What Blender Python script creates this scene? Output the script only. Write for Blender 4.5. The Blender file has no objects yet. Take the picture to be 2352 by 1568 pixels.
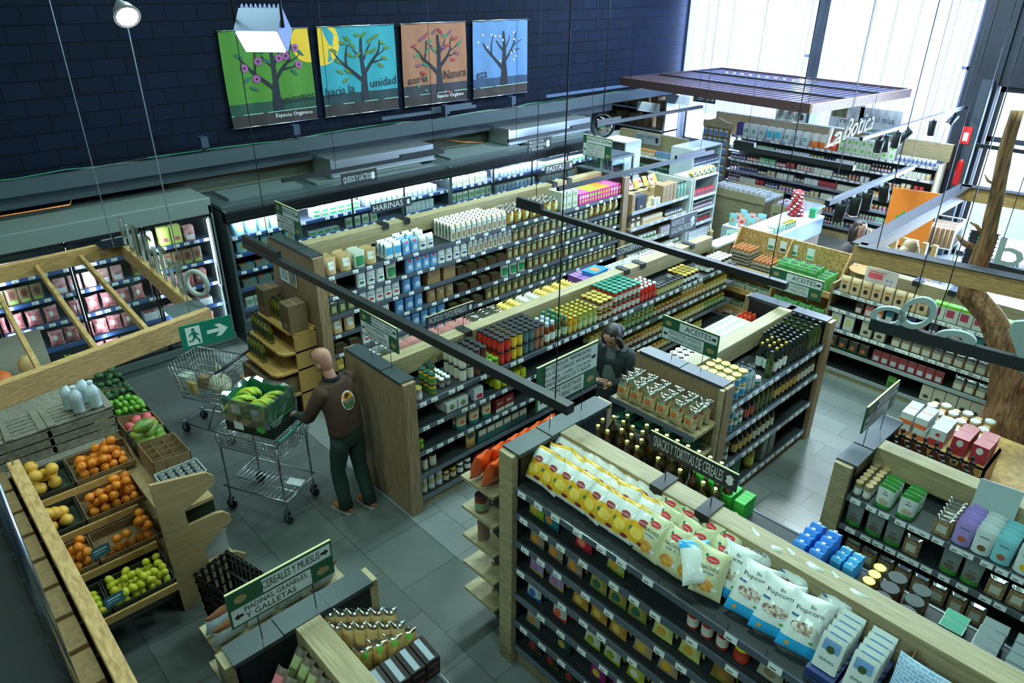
import bpy, math, random
from mathutils import Vector, Matrix
random.seed(7)
PI = math.pi
C = bpy.context.scene.collection
scn = bpy.context.scene
# ---------------------------------------------------------------- camera
cd = bpy.data.cameras.new('camera'); cam = bpy.data.objects.new('camera', cd); C.objects.link(cam)
R_ = [[0.6844059, 0.72907223, 0.00649969], [0.33449488, -0.30605609, -0.89131523], [-0.64784391, 0.61219552, -0.45333753]]
cam.matrix_world = Matrix(((R_[0][0], -R_[1][0], -R_[2][0], 0), (R_[0][1], -R_[1][1], -R_[2][1], 0), (R_[0][2], -R_[1][2], -R_[2][2], 4.7), (0, 0, 0, 1)))
cd.sensor_width = 36; cd.lens = 1631.62 / 2352 * 36; cd.clip_start = 0.02; cd.clip_end = 200
scn.camera = cam
# ---------------------------------------------------------------- world, exposure
w = bpy.data.worlds.new('World'); scn.world = w; w.use_nodes = True
bg = w.node_tree.nodes['Background']; bg.inputs[0].default_value = (0.42, 0.62, 1.0, 1); bg.inputs[1].default_value = 9.0
scn.view_settings.view_transform = 'Standard'; scn.view_settings.look = 'None'
scn.view_settings.gamma = 1; scn.view_settings.use_curve_mapping = False
scn.view_settings.exposure = 0.0
scn.cycles.use_denoising = True
scn.cycles.max_bounces = 6; scn.cycles.diffuse_bounces = 3; scn.cycles.glossy_bounces = 3
scn.cycles.transmission_bounces = 4; scn.cycles.transparent_max_bounces = 12
scn.cycles.caustics_reflective = False; scn.cycles.caustics_refractive = False
scn.cycles.sample_clamp_indirect = 4

def area(name, loc, size, power, color, rot=(0, 0, 0), spread=PI):
    l = bpy.data.lights.new(name, 'AREA'); l.shape = 'RECTANGLE'; l.size, l.size_y = size; l.energy = power; l.color = color
    l.spread = spread
    o = bpy.data.objects.new(name, l); o.location = loc; o.rotation_euler = rot; C.objects.link(o); return o
TEAL = (0.64, 1.0, 0.90)
# ceiling floodlights of the hall (above the frame)
for i, (x, y, p) in enumerate([(-8.0, 3.0, 105), (-8.0, 8.0, 140), (-5.0, 1.6, 85), (-5.0, 6.0, 170), (-5.0, 10.5, 420), (-2.0, 4.2, 110), (-1.0, 8.0, 260), (-8.0, 12.0, 620), (-4.5, 12.5, 420)]):
    area('ceiling_floodlight', (x, y, 6.5), (0.8, 0.8), p, TEAL if y < 9 else (0.68, 0.86, 1.0))
# unseen fill lights added over the mezzanine to brighten the dim shelf fronts
for x, y, p in ((-0.5, -2.6, 125), (-4.5, -2.6, 95), (2.5, 0.5, 80)):
    area('mezzanine_fill_light', (x, y, 6.2), (1.0, 1.0), p, TEAL, (0.75 if y < 0 else .3, 0, 0))
# daylight through the blinds (back wall) and through the glazed entrance
area('window_daylight', (-7.2, 16.6, 3.6), (6.2, 4.6), 7000, (0.52, 0.65, 1.0), (PI/2, 0, PI))
area('entrance_daylight', (-0.5, 17.2, 2.0), (6.5, 3.6), 4500, (0.5, 0.66, 1.0), (PI/2, 0, PI))
# led strips behind the door posts of the chillers
for y in (-.9, 0.05, .92, 1.8, 2.67, 3.3): area('chiller_led', (-9.39, y, 1.1), (1.6, .03), 7, (0.75, 0.88, 1.0), (0, PI/2, 0))
for y in (4.2, 5.4, 6.6, 7.8, 9.0, 10.2): area('chiller_led', (-9.27, y, 1.77), (.03, 1.1), 14, (0.75, 0.88, 1.0), (0, .55, 0))
sp_ = bpy.data.lights.new('track_spot_beam', 'SPOT'); sp_.energy = 260; sp_.spot_size = 1.0; sp_.spot_blend = .25; sp_.shadow_soft_size = .03; sp_.color = (0.85, 0.97, 1.0)
spo = bpy.data.objects.new('track_spot_beam', sp_); C.objects.link(spo); spo.location = (-2.9, 7.9, 2.45); spo.rotation_euler = (Vector((-2.9, 7.9, 2.45)) - Vector((-2.15, 6.2, 0))).to_track_quat('Z', 'Y').to_euler()
sun = bpy.data.lights.new('sun', 'SUN'); sun.energy = 6; sun.angle = 0.02; sun.color = (0.9, 0.95, 1.0)
so = bpy.data.objects.new('sun', sun); C.objects.link(so)
so.rotation_euler = Vector((0.25, 1.0, 0.75)).to_track_quat('Z', 'Y').to_euler()

# ---------------------------------------------------------------- materials
def lin(c):
    return tuple(((v / 255) / 12.92 if v / 255 <= 0.04045 else ((v / 255 + 0.055) / 1.055) ** 2.4) for v in c)
_m = {}
def M(rgb, rough=0.55, metal=0.0, emit=0, alpha=1, coat=0, name=None, spec=0.5):
    k = (rgb, rough, metal, emit, alpha, coat)
    if k in _m: return _m[k]
    m = bpy.data.materials.new(name or 'mat_%02x%02x%02x' % tuple(int(v) for v in rgb)); m.use_nodes = True
    b = m.node_tree.nodes['Principled BSDF']; c = lin(rgb)
    b.inputs['Base Color'].default_value = (*c, 1); b.inputs['Roughness'].default_value = rough; b.inputs['Metallic'].default_value = metal
    b.inputs['Specular IOR Level'].default_value = spec
    if emit: b.inputs['Emission Color'].default_value = (*c, 1); b.inputs['Emission Strength'].default_value = emit
    if coat: b.inputs['Coat Weight'].default_value = coat
    if alpha < 1: b.inputs['Alpha'].default_value = alpha
    _m[k] = m; return m
def nodes(m):
    return m.node_tree.nodes, m.node_tree.links
def film(name, tint, mixf, rough=0.08):
    """thin clear plastic or glass: mostly transparent with a sharp reflection"""
    m = bpy.data.materials.new(name); m.use_nodes = True; N, L = nodes(m); N.clear()
    o = N.new('ShaderNodeOutputMaterial'); t = N.new('ShaderNodeBsdfTransparent'); t.inputs[0].default_value = (*tint, 1)
    g = N.new('ShaderNodeBsdfGlossy'); g.inputs['Roughness'].default_value = rough; g.inputs[0].default_value = (0.9, 1, 1, 1)
    x = N.new('ShaderNodeMixShader'); x.inputs[0].default_value = mixf
    L.new(t.outputs[0], x.inputs[1]); L.new(g.outputs[0], x.inputs[2]); L.new(x.outputs[0], o.inputs[0]); return m
def wood(name, c1, c2, scale=(1, 1, 1), rough=0.6, grain=9):
    m = bpy.data.materials.new(name); m.use_nodes = True; N, L = nodes(m); b = N['Principled BSDF']
    tc = N.new('ShaderNodeTexCoord'); mp = N.new('ShaderNodeMapping'); mp.inputs['Scale'].default_value = scale
    n = N.new('ShaderNodeTexNoise'); n.inputs['Scale'].default_value = grain; n.inputs['Detail'].default_value = 8; n.inputs['Distortion'].default_value = 0.6
    r = N.new('ShaderNodeValToRGB'); r.color_ramp.elements[0].position = 0.3; r.color_ramp.elements[1].position = 0.7
    r.color_ramp.elements[0].color = (*lin(c1), 1); r.color_ramp.elements[1].color = (*lin(c2), 1)
    L.new(tc.outputs['Object'], mp.inputs[0]); L.new(mp.outputs[0], n.inputs[0]); L.new(n.outputs[0], r.inputs[0]); L.new(r.outputs[0], b.inputs['Base Color'])
    b.inputs['Roughness'].default_value = rough; return m
def mottled(name, c1, c2, scale=12, rough=0.7, bump=0.0, detail=6):
    m = bpy.data.materials.new(name); m.use_nodes = True; N, L = nodes(m); b = N['Principled BSDF']
    tc = N.new('ShaderNodeTexCoord'); n = N.new('ShaderNodeTexNoise'); n.inputs['Scale'].default_value = scale; n.inputs['Detail'].default_value = detail
    r = N.new('ShaderNodeValToRGB'); r.color_ramp.elements[0].position = 0.35; r.color_ramp.elements[1].position = 0.65
    r.color_ramp.elements[0].color = (*lin(c1), 1); r.color_ramp.elements[1].color = (*lin(c2), 1)
    L.new(tc.outputs['Object'], n.inputs[0]); L.new(n.outputs[0], r.inputs[0]); L.new(r.outputs[0], b.inputs['Base Color'])
    b.inputs['Roughness'].default_value = rough
    if bump:
        bp = N.new('ShaderNodeBump'); bp.inputs['Strength'].default_value = bump; L.new(n.outputs[0], bp.inputs['Height']); L.new(bp.outputs[0], b.inputs['Normal'])
    return m
def brickmat(name, c1, c2, mortar, bw, bh, off, rough, axes='XY', msize=0.006, bump=0.0, noise=0.5):
    m = bpy.data.materials.new(name); m.use_nodes = True; N, L = nodes(m); b = N['Principled BSDF']
    tc = N.new('ShaderNodeTexCoord'); sx = N.new('ShaderNodeSeparateXYZ'); cx = N.new('ShaderNodeCombineXYZ')
    L.new(tc.outputs['Object'], sx.inputs[0]); L.new(sx.outputs[axes[0]], cx.inputs[0]); L.new(sx.outputs[axes[1]], cx.inputs[1])
    k = N.new('ShaderNodeTexBrick'); k.offset = off; k.inputs['Scale'].default_value = 1; k.inputs['Mortar Size'].default_value = msize
    k.inputs['Brick Width'].default_value = bw; k.inputs['Row Height'].default_value = bh; k.inputs['Bias'].default_value = 0
    k.inputs['Color1'].default_value = (*lin(c1), 1); k.inputs['Color2'].default_value = (*lin(c2), 1); k.inputs['Mortar'].default_value = (*lin(mortar), 1)
    L.new(cx.outputs[0], k.inputs['Vector'])
    n = N.new('ShaderNodeTexNoise'); n.inputs['Scale'].default_value = 2.2; n.inputs['Detail'].default_value = 7; L.new(cx.outputs[0], n.inputs[0])
    r = N.new('ShaderNodeMapRange'); r.inputs[1].default_value = 0.3; r.inputs[2].default_value = 0.7; r.inputs[3].default_value = 1 - noise; r.inputs[4].default_value = 1 + noise * .35
    L.new(n.outputs[0], r.inputs[0])
    x = N.new('ShaderNodeVectorMath'); x.operation = 'SCALE'; L.new(k.outputs['Color'], x.inputs[0]); L.new(r.outputs[0], x.inputs['Scale'])
    L.new(x.outputs[0], b.inputs['Base Color']); b.inputs['Roughness'].default_value = rough; b.inputs['Specular IOR Level'].default_value = .15 if rough > .6 else .5
    if bump:
        bp = N.new('ShaderNodeBump'); bp.inputs['Strength'].default_value = bump; bp.invert = True; bp.inputs['Distance'].default_value = 0.01
        L.new(k.outputs['Fac'], bp.inputs['Height']); L.new(bp.outputs[0], b.inputs['Normal'])
    return m
OAK = wood('oak_laminate', (132, 118, 88), (178, 164, 126), (1.2, 1.2, 12), 0.5)       # horizontal boards along x or y
OAKH = wood('oak_laminate_long', (136, 122, 90), (172, 158, 120), (0.5, 9, 11), 0.5)
OAKV = wood('oak_laminate_upright', (112, 90, 66), (158, 132, 98), (9, 9, 0.5), 0.5)
PINE = wood('pine_wood', (164, 122, 70), (206, 164, 102), (2, 2, 9), 0.55)
PINEX = wood('pine_beam', (150, 112, 66), (204, 164, 110), (1.5, 6, 14), 0.6)
GREYWOOD = wood('weathered_crate_wood', (112, 108, 96), (160, 154, 138), (3, 12, 3), 0.8)
PLY = wood('birch_ply', (160, 132, 92), (178, 150, 108), (1, 1.2, 5), 0.6, 5)
OSB = mottled('osb_board', (150, 112, 62), (206, 166, 108), 30, 0.6)
BARK = wood('tree_trunk_wood', (66, 46, 32), (160, 116, 78), (12, 12, 1.4), 0.85, 3)
CARD = mottled('cardboard', (128, 102, 70), (146, 118, 82), 6, 0.85)
CARDD = mottled('dark_cardboard', (38, 48, 40), (58, 64, 52), 8, 0.7)
BLACK = M((22, 26, 27), 0.35); BLACKM = M((34, 38, 40), 0.45, 0.3); DARKP = M((34, 40, 42), 0.6)
CAPM = M((58, 68, 72), 0.4, 0.2); STEEL = M((170, 178, 180), 0.25, 1.0); WHITE = M((225, 232, 232), 0.5); PAPER = M((215, 222, 222), 0.6)
DUCT = M((190, 198, 200), 0.32, 0.9); GREYM = M((120, 134, 130), 0.45, 0.2); RAILM = M((88, 96, 108), 0.2, 0.1, coat=0.5)
RAILB = M((60, 86, 140), 0.3); GREENB = M((30, 84, 56), 0.5); INK = M((18, 20, 20), 0.6); GOLD = M((206, 186, 96), 0.25, 0.8)
GLASS = film('clear_glass', (0.93, 0.98, 0.98), 0.10); PLASTIC = film('clear_plastic_film', (0.90, 0.95, 0.95), 0.30, 0.15)
WRAP = film('clear_wrap', (0.94, 0.97, 0.97), 0.42, 0.22)

# ---------------------------------------------------------------- mesh building
_txt = {}
def text_geo(s):
    if s in _txt: return _txt[s]
    cu = bpy.data.curves.new('t', 'FONT'); cu.body = s; cu.resolution_u = 2; cu.fill_mode = 'FRONT' if False else 'BOTH'; cu.extrude = 0
    o = bpy.data.objects.new('t', cu); C.objects.link(o)
    me = bpy.data.meshes.new_from_object(o.evaluated_get(bpy.context.evaluated_depsgraph_get()))
    vs = [v.co.copy() for v in me.vertices]; fs = [tuple(p.vertices) for p in me.polygons]
    bpy.data.objects.remove(o); bpy.data.curves.remove(cu); bpy.data.meshes.remove(me)
    x0 = min(v.x for v in vs); x1 = max(v.x for v in vs); y0 = min(v.y for v in vs); y1 = max(v.y for v in vs)
    g = ([((v.x - x0) / (x1 - x0), (v.y - y0) / (y1 - y0)) for v in vs], fs, (x1 - x0) / (y1 - y0)); _txt[s] = g; return g
class MB:
    def __init__(s): s.v = []; s.f = []; s.m = []; s.s = []
    def add(s, vs, fs, m=0, sm=False):
        o = len(s.v); s.v += [tuple(v) for v in vs]
        for i, f in enumerate(fs):
            s.f.append(tuple(a + o for a in f)); s.m.append(m[i] if isinstance(m, list) else m); s.s.append(sm)
        return s
    def box(s, x0, x1, y0, y1, z0, z1, m=0, xf=None):
        vs = [(x, y, z) for z in (z0, z1) for y in (y0, y1) for x in (x0, x1)]
        if xf: vs = [xf(Vector(v)) for v in vs]
        return s.add(vs, [(0, 2, 3, 1), (4, 5, 7, 6), (0, 1, 5, 4), (2, 6, 7, 3), (0, 4, 6, 2), (1, 3, 7, 5)], m)
    def lathe(s, prof, n=12, m=0, c=(0, 0, 0), caps=True, xf=None, sm=True):
        vs = []; fs = []; ms = []
        for r, z in prof:
            for i in range(n): a = 2 * PI * i / n; vs.append((c[0] + r * math.cos(a), c[1] + r * math.sin(a), c[2] + z))
        if xf: vs = [xf(Vector(v)) for v in vs]
        for j in range(len(prof) - 1):
            for i in range(n):
                k = (i + 1) % n; fs.append((j * n + i, j * n + k, (j + 1) * n + k, (j + 1) * n + i)); ms.append(m[j] if isinstance(m, list) else m)
        s.add(vs, fs, ms, sm)
        if caps:
            o = len(s.v) - len(vs)
            s.f.append(tuple(o + i for i in reversed(range(n)))); s.m.append(ms[0]); s.s.append(False)
            s.f.append(tuple(o + (len(prof) - 1) * n + i for i in range(n))); s.m.append(ms[-1]); s.s.append(False)
        return s
    def tube(s, pts, r, n=6, m=0, closed=False):
        pts = [Vector(p) for p in pts]; rs = r if isinstance(r, (list, tuple)) else [r] * len(pts); vs = []; fs = []
        up = None
        for i, p in enumerate(pts):
            d = ((pts[(i + 1) % len(pts)] if closed else pts[min(i + 1, len(pts) - 1)]) - (pts[i - 1] if (closed or i) else pts[0]))
            if d.length < 1e-9: d = Vector((0, 0, 1))
            d.normalize()
            if up is None: up = Vector((0, 0, 1)) if abs(d.z) < .9 else Vector((1, 0, 0))
            a = d.cross(up)
            if a.length < 1e-4: a = d.cross(Vector((0, 1, 0.1)))
            a.normalize(); b = a.cross(d).normalized(); up = b
            for k in range(n): t = 2 * PI * k / n; vs.append(p + (a * math.cos(t) + b * math.sin(t)) * rs[i])
        L = len(pts); 
        for j in range(L if closed else L - 1):
            for k in range(n):
                k2 = (k + 1) % n; j2 = (j + 1) % L; fs.append((j * n + k, j2 * n + k, j2 * n + k2, j * n + k2))
        if not closed: fs.append(tuple(range(n))); fs.append(tuple(reversed(range((L - 1) * n, L * n))))
        return s.add(vs, fs, m, True)
    def ball(s, c, r, n=12, k=8, m=0, xf=None):
        r = r if isinstance(r, (list, tuple)) else (r, r, r)
        pr = [(math.sin(PI * j / k), -math.cos(PI * j / k)) for j in range(k + 1)]
        pr[0] = (.001, -1); pr[-1] = (.001, 1)
        f = lambda v: (Vector((c[0] + v[0] * r[0], c[1] + v[1] * r[1], c[2] + v[2] * r[2])))
        g = (lambda v: xf(f(v))) if xf else f
        return s.lathe(pr, n, m, xf=g, caps=False)
    def text(s, t, x0, z0, w_, h, y=0, m=0, fn=None):
        vs, fs, asp = text_geo(t)
        pts = [(x0 + a * w_, y, z0 + b * h) for a, b in vs]
        if fn: pts = [fn(p) for p in pts]
        return s.add(pts, [tuple(reversed(f)) if False else f for f in fs], m)
    def poly(s, pts, m=0): return s.add(pts, [tuple(range(len(pts)))], m)
    def prism(s, pts, y0, y1, m=0):
        """outline in x,z extruded from y0 to y1"""
        n = len(pts); vs = [(p[0], y0, p[1]) for p in pts] + [(p[0], y1, p[1]) for p in pts]
        fs = [tuple(range(n)), tuple(reversed(range(n, 2 * n)))] + [(i, n + i, n + (i + 1) % n, (i + 1) % n) for i in range(n)]
        return s.add(vs, fs, m)
    def xform(s, fn):
        s.v = [tuple(fn(Vector(v))) for v in s.v]; return s
    def mesh(s, name, mats):
        me = bpy.data.meshes.new(name); me.from_pydata(s.v, [], s.f)
        for m in (mats if isinstance(mats, (list, tuple)) else [mats]): me.materials.append(m)
        me.polygons.foreach_set('material_index', s.m); me.polygons.foreach_set('use_smooth', s.s); me.update(); return me
def obj(name, data, parent=None, loc=(0, 0, 0), rot=(0, 0, 0)):
    o = bpy.data.objects.new(name, data); C.objects.link(o); o.location = loc; o.rotation_euler = rot
    if parent is not None: o.parent = parent
    return o
_seen = {}
def tag(o, label, cat, group=None, kind=None):
    o['label'] = label; o['category'] = cat
    if group: o['group'] = group
    if kind: o['kind'] = kind
    return o
def thing(name, label, cat, loc=(0, 0, 0), rz=0, group=None):
    return tag(obj(name, None, None, loc, (0, 0, rz)), label, cat, group)
def part(name, mb, mats, parent, loc=(0, 0, 0), rot=(0, 0, 0), bevel=0):
    o = obj(name, mb.mesh(name, mats), parent, loc, rot)
    if bevel:
        b = o.modifiers.new('b', 'BEVEL'); b.width = bevel; b.segments = 2; b.limit_method = 'ANGLE'
    return o
def struct(name, mb, mats, label=None):
    o = obj(name, mb.mesh(name, mats)); o['kind'] = 'structure'; return o
ORD = ['front', 'second', 'third', 'fourth', 'fifth', 'sixth', 'seventh', 'eighth', 'ninth', 'tenth']
def nth(i):
    b = ['first', 'second', 'third', 'fourth', 'fifth', 'sixth', 'seventh', 'eighth', 'ninth', 'tenth', 'eleventh', 'twelfth', 'thirteenth', 'fourteenth', 'fifteenth', 'sixteenth', 'seventeenth', 'eighteenth', 'nineteenth']
    if i < 19: return b[i]
    t = ['twentieth', 'thirtieth', 'fortieth', 'fiftieth', 'sixtieth', 'seventieth', 'eightieth', 'ninetieth']; s = ['twenty', 'thirty', 'forty', 'fifty', 'sixty', 'seventy', 'eighty', 'ninety']
    n = i + 1; q = (n // 10) - 2
    return t[q] if n % 10 == 0 else s[q] + '-' + b[n % 10 - 1]
# ---------------------------------------------------------------- goods
class Spec:
    def __init__(s, name, cat, parts, w_, d, h): s.name = name; s.cat = cat; s.parts = parts; s.w = w_; s.d = d; s.h = h
def place(sp, loc, rz=0, label='', group=None, tilt=0, sc=1, rot=None, cat=None):
    _seen[label] = _seen.get(label, 0) + 1
    p = sp.parts[0]; o = bpy.data.objects.new(sp.name, p[1]); C.objects.link(o); o.location = loc
    o.rotation_euler = rot if rot else (tilt, 0, rz)
    if sc != 1: o.scale = sc if isinstance(sc, tuple) else (sc, sc, sc)
    o['label'] = label; o['category'] = cat or sp.cat
    if group: o['group'] = group
    for q in sp.parts[1:]:
        c = bpy.data.objects.new(q[0], q[1]); C.objects.link(c); c.parent = o
    return o
def jar(name, cat, r, h, body, lid, label=None, lidh=.018, neck=.92, fill=None, n=14, lab2=None):
    a = MB(); t = h - lidh
    zs = [(r * .93, 0), (r, .006), (r, t * .2), (r, t * .72), (r, t * .84), (r * neck, t * .95), (r * neck, t)]
    ml = [0, 0, 1 if label else 0, 0, 0, 0]
    if lab2: ml[0] = ml[1] = 2
    a.lathe(zs, n, ml)
    l = MB().lathe([(r * neck * 1.03, t), (r * neck * 1.07, t + .003), (r * neck * 1.07, h - .003), (r * neck * 1.0, h)], n)
    mats = [body, label or body] + ([lab2] if lab2 else [])
    return Spec(name, cat, [(name, a.mesh(name, mats)), ('lid', l.mesh('lid', lid))], 2 * r, 2 * r, h)
def bottle(name, cat, r, h, body, cap, label=None, neck=.34, sh=.62, n=12, capn='cap', caph=.025, square=False):
    a = MB(); t = h - caph; rn = r * neck
    zs = [(r * .92, 0), (r, .008), (r, h * .15), (r, h * (sh - .12)), (r, h * sh), (r * .85, h * (sh + .07)), (rn * 1.25, h * (sh + .16)), (rn, h * (sh + .24)), (rn, t)]
    if square: n = 4
    a.lathe(zs, n, [0, 0, 1 if label else 0, 0, 0, 0, 0, 0], sm=not square)
    if square: a.xform(lambda v: Matrix.Rotation(PI/4, 3, 'Z') @ v)
    c = MB().lathe([(rn * 1.12, t), (rn * 1.2, t + .002), (rn * 1.2, h - .002), (rn * 1.05, h)], max(n, 8))
    return Spec(name, cat, [(name, a.mesh(name, [body, label or body])), (capn, c.mesh(capn, cap))], 2 * r, 2 * r, h)
def surf(style, W, H, D, seed=0):
    rr = random.Random(seed); a1, a2, a3, a4 = [rr.uniform(0, 6) for _ in range(4)]; k1 = rr.uniform(.6, 1.2)
    def f(u, v, side, off=0):
        if style == 'pillow':
            e = max(0, 1 - abs(u) ** 3.2) ** .6; t = D / 2 * e * max(0, math.sin(PI * min(1, max(0, v)))) ** .5
            x = W / 2 * u * (1 - .10 * math.sin(PI * v)); z = H * v
            t *= 1 + .10 * math.sin(5 * u + a1) * math.sin(7 * v + a2) + .05 * math.sin(13 * u + a3 + 9 * v)
            z += .02 * H * math.sin(2.6 * u + a4) * (v ** 3) * k1 + (abs(u) ** 3) * .03 * H * v
            y = -side * t + (.10 * D * math.sin(3.5 * u + a1) * (v > .93)) 
        elif style == 'pouch':
            e = max(0, 1 - abs(u) ** 2.5) ** .55; t = D / 2 * e * (max(0, 1 - v) ** .75) * (1 if v > .04 else .9)
            x = W / 2 * u * (1 - .05 * (1 - v) - .02 * math.sin(PI * v)); z = H * v
            t *= 1 + .06 * math.sin(4 * u + a1) * math.sin(6 * v + a2)
            z += .012 * H * math.sin(3 * u + a4) * v ** 3; y = -side * t + .06 * D * math.sin(2.5 * u + a3) * v
        else:  # block: folded paper pack
            e = min(1, (1 - abs(u)) * 6 + .55); k = 1 if v < .8 else max(0.06, 1 - (v - .8) * 4.6)
            t = D / 2 * e * k; x = W / 2 * u; z = H * (v if v < .8 else .8 + (v - .8) * .9); t *= 1 + .04 * math.sin(6 * v + a1 + 3 * u); y = -side * t
        return Vector((x, y - side * off, z))
    return f
def pack(name, cat, style, W, H, D, zones, decals=(), seed=0, nu=8, nv=9, mats=None, extra=None):
    """zones: [(v_top, material_index)...]; decals: ('e',u,v,ru,rv,m) ('r',u0,u1,v0,v1,m) ('t',text,u0,u1,v0,v1,m)"""
    f = surf(style, W, H, D, seed); a = MB()
    vv = sorted(set([i / nv for i in range(nv + 1)] + [.03, .97] + [z[0] for z in zones if z[0] < 1])); uu = [-1 + 2 * i / nu for i in range(nu + 1)]
    def zm(v):
        for t, m in zones:
            if v <= t + 1e-6: return m
        return zones[-1][1]
    for side in (1, -1):
        vs = [f(u, v, side) for v in vv for u in uu]; fs = []; ms = []; n = len(uu)
        for j in range(len(vv) - 1):
            for i in range(n - 1):
                q = (j * n + i, j * n + i + 1, (j + 1) * n + i + 1, (j + 1) * n + i); fs.append(q if side == 1 else q[::-1]); ms.append(zm((vv[j] + vv[j + 1]) / 2))
        a.add(vs, fs, ms, True)
    vs = [f(u, 0, s) for s in (1, -1) for u in uu]; n = len(uu)
    a.add(vs, [(i, n + i, n + i + 1, i + 1) for i in range(n - 1)], zm(0))
    if extra: extra(a, f)
    for d in decals:
        if d[0] == 'e':
            _, u0, v0, ru, rv, m = d; vs = [f(u0, v0, 1, .0022)]; fs = []
            for r in (.5, 1):
                for k in range(14): t = 2 * PI * k / 14; vs.append(f(u0 + ru * r * math.cos(t), v0 + rv * r * math.sin(t), 1, .0022))
            for k in range(14):
                k2 = (k + 1) % 14; fs.append((0, 1 + k, 1 + k2)); fs.append((1 + k, 15 + k, 15 + k2, 1 + k2))
            a.add(vs, fs, m, True)
        elif d[0] == 'r':
            _, u0, u1, v0, v1, m = d; vs = []; fs = []
            for j in range(5):
                for i in range(5): vs.append(f(u0 + (u1 - u0) * i / 4, v0 + (v1 - v0) * j / 4, 1, .002))
            for j in range(4):
                for i in range(4): fs.append((j * 5 + i, j * 5 + i + 1, j * 5 + i + 6, j * 5 + i + 5))
            a.add(vs, fs, m, True)
        else:
            _, s, u0, u1, v0, v1, m = d; a.text(s, u0, v0, u1 - u0, v1 - v0, 0, m, fn=lambda p: f(p[0], p[2], 1, .0034))
    return Spec(name, cat, [(name, a.mesh(name, mats))], W, D, H)
def carton(name, cat, W, H, D, mats, decals=(), kind='box', seed=0):
    """box pack. mats[0] body; decals on the front: ('r',x0,x1,z0,z1,m) ('e',x,z,rx,rz,m) ('t',s,x0,x1,z0,z1,m) in 0..1; 'T..' the same on the top (x,y)"""
    a = MB()
    if kind == 'gable':
        a.box(-W/2, W/2, -D/2, D/2, 0, H * .86)
        z = H * .86; a.add([(-W/2, -D/2, z), (W/2, -D/2, z), (W/2, D/2, z), (-W/2, D/2, z), (-W/2, D*.25, H), (W/2, D*.25, H)], [(0, 1, 5, 4), (2, 3, 4, 5), (1, 2, 5), (3, 0, 4)], 0)
        c = MB().lathe([(W * .17, 0), (W * .17, H * .07), (W * .15, H * .075)], 10); c.xform(lambda v: Matrix.Rotation(.35, 3, 'X') @ v + Vector((0, -D * .08, H * .915)))
    else:
        a.box(-W/2, W/2, -D/2, D/2, 0, H)
        if kind == 'box':   # flap line
            a.box(-W/2 + .001, W/2 - .001, -D * .04, D * .0, H, H + .0008, len(mats) - 1)
    fy = -D/2 - .0008
    for d in decals:
        k = d[0]; X = lambda t: (t - .5) * W; Z = lambda t: t * H
        if k == 'r': a.add([(X(d[1]), fy, Z(d[3])), (X(d[2]), fy, Z(d[3])), (X(d[2]), fy, Z(d[4])), (X(d[1]), fy, Z(d[4]))], [(0, 1, 2, 3)], d[5])
        elif k == 'e': a.poly([(X(d[1]) + d[3] * W * math.cos(t * PI / 8), fy - .0006, Z(d[2]) + d[4] * H * math.sin(t * PI / 8)) for t in range(16)], d[5])
        elif k == 't': a.text(d[1], X(d[2]), Z(d[4]), (d[3] - d[2]) * W, (d[5] - d[4]) * H, fy - .0012, d[6])
        elif k == 'Tr': Y = lambda t: (t - .5) * D; a.add([(X(d[1]), Y(d[3]), H + .001), (X(d[2]), Y(d[3]), H + .001), (X(d[2]), Y(d[4]), H + .001), (X(d[1]), Y(d[4]), H + .001)], [(0, 1, 2, 3)], d[5])
    ps = [(name, a.mesh(name, mats))]
    if kind == 'gable': ps.append(('cap', c.mesh('cap', WHITE)))
    return Spec(name, cat, ps, W, D, H)
# ---------------------------------------------------------------- gondolas
class Gon:
    def __init__(s, org, a, L, W, place_name): s.o = org; s.a = a; s.L = L; s.W = W; s.pn = place_name
    def wp(s, x, y): c, n = math.cos(s.a), math.sin(s.a); return (s.o[0] + c * x - n * y, s.o[1] + n * x + c * y)
SN = ['top', 'second', 'third', 'fourth', 'fifth', 'sixth', 'bottom']
def shelf_parts(root, levels, x0, x1, y0, y1, rail, tagstep, side=1, shelfm=None, tagm=PAPER, guard=False, tagw=.074, skip=0, tray=None, maxtags=96):
    """side=1: front edge at y0 faces -y; side=-1: front edge at y1 faces +y"""
    tm = MB().box(-tagw/2, tagw/2, -.0015, .0015, -.020, .020, 0); tm.add([(-tagw*.35, -.0022, -.010), (tagw*.1, -.0022, -.010), (tagw*.1, -.0022, -.003), (-tagw*.35, -.0022, -.003)], [(0, 1, 2, 3)], 1)
    tme = tm.mesh('price_tag', [tagm, DARKP]); n = 0
    for i, z in enumerate(levels):
        m = MB().box(x0, x1, y0, y1, z - .025, z)
        sh = part('shelf', m, shelfm or DARKP, root)
        fy = y0 if side == 1 else y1; s_ = -side
        r = MB().box(x0, x1, min(fy, fy + s_ * .014), max(fy, fy + s_ * .014), z - .042, z + .004); part('price_rail', r, rail, sh)
        if guard:
            g = MB()
            for k in (.02, .04): g.tube([(x0 + .02, fy - s_ * .01, z + k), (x1 - .02, fy - s_ * .01, z + k)], .0022, 4)
            x = x0 + .05
            while x < x1: g.tube([(x, fy - s_ * .01, z), (x, fy - s_ * .01, z + .042)], .002, 4); x += .22
            part('wire_guard', g, BLACK, sh)
        x = x0 + .07 + .02 * (i % 3)
        while x < x1 - .05 and n < maxtags:
            if random.random() > skip:
                o = obj('price_tag', tme, sh, (x, fy + s_ * .0165, z - .016), (-.12 * side, 0, 0 if side == 1 else PI)); n += 1
            x += tagstep * random.choice((.8, 1, 1, 1.3))
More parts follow.
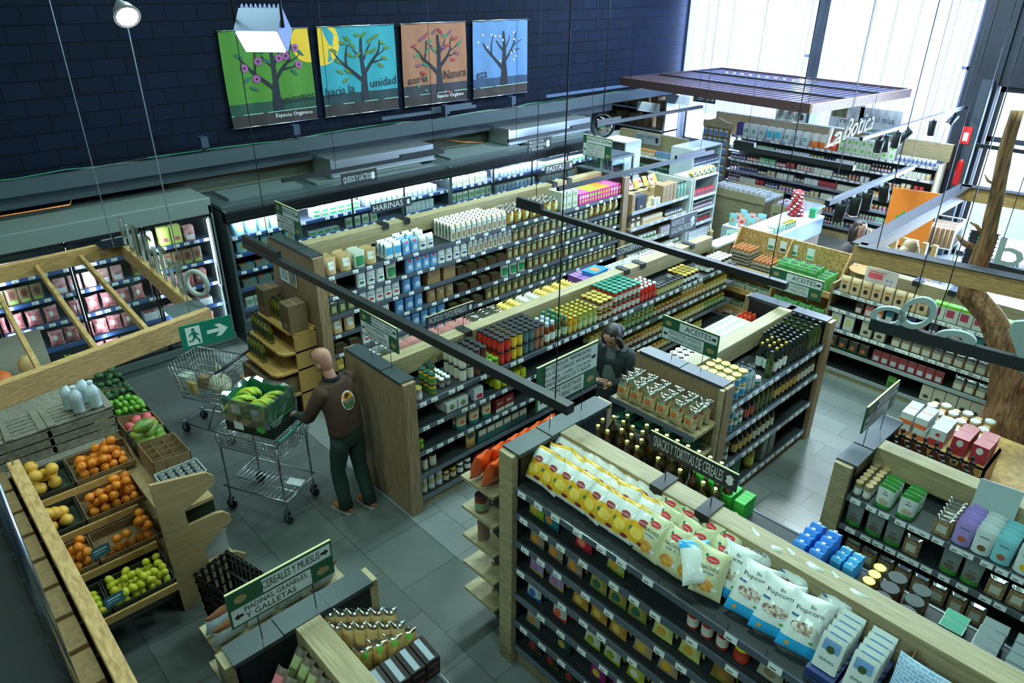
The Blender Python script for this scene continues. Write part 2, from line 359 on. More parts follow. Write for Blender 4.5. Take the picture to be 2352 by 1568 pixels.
def gondola(name, label, g, H, levels, back_levels=None, tagstep=.17, far_end=True, capseg=3, oakcap=False, guard=False, divx=(.14, None), endm=OAKV, rail=RAILM, divh=.2, back_tags=False, skip=.1, near_cap=True):
    L, W = g.L, g.W
    r = thing(name, label, 'gondola shelf', (g.o[0], g.o[1], 0), g.a)
    part('plinth', MB().box(.02, L - .02, .03, W - .03, 0, levels[-1] - .03), OAKH, r)
    part('back_panel', MB().box(.02, L - .02, W/2 - .015, W/2 + .015, levels[-1] - .03, H - divh), BLACK, r)
    part('divider', MB().box(divx[0], divx[1] or L - .02, W/2 - .075, W/2 + .075, H - divh, H), OAKH, r, bevel=.004)
    ends = [(0, 1)] + ([(L, -1)] if far_end else [])
    for ex, sg in ends:
        x0, x1 = sorted((ex, ex + sg * .035)); part('end_panel', MB().box(x0, x1, .02, W - .02, 0.02, H - .03), endm, r)
        x0, x1 = sorted((ex + sg * .035, ex + sg * .14)); part('end_liner', MB().box(x0, x1, .04, W - .04, levels[-1], H - .03), BLACKM, r)
        x0, x1 = sorted((ex - sg * .006, ex + sg * .15))
        for k in range(capseg):
            part('end_cap', MB().box(x0, x1, .01 + (W - .02) * k / capseg + .002, .01 + (W - .02) * (k + 1) / capseg - .002, H - .03, H + .006 * (k % 2)), CAPM, r)
        x0, x1 = sorted((ex, ex + sg * .13))
        for y0, y1 in ((-.03, .025), (W - .025, W + .03)): part('corner_post', MB().box(x0, x1, y0, y1, 0, H - .015), OAKV if endm is OAKV else OAK, r, bevel=.003)
    shelf_parts(r, levels, .14, L - (.14 if far_end else 0), 0.0, W/2 - .02, rail, tagstep, 1, guard=guard, skip=skip)
    if back_levels: shelf_parts(r, back_levels, .14, L - (.14 if far_end else 0), W/2 + .02, W, rail, tagstep * 2.2 if not back_tags else tagstep, -1, skip=.3, maxtags=40)
    return r
_cnt = {}
def fill(g, side, z, s0, s1, sp, desc, shelf, rows=1, layers=1, gap=.006, gd=.002, dep=.022, jit=.0015, rj=.05, tilt=0, group=None, stag=0, drop=0, cat=None, sc=1, zstep=None, W=None):
    """side 'F': s from the left end of the front face; side 'B': s from the left end seen from the back"""
    n = max(1, int((s1 - s0 + gap) / (sp.w * sc + gap)))
    step = (s1 - s0) / n if n > 1 else sp.w * sc + gap
    step = min(step, (sp.w * sc + gap) * 1.25)
    grp = group or ('%s on %s %s' % (desc, g.pn, shelf)); W = W or g.W
    cells = []
    for L_ in range(layers):
        for r in range(rows):
            for c in range(n):
                if drop and random.random() < drop and (L_ > 0 or layers == 1): continue
                cells.append((L_, r, c))
    for L_, r, c in cells:
        s = s0 + step * (c + .5) + (stag * (r % 2)) + random.uniform(-jit, jit); d = dep + sp.d * sc / 2 + r * (sp.d * sc + gd) + random.uniform(-jit, jit)
        if side == 'F': x, y, rz = s, d, g.a
        else: x, y, rz = g.L - s, W - d, g.a + PI
        wx, wy = g.wp(x, y)
        t = [desc + ',']
        if layers > 1: t.append(('lower layer', 'upper layer')[L_] if layers == 2 else nth(L_) + ' layer')
        if rows > 1: t.append(ORD[min(r, 9)] + ' row')
        if n > 1: t.append((nth(c) + ' from left') if n > 2 else ('left', 'right')[c])
        t[-1] += ','; t.append('%s %s' % (g.pn, shelf))
        lb = ' '.join(t)
        place(sp, (wx, wy, z + .003 + L_ * ((zstep or sp.h * sc) + .002)), rz + random.uniform(-rj, rj), lb, grp, tilt=0, sc=sc, rot=(tilt, 0, rz + random.uniform(-rj, rj)) if tilt else None)
# ---------------------------------------------------------------- setting
TD = brickmat('dark_floor_tiles', (74, 80, 78), (88, 95, 92), (58, 62, 62), .6, .6, .5, .38, noise=.22, msize=.005)
TL_ = brickmat('light_floor_tiles', (108, 114, 114), (122, 128, 127), (80, 84, 84), .6, .3, .5, .34, noise=.14, msize=.004)
BW = brickmat('painted_block_wall', (7, 16, 32), (10, 21, 40), (2, 5, 10), .4, .2, .5, .85, axes='YZ', msize=.008, bump=.5, noise=.15)
DW = mottled('dark_painted_plaster', (16, 24, 34), (24, 34, 46), 3, .7)
fl = MB().box(-14, 6, 3.0, 22, -.1, 0); fl.box(-3.05, 6, -4, 3.0, -.1, 0); fl.box(-14, -3.05, -4, 3.0, -.1, 0, 1)
struct('floor', fl, [TL_, TD])
wl = MB().box(-10.6, -10.3, -4, 12.2, 0, 7); wl.box(-10.6, -10.3, 12.2, 15.2, 2.35, 7); struct('wall_left', wl, BW)
wb = MB().box(-14, -10.25, 15.2, 15.5, 0, 7); wb.box(-10.25, -4.25, 15.2, 15.5, 0, 1.2); wb.box(-10.25, -4.25, 15.2, 15.5, 5.6, 7); wb.box(-3.72, 6, 15.2, 15.5, 3.1, 7); wb.box(-4.25, -3.72, 15.15, 15.5, 0, 7); wb.box(-7.25, -6.98, 15.2, 15.4, 1.2, 5.6)
struct('wall_back', wb, DW)
struct('wall_right', MB().box(6, 6.3, -4, 22, 0, 7), DW)
struct('wall_near', MB().box(-14, 6, -4.3, -4, 0, 7), DW)
struct('wall_storeroom', MB().box(-14, -13.7, 12, 15.2, 0, 7).box(-14, -10.6, 11.9, 12.2, 0, 7), M((150, 160, 170), .7))
struct('ceiling', MB().box(-14, 6, -4, 22, 7, 7.2), M((26, 32, 36), .8))
struct('trim_1', MB().box(-3.95, -3.78, 15.0, 15.15, 0, 3.2), M((50, 60, 72), .5))
b = MB().box(-10.3, -9.85, -4, 15.2, 2.42, 2.52).box(-9.92, -9.85, -4, 15.2, 2.52, 2.6).box(-10.3, -9.98, -4, 12.3, 2.25, 2.42)
struct('trim_2', b, M((52, 66, 72), .6))
b = MB(); b.box(-10.295, -10.27, 3.2, 12.0, 1.6, 2.25); struct('trim_3', b, M((120, 126, 112), .8))
# window with upright louvre blinds
for k, (x0, x1) in enumerate([(-10.22, -7.25), (-6.98, -4.3)]):
    f = MB()
    for a_, b_ in ((x0, x0 + .06), (x1 - .06, x1), ((x0 + x1) / 2 - .03, (x0 + x1) / 2 + .03)): f.box(a_, b_, 15.42, 15.48, 1.2, 5.6)
    f.box(x0, x1, 15.42, 15.48, 1.2, 1.28).box(x0, x1, 15.42, 15.48, 5.5, 5.6).box(x0, x1, 15.42, 15.48, 3.3, 3.36)
    wo = struct('window_%d' % (k + 1), f, M((60, 66, 74), .5))
    p = part('pane', MB().box(x0 + .06, x1 - .06, 15.44, 15.45, 1.28, 5.5), GLASS, wo)
BL = bpy.data.materials.new('blind_fabric'); BL.use_nodes = True; N, L = nodes(BL); N.clear()
o_ = N.new('ShaderNodeOutputMaterial'); t_ = N.new('ShaderNodeBsdfTranslucent'); d_ = N.new('ShaderNodeBsdfDiffuse'); x_ = N.new('ShaderNodeMixShader')
t_.inputs[0].default_value = (.60, .66, .86, 1); d_.inputs[0].default_value = (.75, .8, .88, 1); x_.inputs[0].default_value = .35
L.new(t_.outputs[0], x_.inputs[1]); L.new(d_.outputs[0], x_.inputs[2]); L.new(x_.outputs[0], o_.inputs[0])
for k, (x0, x1, nm) in enumerate([(-10.15, -7.3, 'left'), (-6.95, -4.35, 'right')]):
    r = thing('vertical_blind', 'white vertical louvre blind over the %s tall back window' % nm, 'blind', ((x0 + x1) / 2, 15.1, 0), 0, 'vertical blinds on the back windows')
    part('headrail', MB().box(x0 - (x0 + x1) / 2, x1 - (x0 + x1) / 2, -.04, .04, 4.46, 4.52), M((200, 208, 215), .5), r)
    n = 22; w_ = (x1 - x0) / n; s_ = MB().box(-w_ * .52, w_ * .52, -.0015, .0015, 1.95, 4.46); s_.box(w_ * .44, w_ * .52, -.0035, -.002, 1.95, 4.46, 1); sm = s_.mesh('louvre', [BL, M((96, 116, 170), .7)])
    for i in range(n): obj('louvre', sm, r, (x0 - (x0 + x1) / 2 + w_ * (i + .5), 0.004 * (i % 2), 0), (0, 0, .09))
struct('trim_4', MB().box(-10.25, -4.25, 15.1, 15.4, 4.52, 4.62), DW)
struct('wall_back_upper', MB().box(-10.25, -4.25, 15.3, 15.4, 4.62, 5.6), DW)
# glazed entrance
f = MB()
for x in (-3.66, -2.4, -1.1, .2, 1.5, 2.8): f.box(x - .04, x + .04, 15.3, 15.4, 0, 3.1)
f.box(-3.7, 6, 15.3, 15.4, 0, .08).box(-3.7, 6, 15.3, 15.4, 2.15, 2.24).box(-3.7, 6, 15.3, 15.4, 3.0, 3.1)
wo = struct('door_1', f, M((40, 50, 62), .4)); part('pane', MB().box(-3.66, 6, 15.34, 15.35, .08, 3.0), GLASS, wo)
st = MB().box(-14, 10, 22, 24, -.3, -.1).box(-14, 12, 15.5, 40, -.12, -.02); struct('ground_outside', st, M((190, 196, 200), .8))
# ---------------------------------------------------------------- gondolas
A90 = PI / 2
G2 = Gon((-4.63, 3.03), A90, 5.62, .95, 'pickle gondola')
G1 = Gon((-6.87, 3.45), A90, 5.55, 1.0, 'flour gondola')
G3 = Gon((-2.65, 5.1), A90, 2.15, .95, 'oil gondola')
G4 = Gon((-2.86, 2.62), 0, 4.2, .95, 'snack gondola')
G5 = Gon((-1.5, 4.8), 0, 3.2, .9, 'cracker gondola')
G6 = Gon((-2.98, .68), 0, 3.4, .88, 'cereal gondola')
L2 = [1.22, .95, .68, .42, .15]
L1 = [1.69, 1.44, 1.2, .95, .7, .45, .18]
L4 = [1.69, 1.48, 1.235, .99, .73, .46, .2]
gondola('shelf_gondola', 'low oak-ended gondola of pickles and preserves with grey end panel caps', G2, 1.5, L2, [1.22, .8, .4], far_end=False, tagstep=.13)
gondola('shelf_gondola', 'tall gondola of flour, pulses and pasta nearest the chiller cabinets', G1, 1.97, L1, [1.5, 1.0, .5], tagstep=.24, rail=RAILM, endm=OAKV)
gondola('shelf_gondola', 'short gondola of oil and vinegar bottles with deep black ends', G3, 1.5, [1.22, .87, .51, .14], [1.22, .7, .3], tagstep=.12, rail=M((120, 132, 160), .15, .2, coat=.6), capseg=2, divh=.2, endm=OAKV)
gondola('shelf_gondola', 'tall snack gondola with crisps and popcorn on its top shelf', G4, 1.95, L4, [1.69, 1.2, .7], tagstep=.19, guard=True, endm=BLACKM, divh=.28)
gondola('shelf_gondola', 'gondola of seed and cracker pouches by the sunlit floor at right', G5, 1.5, [1.24, .97, .68, .4, .15], [1.22, .7], tagstep=.09, endm=BLACKM, skip=.05)
gondola('shelf_gondola', 'cereal gondola in the foreground with oak divider and dark cap', G6, 1.5, [1.22, .9, .6, .3], [1.22, .9, .6, .3], tagstep=.2, endm=BLACKM)
# ---------------------------------------------------------------- goods on the gondolas
GL = dict(rough=.12, coat=.6)
def G(*c): return M(tuple(c), .18, coat=.5)
K_ = M((24, 28, 30), .35); LW = M((222, 226, 222), .55); DG = M((20, 84, 60), .4); GLD = M((212, 190, 92), .28, .7)
j_corn = jar('corn_jar', 'jar', .036, .105, G(206, 160, 40), M((18, 62, 54), .4), M((60, 120, 60)), n=12)
j_olive = jar('olive_jar', 'jar', .04, .13, G(96, 92, 30), M((16, 52, 44), .4), M((40, 44, 34)))
j_caper = jar('caper_jar', 'jar', .026, .10, G(86, 84, 70), LW, M((150, 140, 150)), n=10)
j_white = jar('bean_jar', 'jar', .038, .14, M((190, 186, 168), .5), K_, M((205, 200, 180)))
j_brown = jar('pate_jar', 'jar', .038, .14, M((86, 50, 34), .4), K_, M((104, 60, 44)))
j_goldj = jar('pickle_jar', 'jar', .045, .13, G(150, 150, 140), GLD, M((196, 196, 200)))
j_green = jar('pesto_jar', 'jar', .034, .10, G(90, 120, 40), M((120, 160, 40)), M((130, 170, 50)))
j_red = jar('sauce_jar', 'jar', .036, .135, M((190, 44, 34), .4), K_, M((206, 60, 44)))
j_yell = jar('curry_jar', 'jar', .036, .135, M((214, 170, 40), .4), K_, M((226, 190, 60)))
j_grey = jar('tapenade_jar', 'jar', .036, .135, M((72, 96, 98), .4), K_, M((84, 112, 116)))
j_tan = jar('hummus_jar', 'jar', .036, .135, M((142, 96, 72), .4), K_, M((156, 110, 84)))
b_cloth = bottle('apple_cider_bottle', 'bottle', .036, .25, G(120, 60, 24), M((170, 200, 224), .8), LW, neck=.5, sh=.62, caph=.05)
b_clothg = bottle('herb_vinegar_bottle', 'bottle', .036, .25, G(90, 84, 50), M((40, 110, 84), .8), M((180, 200, 170)), neck=.5, sh=.62, caph=.05)
b_must = bottle('yellow_sauce_bottle', 'bottle', .032, .2, G(198, 150, 34), GLD, M((214, 190, 90)), neck=.6, sh=.62)
b_dress = bottle('dressing_bottle', 'bottle', .032, .2, G(150, 156, 80), GLD, M((196, 206, 150)), neck=.6, sh=.62)
j_tomg = jar('tomato_sauce_jar', 'jar', .036, .14, G(170, 50, 30), M((20, 120, 96), .35), M((206, 200, 190)))
j_choc = jar('spread_jar', 'jar', .038, .12, G(110, 62, 36), GLD, M((200, 180, 150)))
b_ketch = bottle('ketchup_bottle', 'bottle', .034, .2, G(176, 34, 24), LW, M((200, 70, 60)), neck=.55, sh=.6)
j_must = jar('mustard_jar', 'jar', .03, .11, G(170, 150, 70), K_, M((190, 184, 140)), n=10)
j_jam = jar('jam_jar', 'jar', .036, .12, G(70, 22, 20), GLD, LW)
j_jamw = jar('honey_jar', 'jar', .038, .125, G(60, 30, 22), LW, LW)
j_mix = [jar('vegetable_jar', 'jar', .036, .117, G(*c), GLD, M(l)) for c, l in (((176, 140, 60), (200, 190, 150)), ((90, 110, 50), (140, 160, 120)), ((150, 70, 40), (196, 180, 160)), ((190, 120, 50), (206, 190, 150)))]
bx_open = carton('taco_kit_box', 'box', .13, .10, .20, [M((206, 208, 200)), M((60, 120, 60)), M((200, 120, 60)), M((120, 96, 70))], [('e', .5, .5, .2, .28, 1), ('e', .5, .5, .12, .16, 2)])
bx_red = carton('flyer_box', 'box', .12, .13, .16, [M((206, 212, 214)), M((200, 40, 40)), M((150, 130, 110))], [('r', .3, .9, .1, .45, 1)])
p_faj = pack('wrap_pouch', 'pouch', 'pouch', .13, .2, .06, [(.22, 1), (.85, 0), (1, 1)], [('t', 'FAJITAS', -.8, .8, .66, .76, 2), ('e', 0, .42, .5, .1, 3)], mats=[M((190, 176, 144)), M((40, 110, 104)), K_, M((190, 90, 60))])
bx_teal = carton('cracker_box', 'box', .11, .15, .06, [M((40, 100, 106)), M((196, 176, 150)), M((96, 64, 46)), M((60, 40, 34))], [('r', .06, .94, .5, .92, 1), ('r', 0, 1, .92, 1, 2), ('e', .5, .3, .25, .1, 2)])
bx_dred = carton('beetroot_pack', 'box', .12, .14, .09, [M((120, 28, 32)), M((196, 200, 180)), M((150, 60, 60))], [('t', 'BIO', .2, .8, .6, .8, 1), ('r', 0, 1, 0, .3, 1)])
can_y = jar('canned_sweetcorn', 'can', .036, .1, M((206, 200, 40)), M((200, 196, 60), .3, .5), M((190, 190, 30)), lidh=.008, neck=.97)
# pickle gondola, front
T = 'top shelf'
fill(G2, 'F', 1.22, .16, .34, j_goldj, 'gold-lid pickle jar', T, 1)
fill(G2, 'F', 1.22, .16, .32, j_olive, 'dark green-lid olive jar', T, 3, dep=.14)
fill(G2, 'F', 1.22, .34, .46, j_corn, 'yellow corn jar', T, 3, 2, dep=.03)
fill(G2, 'F', 1.22, .47, .62, j_caper, 'small white-lid caper jar', T, 5, dep=.06)
fill(G2, 'F', 1.22, .52, .68, j_olive, 'tall green-lid jar', T, 2, dep=.28)
fill(G2, 'F', 1.22, .70, .88, j_white, 'cream-label bean jar', T, 4, 2)
fill(G2, 'F', 1.22, .88, 1.05, j_brown, 'brown-label pate jar', T, 4, 2)
fill(G2, 'F', 1.22, 1.05, 1.2, j_green, 'lime green pesto jar', T, 3, 1)
fill(G2, 'F', 1.22, 1.2, 1.37, j_red, 'red-label sauce jar', T, 5, 2)
fill(G2, 'F', 1.22, 1.37, 1.54, j_yell, 'yellow-label curry jar', T, 5, 2)
fill(G2, 'F', 1.22, 1.54, 1.7, j_grey, 'grey-label tapenade jar', T, 5, 2)
fill(G2, 'F', 1.22, 1.7, 1.85, j_tan, 'tan-label hummus jar', T, 5, 2)
fill(G2, 'F', 1.22, 1.86, 2.03, b_cloth, 'blue cloth-topped cider bottle', T, 3)
fill(G2, 'F', 1.22, 2.03, 2.22, b_clothg, 'green cloth-topped vinegar bottle', T, 4)
fill(G2, 'F', 1.22, 2.22, 2.38, b_must, 'yellow sauce bottle', T, 5)
fill(G2, 'F', 1.22, 2.38, 2.72, b_dress, 'olive-green dressing bottle', T, 5)
fill(G2, 'F', 1.22, 2.72, 2.98, j_choc, 'gold-lid spread jar', T, 4, 2)
fill(G2, 'F', 1.22, 2.98, 3.5, j_tomg, 'green-lid tomato jar', T, 5, 2)
fill(G2, 'F', 1.22, 3.5, 3.82, b_ketch, 'white-cap ketchup bottle', T, 4)
fill(G2, 'F', 1.22, 3.84, 4.4, j_must, 'black-lid mustard jar', T, 2)
fill(G2, 'F', 1.22, 4.4, 4.75, j_jam, 'gold-lid dark jam jar', T, 4)
fill(G2, 'F', 1.22, 4.95, 5.55, j_jamw, 'white-label dark honey jar', T, 3)
S2 = 'second shelf'; S3 = 'third shelf'; S4 = 'fourth shelf'; S5 = 'bottom shelf'; S6 = 'sixth shelf'; S5b = 'fifth shelf'
fill(G2, 'F', .95, .5, .78, bx_open, 'white taco kit box', S2, 1)
fill(G2, 'F', .95, .85, .98, bx_red, 'white box with red mark', S2, 1)
fill(G2, 'F', .95, 1.15, 1.6, can_y, 'yellow sweetcorn can', S2, 3)
for i, (a_, b_) in enumerate([(2.6, 3.2), (3.2, 3.8), (3.8, 4.4), (4.4, 4.9), (4.9, 5.5)]): fill(G2, 'F', .95, a_, b_, j_mix[i % 4], ('amber vegetable jar', 'green vegetable jar', 'red vegetable jar', 'orange vegetable jar', 'amber vegetable jar, far end')[i], S2, 2, 1 + i % 2)
fill(G2, 'F', .68, .16, .28, j_green, 'green pesto jar', S3)
fill(G2, 'F', .68, .62, 1.12, p_faj, 'teal and cream wrap pouch', S3, 2)
fill(G2, 'F', .68, 1.14, 1.4, bx_dred, 'dark red beetroot pack', S3, 2)
for i, (a_, b_) in enumerate([(2.2, 2.9), (2.9, 3.6), (3.6, 4.3), (4.3, 5.0), (5.0, 5.5)]): fill(G2, 'F', .68, a_, b_, j_mix[(i + 1) % 4], ('green antipasto jar', 'red antipasto jar', 'orange antipasto jar', 'amber antipasto jar', 'green antipasto jar, far end')[i], S3, 2, 1)
fill(G2, 'F', .42, .18, .4, j_white, 'black-lid cream jar', S4, 1)
p_gold = pack('falafel_pouch', 'pouch', 'pouch', .13, .17, .04, [(.3, 1), (1, 0)], [('r', -.6, .6, .6, .85, 2)], mats=[M((176, 140, 66)), M((150, 110, 50)), M((60, 80, 90))])
fill(G2, 'F', .42, .74, .87, p_gold, 'mustard-yellow falafel pouch', S4)
fill(G2, 'F', .42, .9, 1.6, bx_teal, 'teal and cream cracker box', S4, 2)
for i, (a_, b_) in enumerate([(2.6, 3.4), (3.4, 4.2), (4.2, 5.0)]): fill(G2, 'F', .42, a_, b_, j_mix[(i + 2) % 4], ('red relish jar', 'orange relish jar', 'amber relish jar')[i], S4, 1)
j_blue = jar('baby_food_jar', 'jar', .036, .09, M((40, 90, 170), .4), LW, M((50, 110, 190)), n=12)
fill(G2, 'F', .15, .16, .44, j_goldj, 'white-lid jar with label', S5, 1, 2, sc=.88)
fill(G2, 'F', .15, .44, .62, j_choc, 'brown legume jar', S5, 2, 1)
fill(G2, 'F', .15, .62, .82, j_jamw, 'white-lid legume jar', S5, 2)
fill(G2, 'F', .15, .85, 1.15, bx_dred, 'red and white legume pack', S5, 2)
# pickle gondola, far side of the divider (seen from above)
pk_pink = pack('pink_snack_pouch', 'pouch', 'pouch', .12, .17, .05, [(1, 0)], [('e', 0, .55, .55, .16, 1), ('r', -.5, .5, .2, .3, 2)], mats=[M((226, 170, 166)), M((214, 60, 50)), LW])
pk_clear = pack('nut_bag', 'bag', 'pillow', .13, .18, .06, [(.55, 0), (1, 1)], [('r', -.6, .6, .3, .55, 2)], mats=[mottled('mixed_nuts', (120, 90, 50), (220, 200, 160), 60, .6), PLASTIC, LW])
pk_yel = pack('yellow_pouch', 'pouch', 'pillow', .12, .17, .05, [(1, 0)], [('r', -.5, .5, .5, .8, 1)], mats=[M((218, 190, 96)), M((190, 150, 60))])
pk_wht = pack('white_pouch', 'pouch', 'pillow', .12, .17, .05, [(1, 0)], [('r', -.5, .5, .5, .8, 1)], mats=[M((214, 216, 204)), M((150, 160, 150))])
bx_pur = carton('purple_cereal_box', 'box', .06, .2, .15, [M((112, 62, 150)), M((150, 110, 180)), M((90, 50, 130))], [('r', .1, .9, .1, .5, 1), ('Tr', .05, .95, .1, .9, 1)])
bx_blu = carton('blue_cereal_box', 'box', .2, .05, .28, [M((34, 130, 196)), M((200, 130, 60)), M((30, 110, 170))], [('Tr', .2, .8, .3, .7, 1)])
bx_wg = carton('white_carton', 'box', .07, .13, .07, [M((196, 208, 200)), M((70, 150, 120)), M((150, 170, 160))], [('r', 0, 1, .1, .3, 1), ('Tr', .1, .4, .1, .9, 1)])
j_wl = jar('white_lid_jar', 'jar', .036, .12, G(150, 130, 90), LW, LW, n=12)
LG = G2.L
def backfill(g, z, y0, y1, sp, desc, shelf, rows=3, layers=1, base=3.03, **k): fill(g, 'B', z, g.L - (y1 - base), g.L - (y0 - base), sp, desc, shelf, rows, layers, **k)
BK = 'far side'
backfill(G2, 1.22, 3.2, 3.5, pk_clear, 'clear bag of nuts', BK, 3)
backfill(G2, 1.22, 3.55, 4.5, pk_pink, 'pink pouch with red dot', BK, 4, rj=.16)
backfill(G2, 1.22, 4.5, 4.95, pk_clear, 'clear bag of mixed nuts', BK, 4, rj=.16)
backfill(G2, 1.22, 4.95, 5.25, pk_yel, 'yellow pouch beside the nuts', BK, 5, rj=.16)
backfill(G2, 1.22, 5.25, 5.55, pk_wht, 'white crinkled pouch', BK, 5, rj=.16)
backfill(G2, 1.22, 5.55, 6.15, pk_yel, 'yellow crinkled pouch', BK, 5, rj=.16)
backfill(G2, 1.22, 6.2, 6.62, bx_pur, 'purple cereal box on end', BK, 2, gap=.003)
backfill(G2, 1.22, 6.64, 6.86, bx_blu, 'flat blue cereal box', BK, 1, 3)
place(bx_blu, (G2.wp(3.5, .74)[0], 6.5, 1.42), 0.1, 'flat blue cereal box laid across the purple boxes', 'blue cereal boxes')
backfill(G2, 1.22, 6.9, 7.55, bx_wg, 'white carton with green band', BK, 5)
backfill(G2, 1.22, 7.55, 8.4, j_wl, 'white-lid baby jar', BK, 4)
# flour gondola, front
kraft = pack('kraft_flour_pouch', 'pouch', 'pouch', .15, .2, .08, [(1, 0)], [('r', -.5, .5, .3, .75, 1), ('r', -.3, .4, .45, .6, 2)], mats=[M((190, 158, 108)), LW, M((120, 150, 110))])
grn = pack('green_label_bag', 'bag', 'pouch', .15, .2, .07, [(1, 0)], [('r', -.75, .75, .1, .65, 1)], mats=[M((196, 200, 180)), M((30, 120, 70))])
flw = pack('white_flour_pack', 'flour pack', 'block', .11, .19, .075, [(1, 0)], [('e', 0, .3, .6, .08, 1), ('t', 'HARINA', -.6, .6, .5, .58, 2)], mats=[M((212, 216, 212)), M((60, 60, 110)), K_])
flr = pack('white_flour_pack', 'flour pack', 'block', .11, .19, .075, [(1, 0)], [('e', 0, .3, .6, .08, 1), ('t', 'HARINA', -.6, .6, .5, .58, 2)], mats=[M((212, 216, 212)), M((180, 50, 50)), K_])
flg = pack('white_flour_pack', 'flour pack', 'block', .11, .19, .075, [(1, 0)], [('e', 0, .3, .6, .08, 1), ('t', 'HARINA', -.6, .6, .5, .58, 2)], mats=[M((212, 216, 212)), M((30, 100, 70)), K_])
flc = pack('sky_flour_carton', 'flour pack', 'block', .11, .2, .075, [(1, 0)], [('r', -.8, .8, .25, .7, 1)], mats=[M((216, 222, 220)), M((60, 160, 210))])
flb = pack('blue_flour_bag', 'flour pack', 'block', .12, .19, .08, [(1, 0)], [('e', 0, .8, .4, .09, 1), ('e', 0, .35, .5, .18, 2)], mats=[M((96, 150, 196)), M((200, 50, 50)), M((190, 205, 215))])
flb2 = pack('blue_sugar_bag', 'flour pack', 'block', .12, .19, .08, [(1, 0)], [('e', 0, .35, .6, .2, 1)], mats=[M((84, 138, 190)), M((170, 190, 210))])
brn = pack('brown_paper_flour_bag', 'flour pack', 'block', .13, .17, .08, [(1, 0)], [('r', -.4, .4, .5, .75, 1)], mats=[M((142, 112, 76)), M((160, 140, 110))])
brnf = carton('brown_paper_bundle', 'flour pack', .2, .09, .14, [M((140, 110, 74)), M((120, 92, 60))], [('r', 0, 1, .45, .5, 1)])
pasta = pack('pasta_box', 'pasta pack', 'block', .075, .22, .065, [(1, 0)], [('r', -.5, .5, .1, .5, 1), ('t', 'PASTA', -.6, .6, .6, .68, 3), ('r', -.8, .8, .86, .9, 2)], mats=[M((206, 208, 196)), M((150, 110, 66)), M((210, 150, 50)), K_])
clr = pack('dry_pasta_bag', 'bag', 'pillow', .13, .205, .08, [(.7, 0), (1, 1)], [('r', -.5, .5, .25, .6, 2)], mats=[mottled('dry_pasta', (150, 110, 40), (214, 176, 90), 50, .5), PLASTIC, M((196, 206, 150))])
leg = pack('pulse_bag', 'pulse bag', 'block', .11, .18, .06, [(.72, 0), (1, 1)], [('r', -.5, .5, .15, .6, 2)], mats=[mottled('pulses', (84, 62, 36), (140, 110, 60), 70, .5), M((110, 120, 90), .15, coat=.5), M((150, 158, 104))])
leg2 = pack('lentil_bag', 'pulse bag', 'block', .11, .18, .06, [(.72, 0), (1, 1)], [('r', -.5, .5, .15, .6, 2)], mats=[mottled('lentils', (60, 66, 50), (96, 100, 70), 70, .5), M((86, 100, 90), .15, coat=.5), M((150, 158, 104))])
lflat = carton('flat_spice_pack', 'pulse bag', .16, .045, .2, [M((70, 52, 34), .3, coat=.4), M((120, 130, 90)), M((90, 66, 40))], [('Tr', .15, .85, .1, .8, 1)])
mag = carton('magenta_snack_bar_box', 'box', .05, .17, .13, [M((196, 50, 130)), M((236, 190, 210)), M((214, 180, 60)), M((214, 90, 160))], [('r', .1, .9, .55, .8, 1), ('e', .5, .3, .3, .12, 2), ('Tr', 0, 1, 0, 1, 3)])
lime_ = carton('green_snack_bar_box', 'box', .05, .17, .13, [M((196, 50, 130)), M((150, 200, 40)), M((214, 180, 60)), M((160, 210, 40))], [('r', .1, .9, .55, .8, 1), ('e', .5, .3, .3, .12, 2), ('Tr', 0, 1, 0, 1, 3)])
orng = carton('orange_snack_bar_box', 'box', .05, .17, .13, [M((196, 50, 130)), M((240, 140, 30)), M((214, 180, 60)), M((244, 140, 20))], [('r', .1, .9, .55, .8, 1), ('e', .5, .3, .3, .12, 2), ('Tr', 0, 1, 0, 1, 3)])
wbox = carton('white_tea_box', 'box', .10, .13, .09, [M((190, 196, 176)), M((150, 160, 120)), M((170, 176, 150))], [('r', .15, .85, .3, .7, 1)])
def f1(z, y0, y1, sp, desc, sh, rows=1, layers=1, **k): fill(G1, 'F', z, y0 - 3.45, y1 - 3.45, sp, desc, sh, rows, layers, **k)
f1(1.69, 3.6, 4.0, kraft, 'kraft flour pouch', T, 3, rj=.2); f1(1.69, 4.0, 4.15, grn, 'green-label bag', T, 3); f1(1.69, 4.15, 4.42, kraft, 'kraft semolina pouch', T, 2, rj=.2)
f1(1.69, 4.42, 4.66, flc, 'sky blue and white flour carton', T, 3); f1(1.69, 4.66, 4.92, flb, 'blue flour bag with red dot', T, 2, rj=.2); f1(1.69, 4.7, 5.15, flw, 'white flour pack', T, 2, dep=.2, rj=.25)
f1(1.69, 4.92, 5.15, flw, 'white flour pack in front', T, 1)
f1(1.69, 5.42, 6.22, pasta, 'white pasta box', T, 6, rj=.04); f1(1.69, 6.22, 6.4, pasta, 'white and yellow pasta box', T, 4)
f1(1.69, 6.42, 7.45, clr, 'clear bag of pasta shapes', T, 4, rj=.16); f1(1.69, 7.47, 7.85, wbox, 'cream tea box', T, 3, 2)
f1(1.69, 7.87, 8.1, mag, 'magenta snack bar box', T, 3); f1(1.69, 8.1, 8.35, lime_, 'magenta box with lime top', T, 3); f1(1.69, 8.35, 8.6, orng, 'magenta box with orange top', T, 3); f1(1.69, 8.6, 8.86, mag, 'pink snack bar box', T, 3)
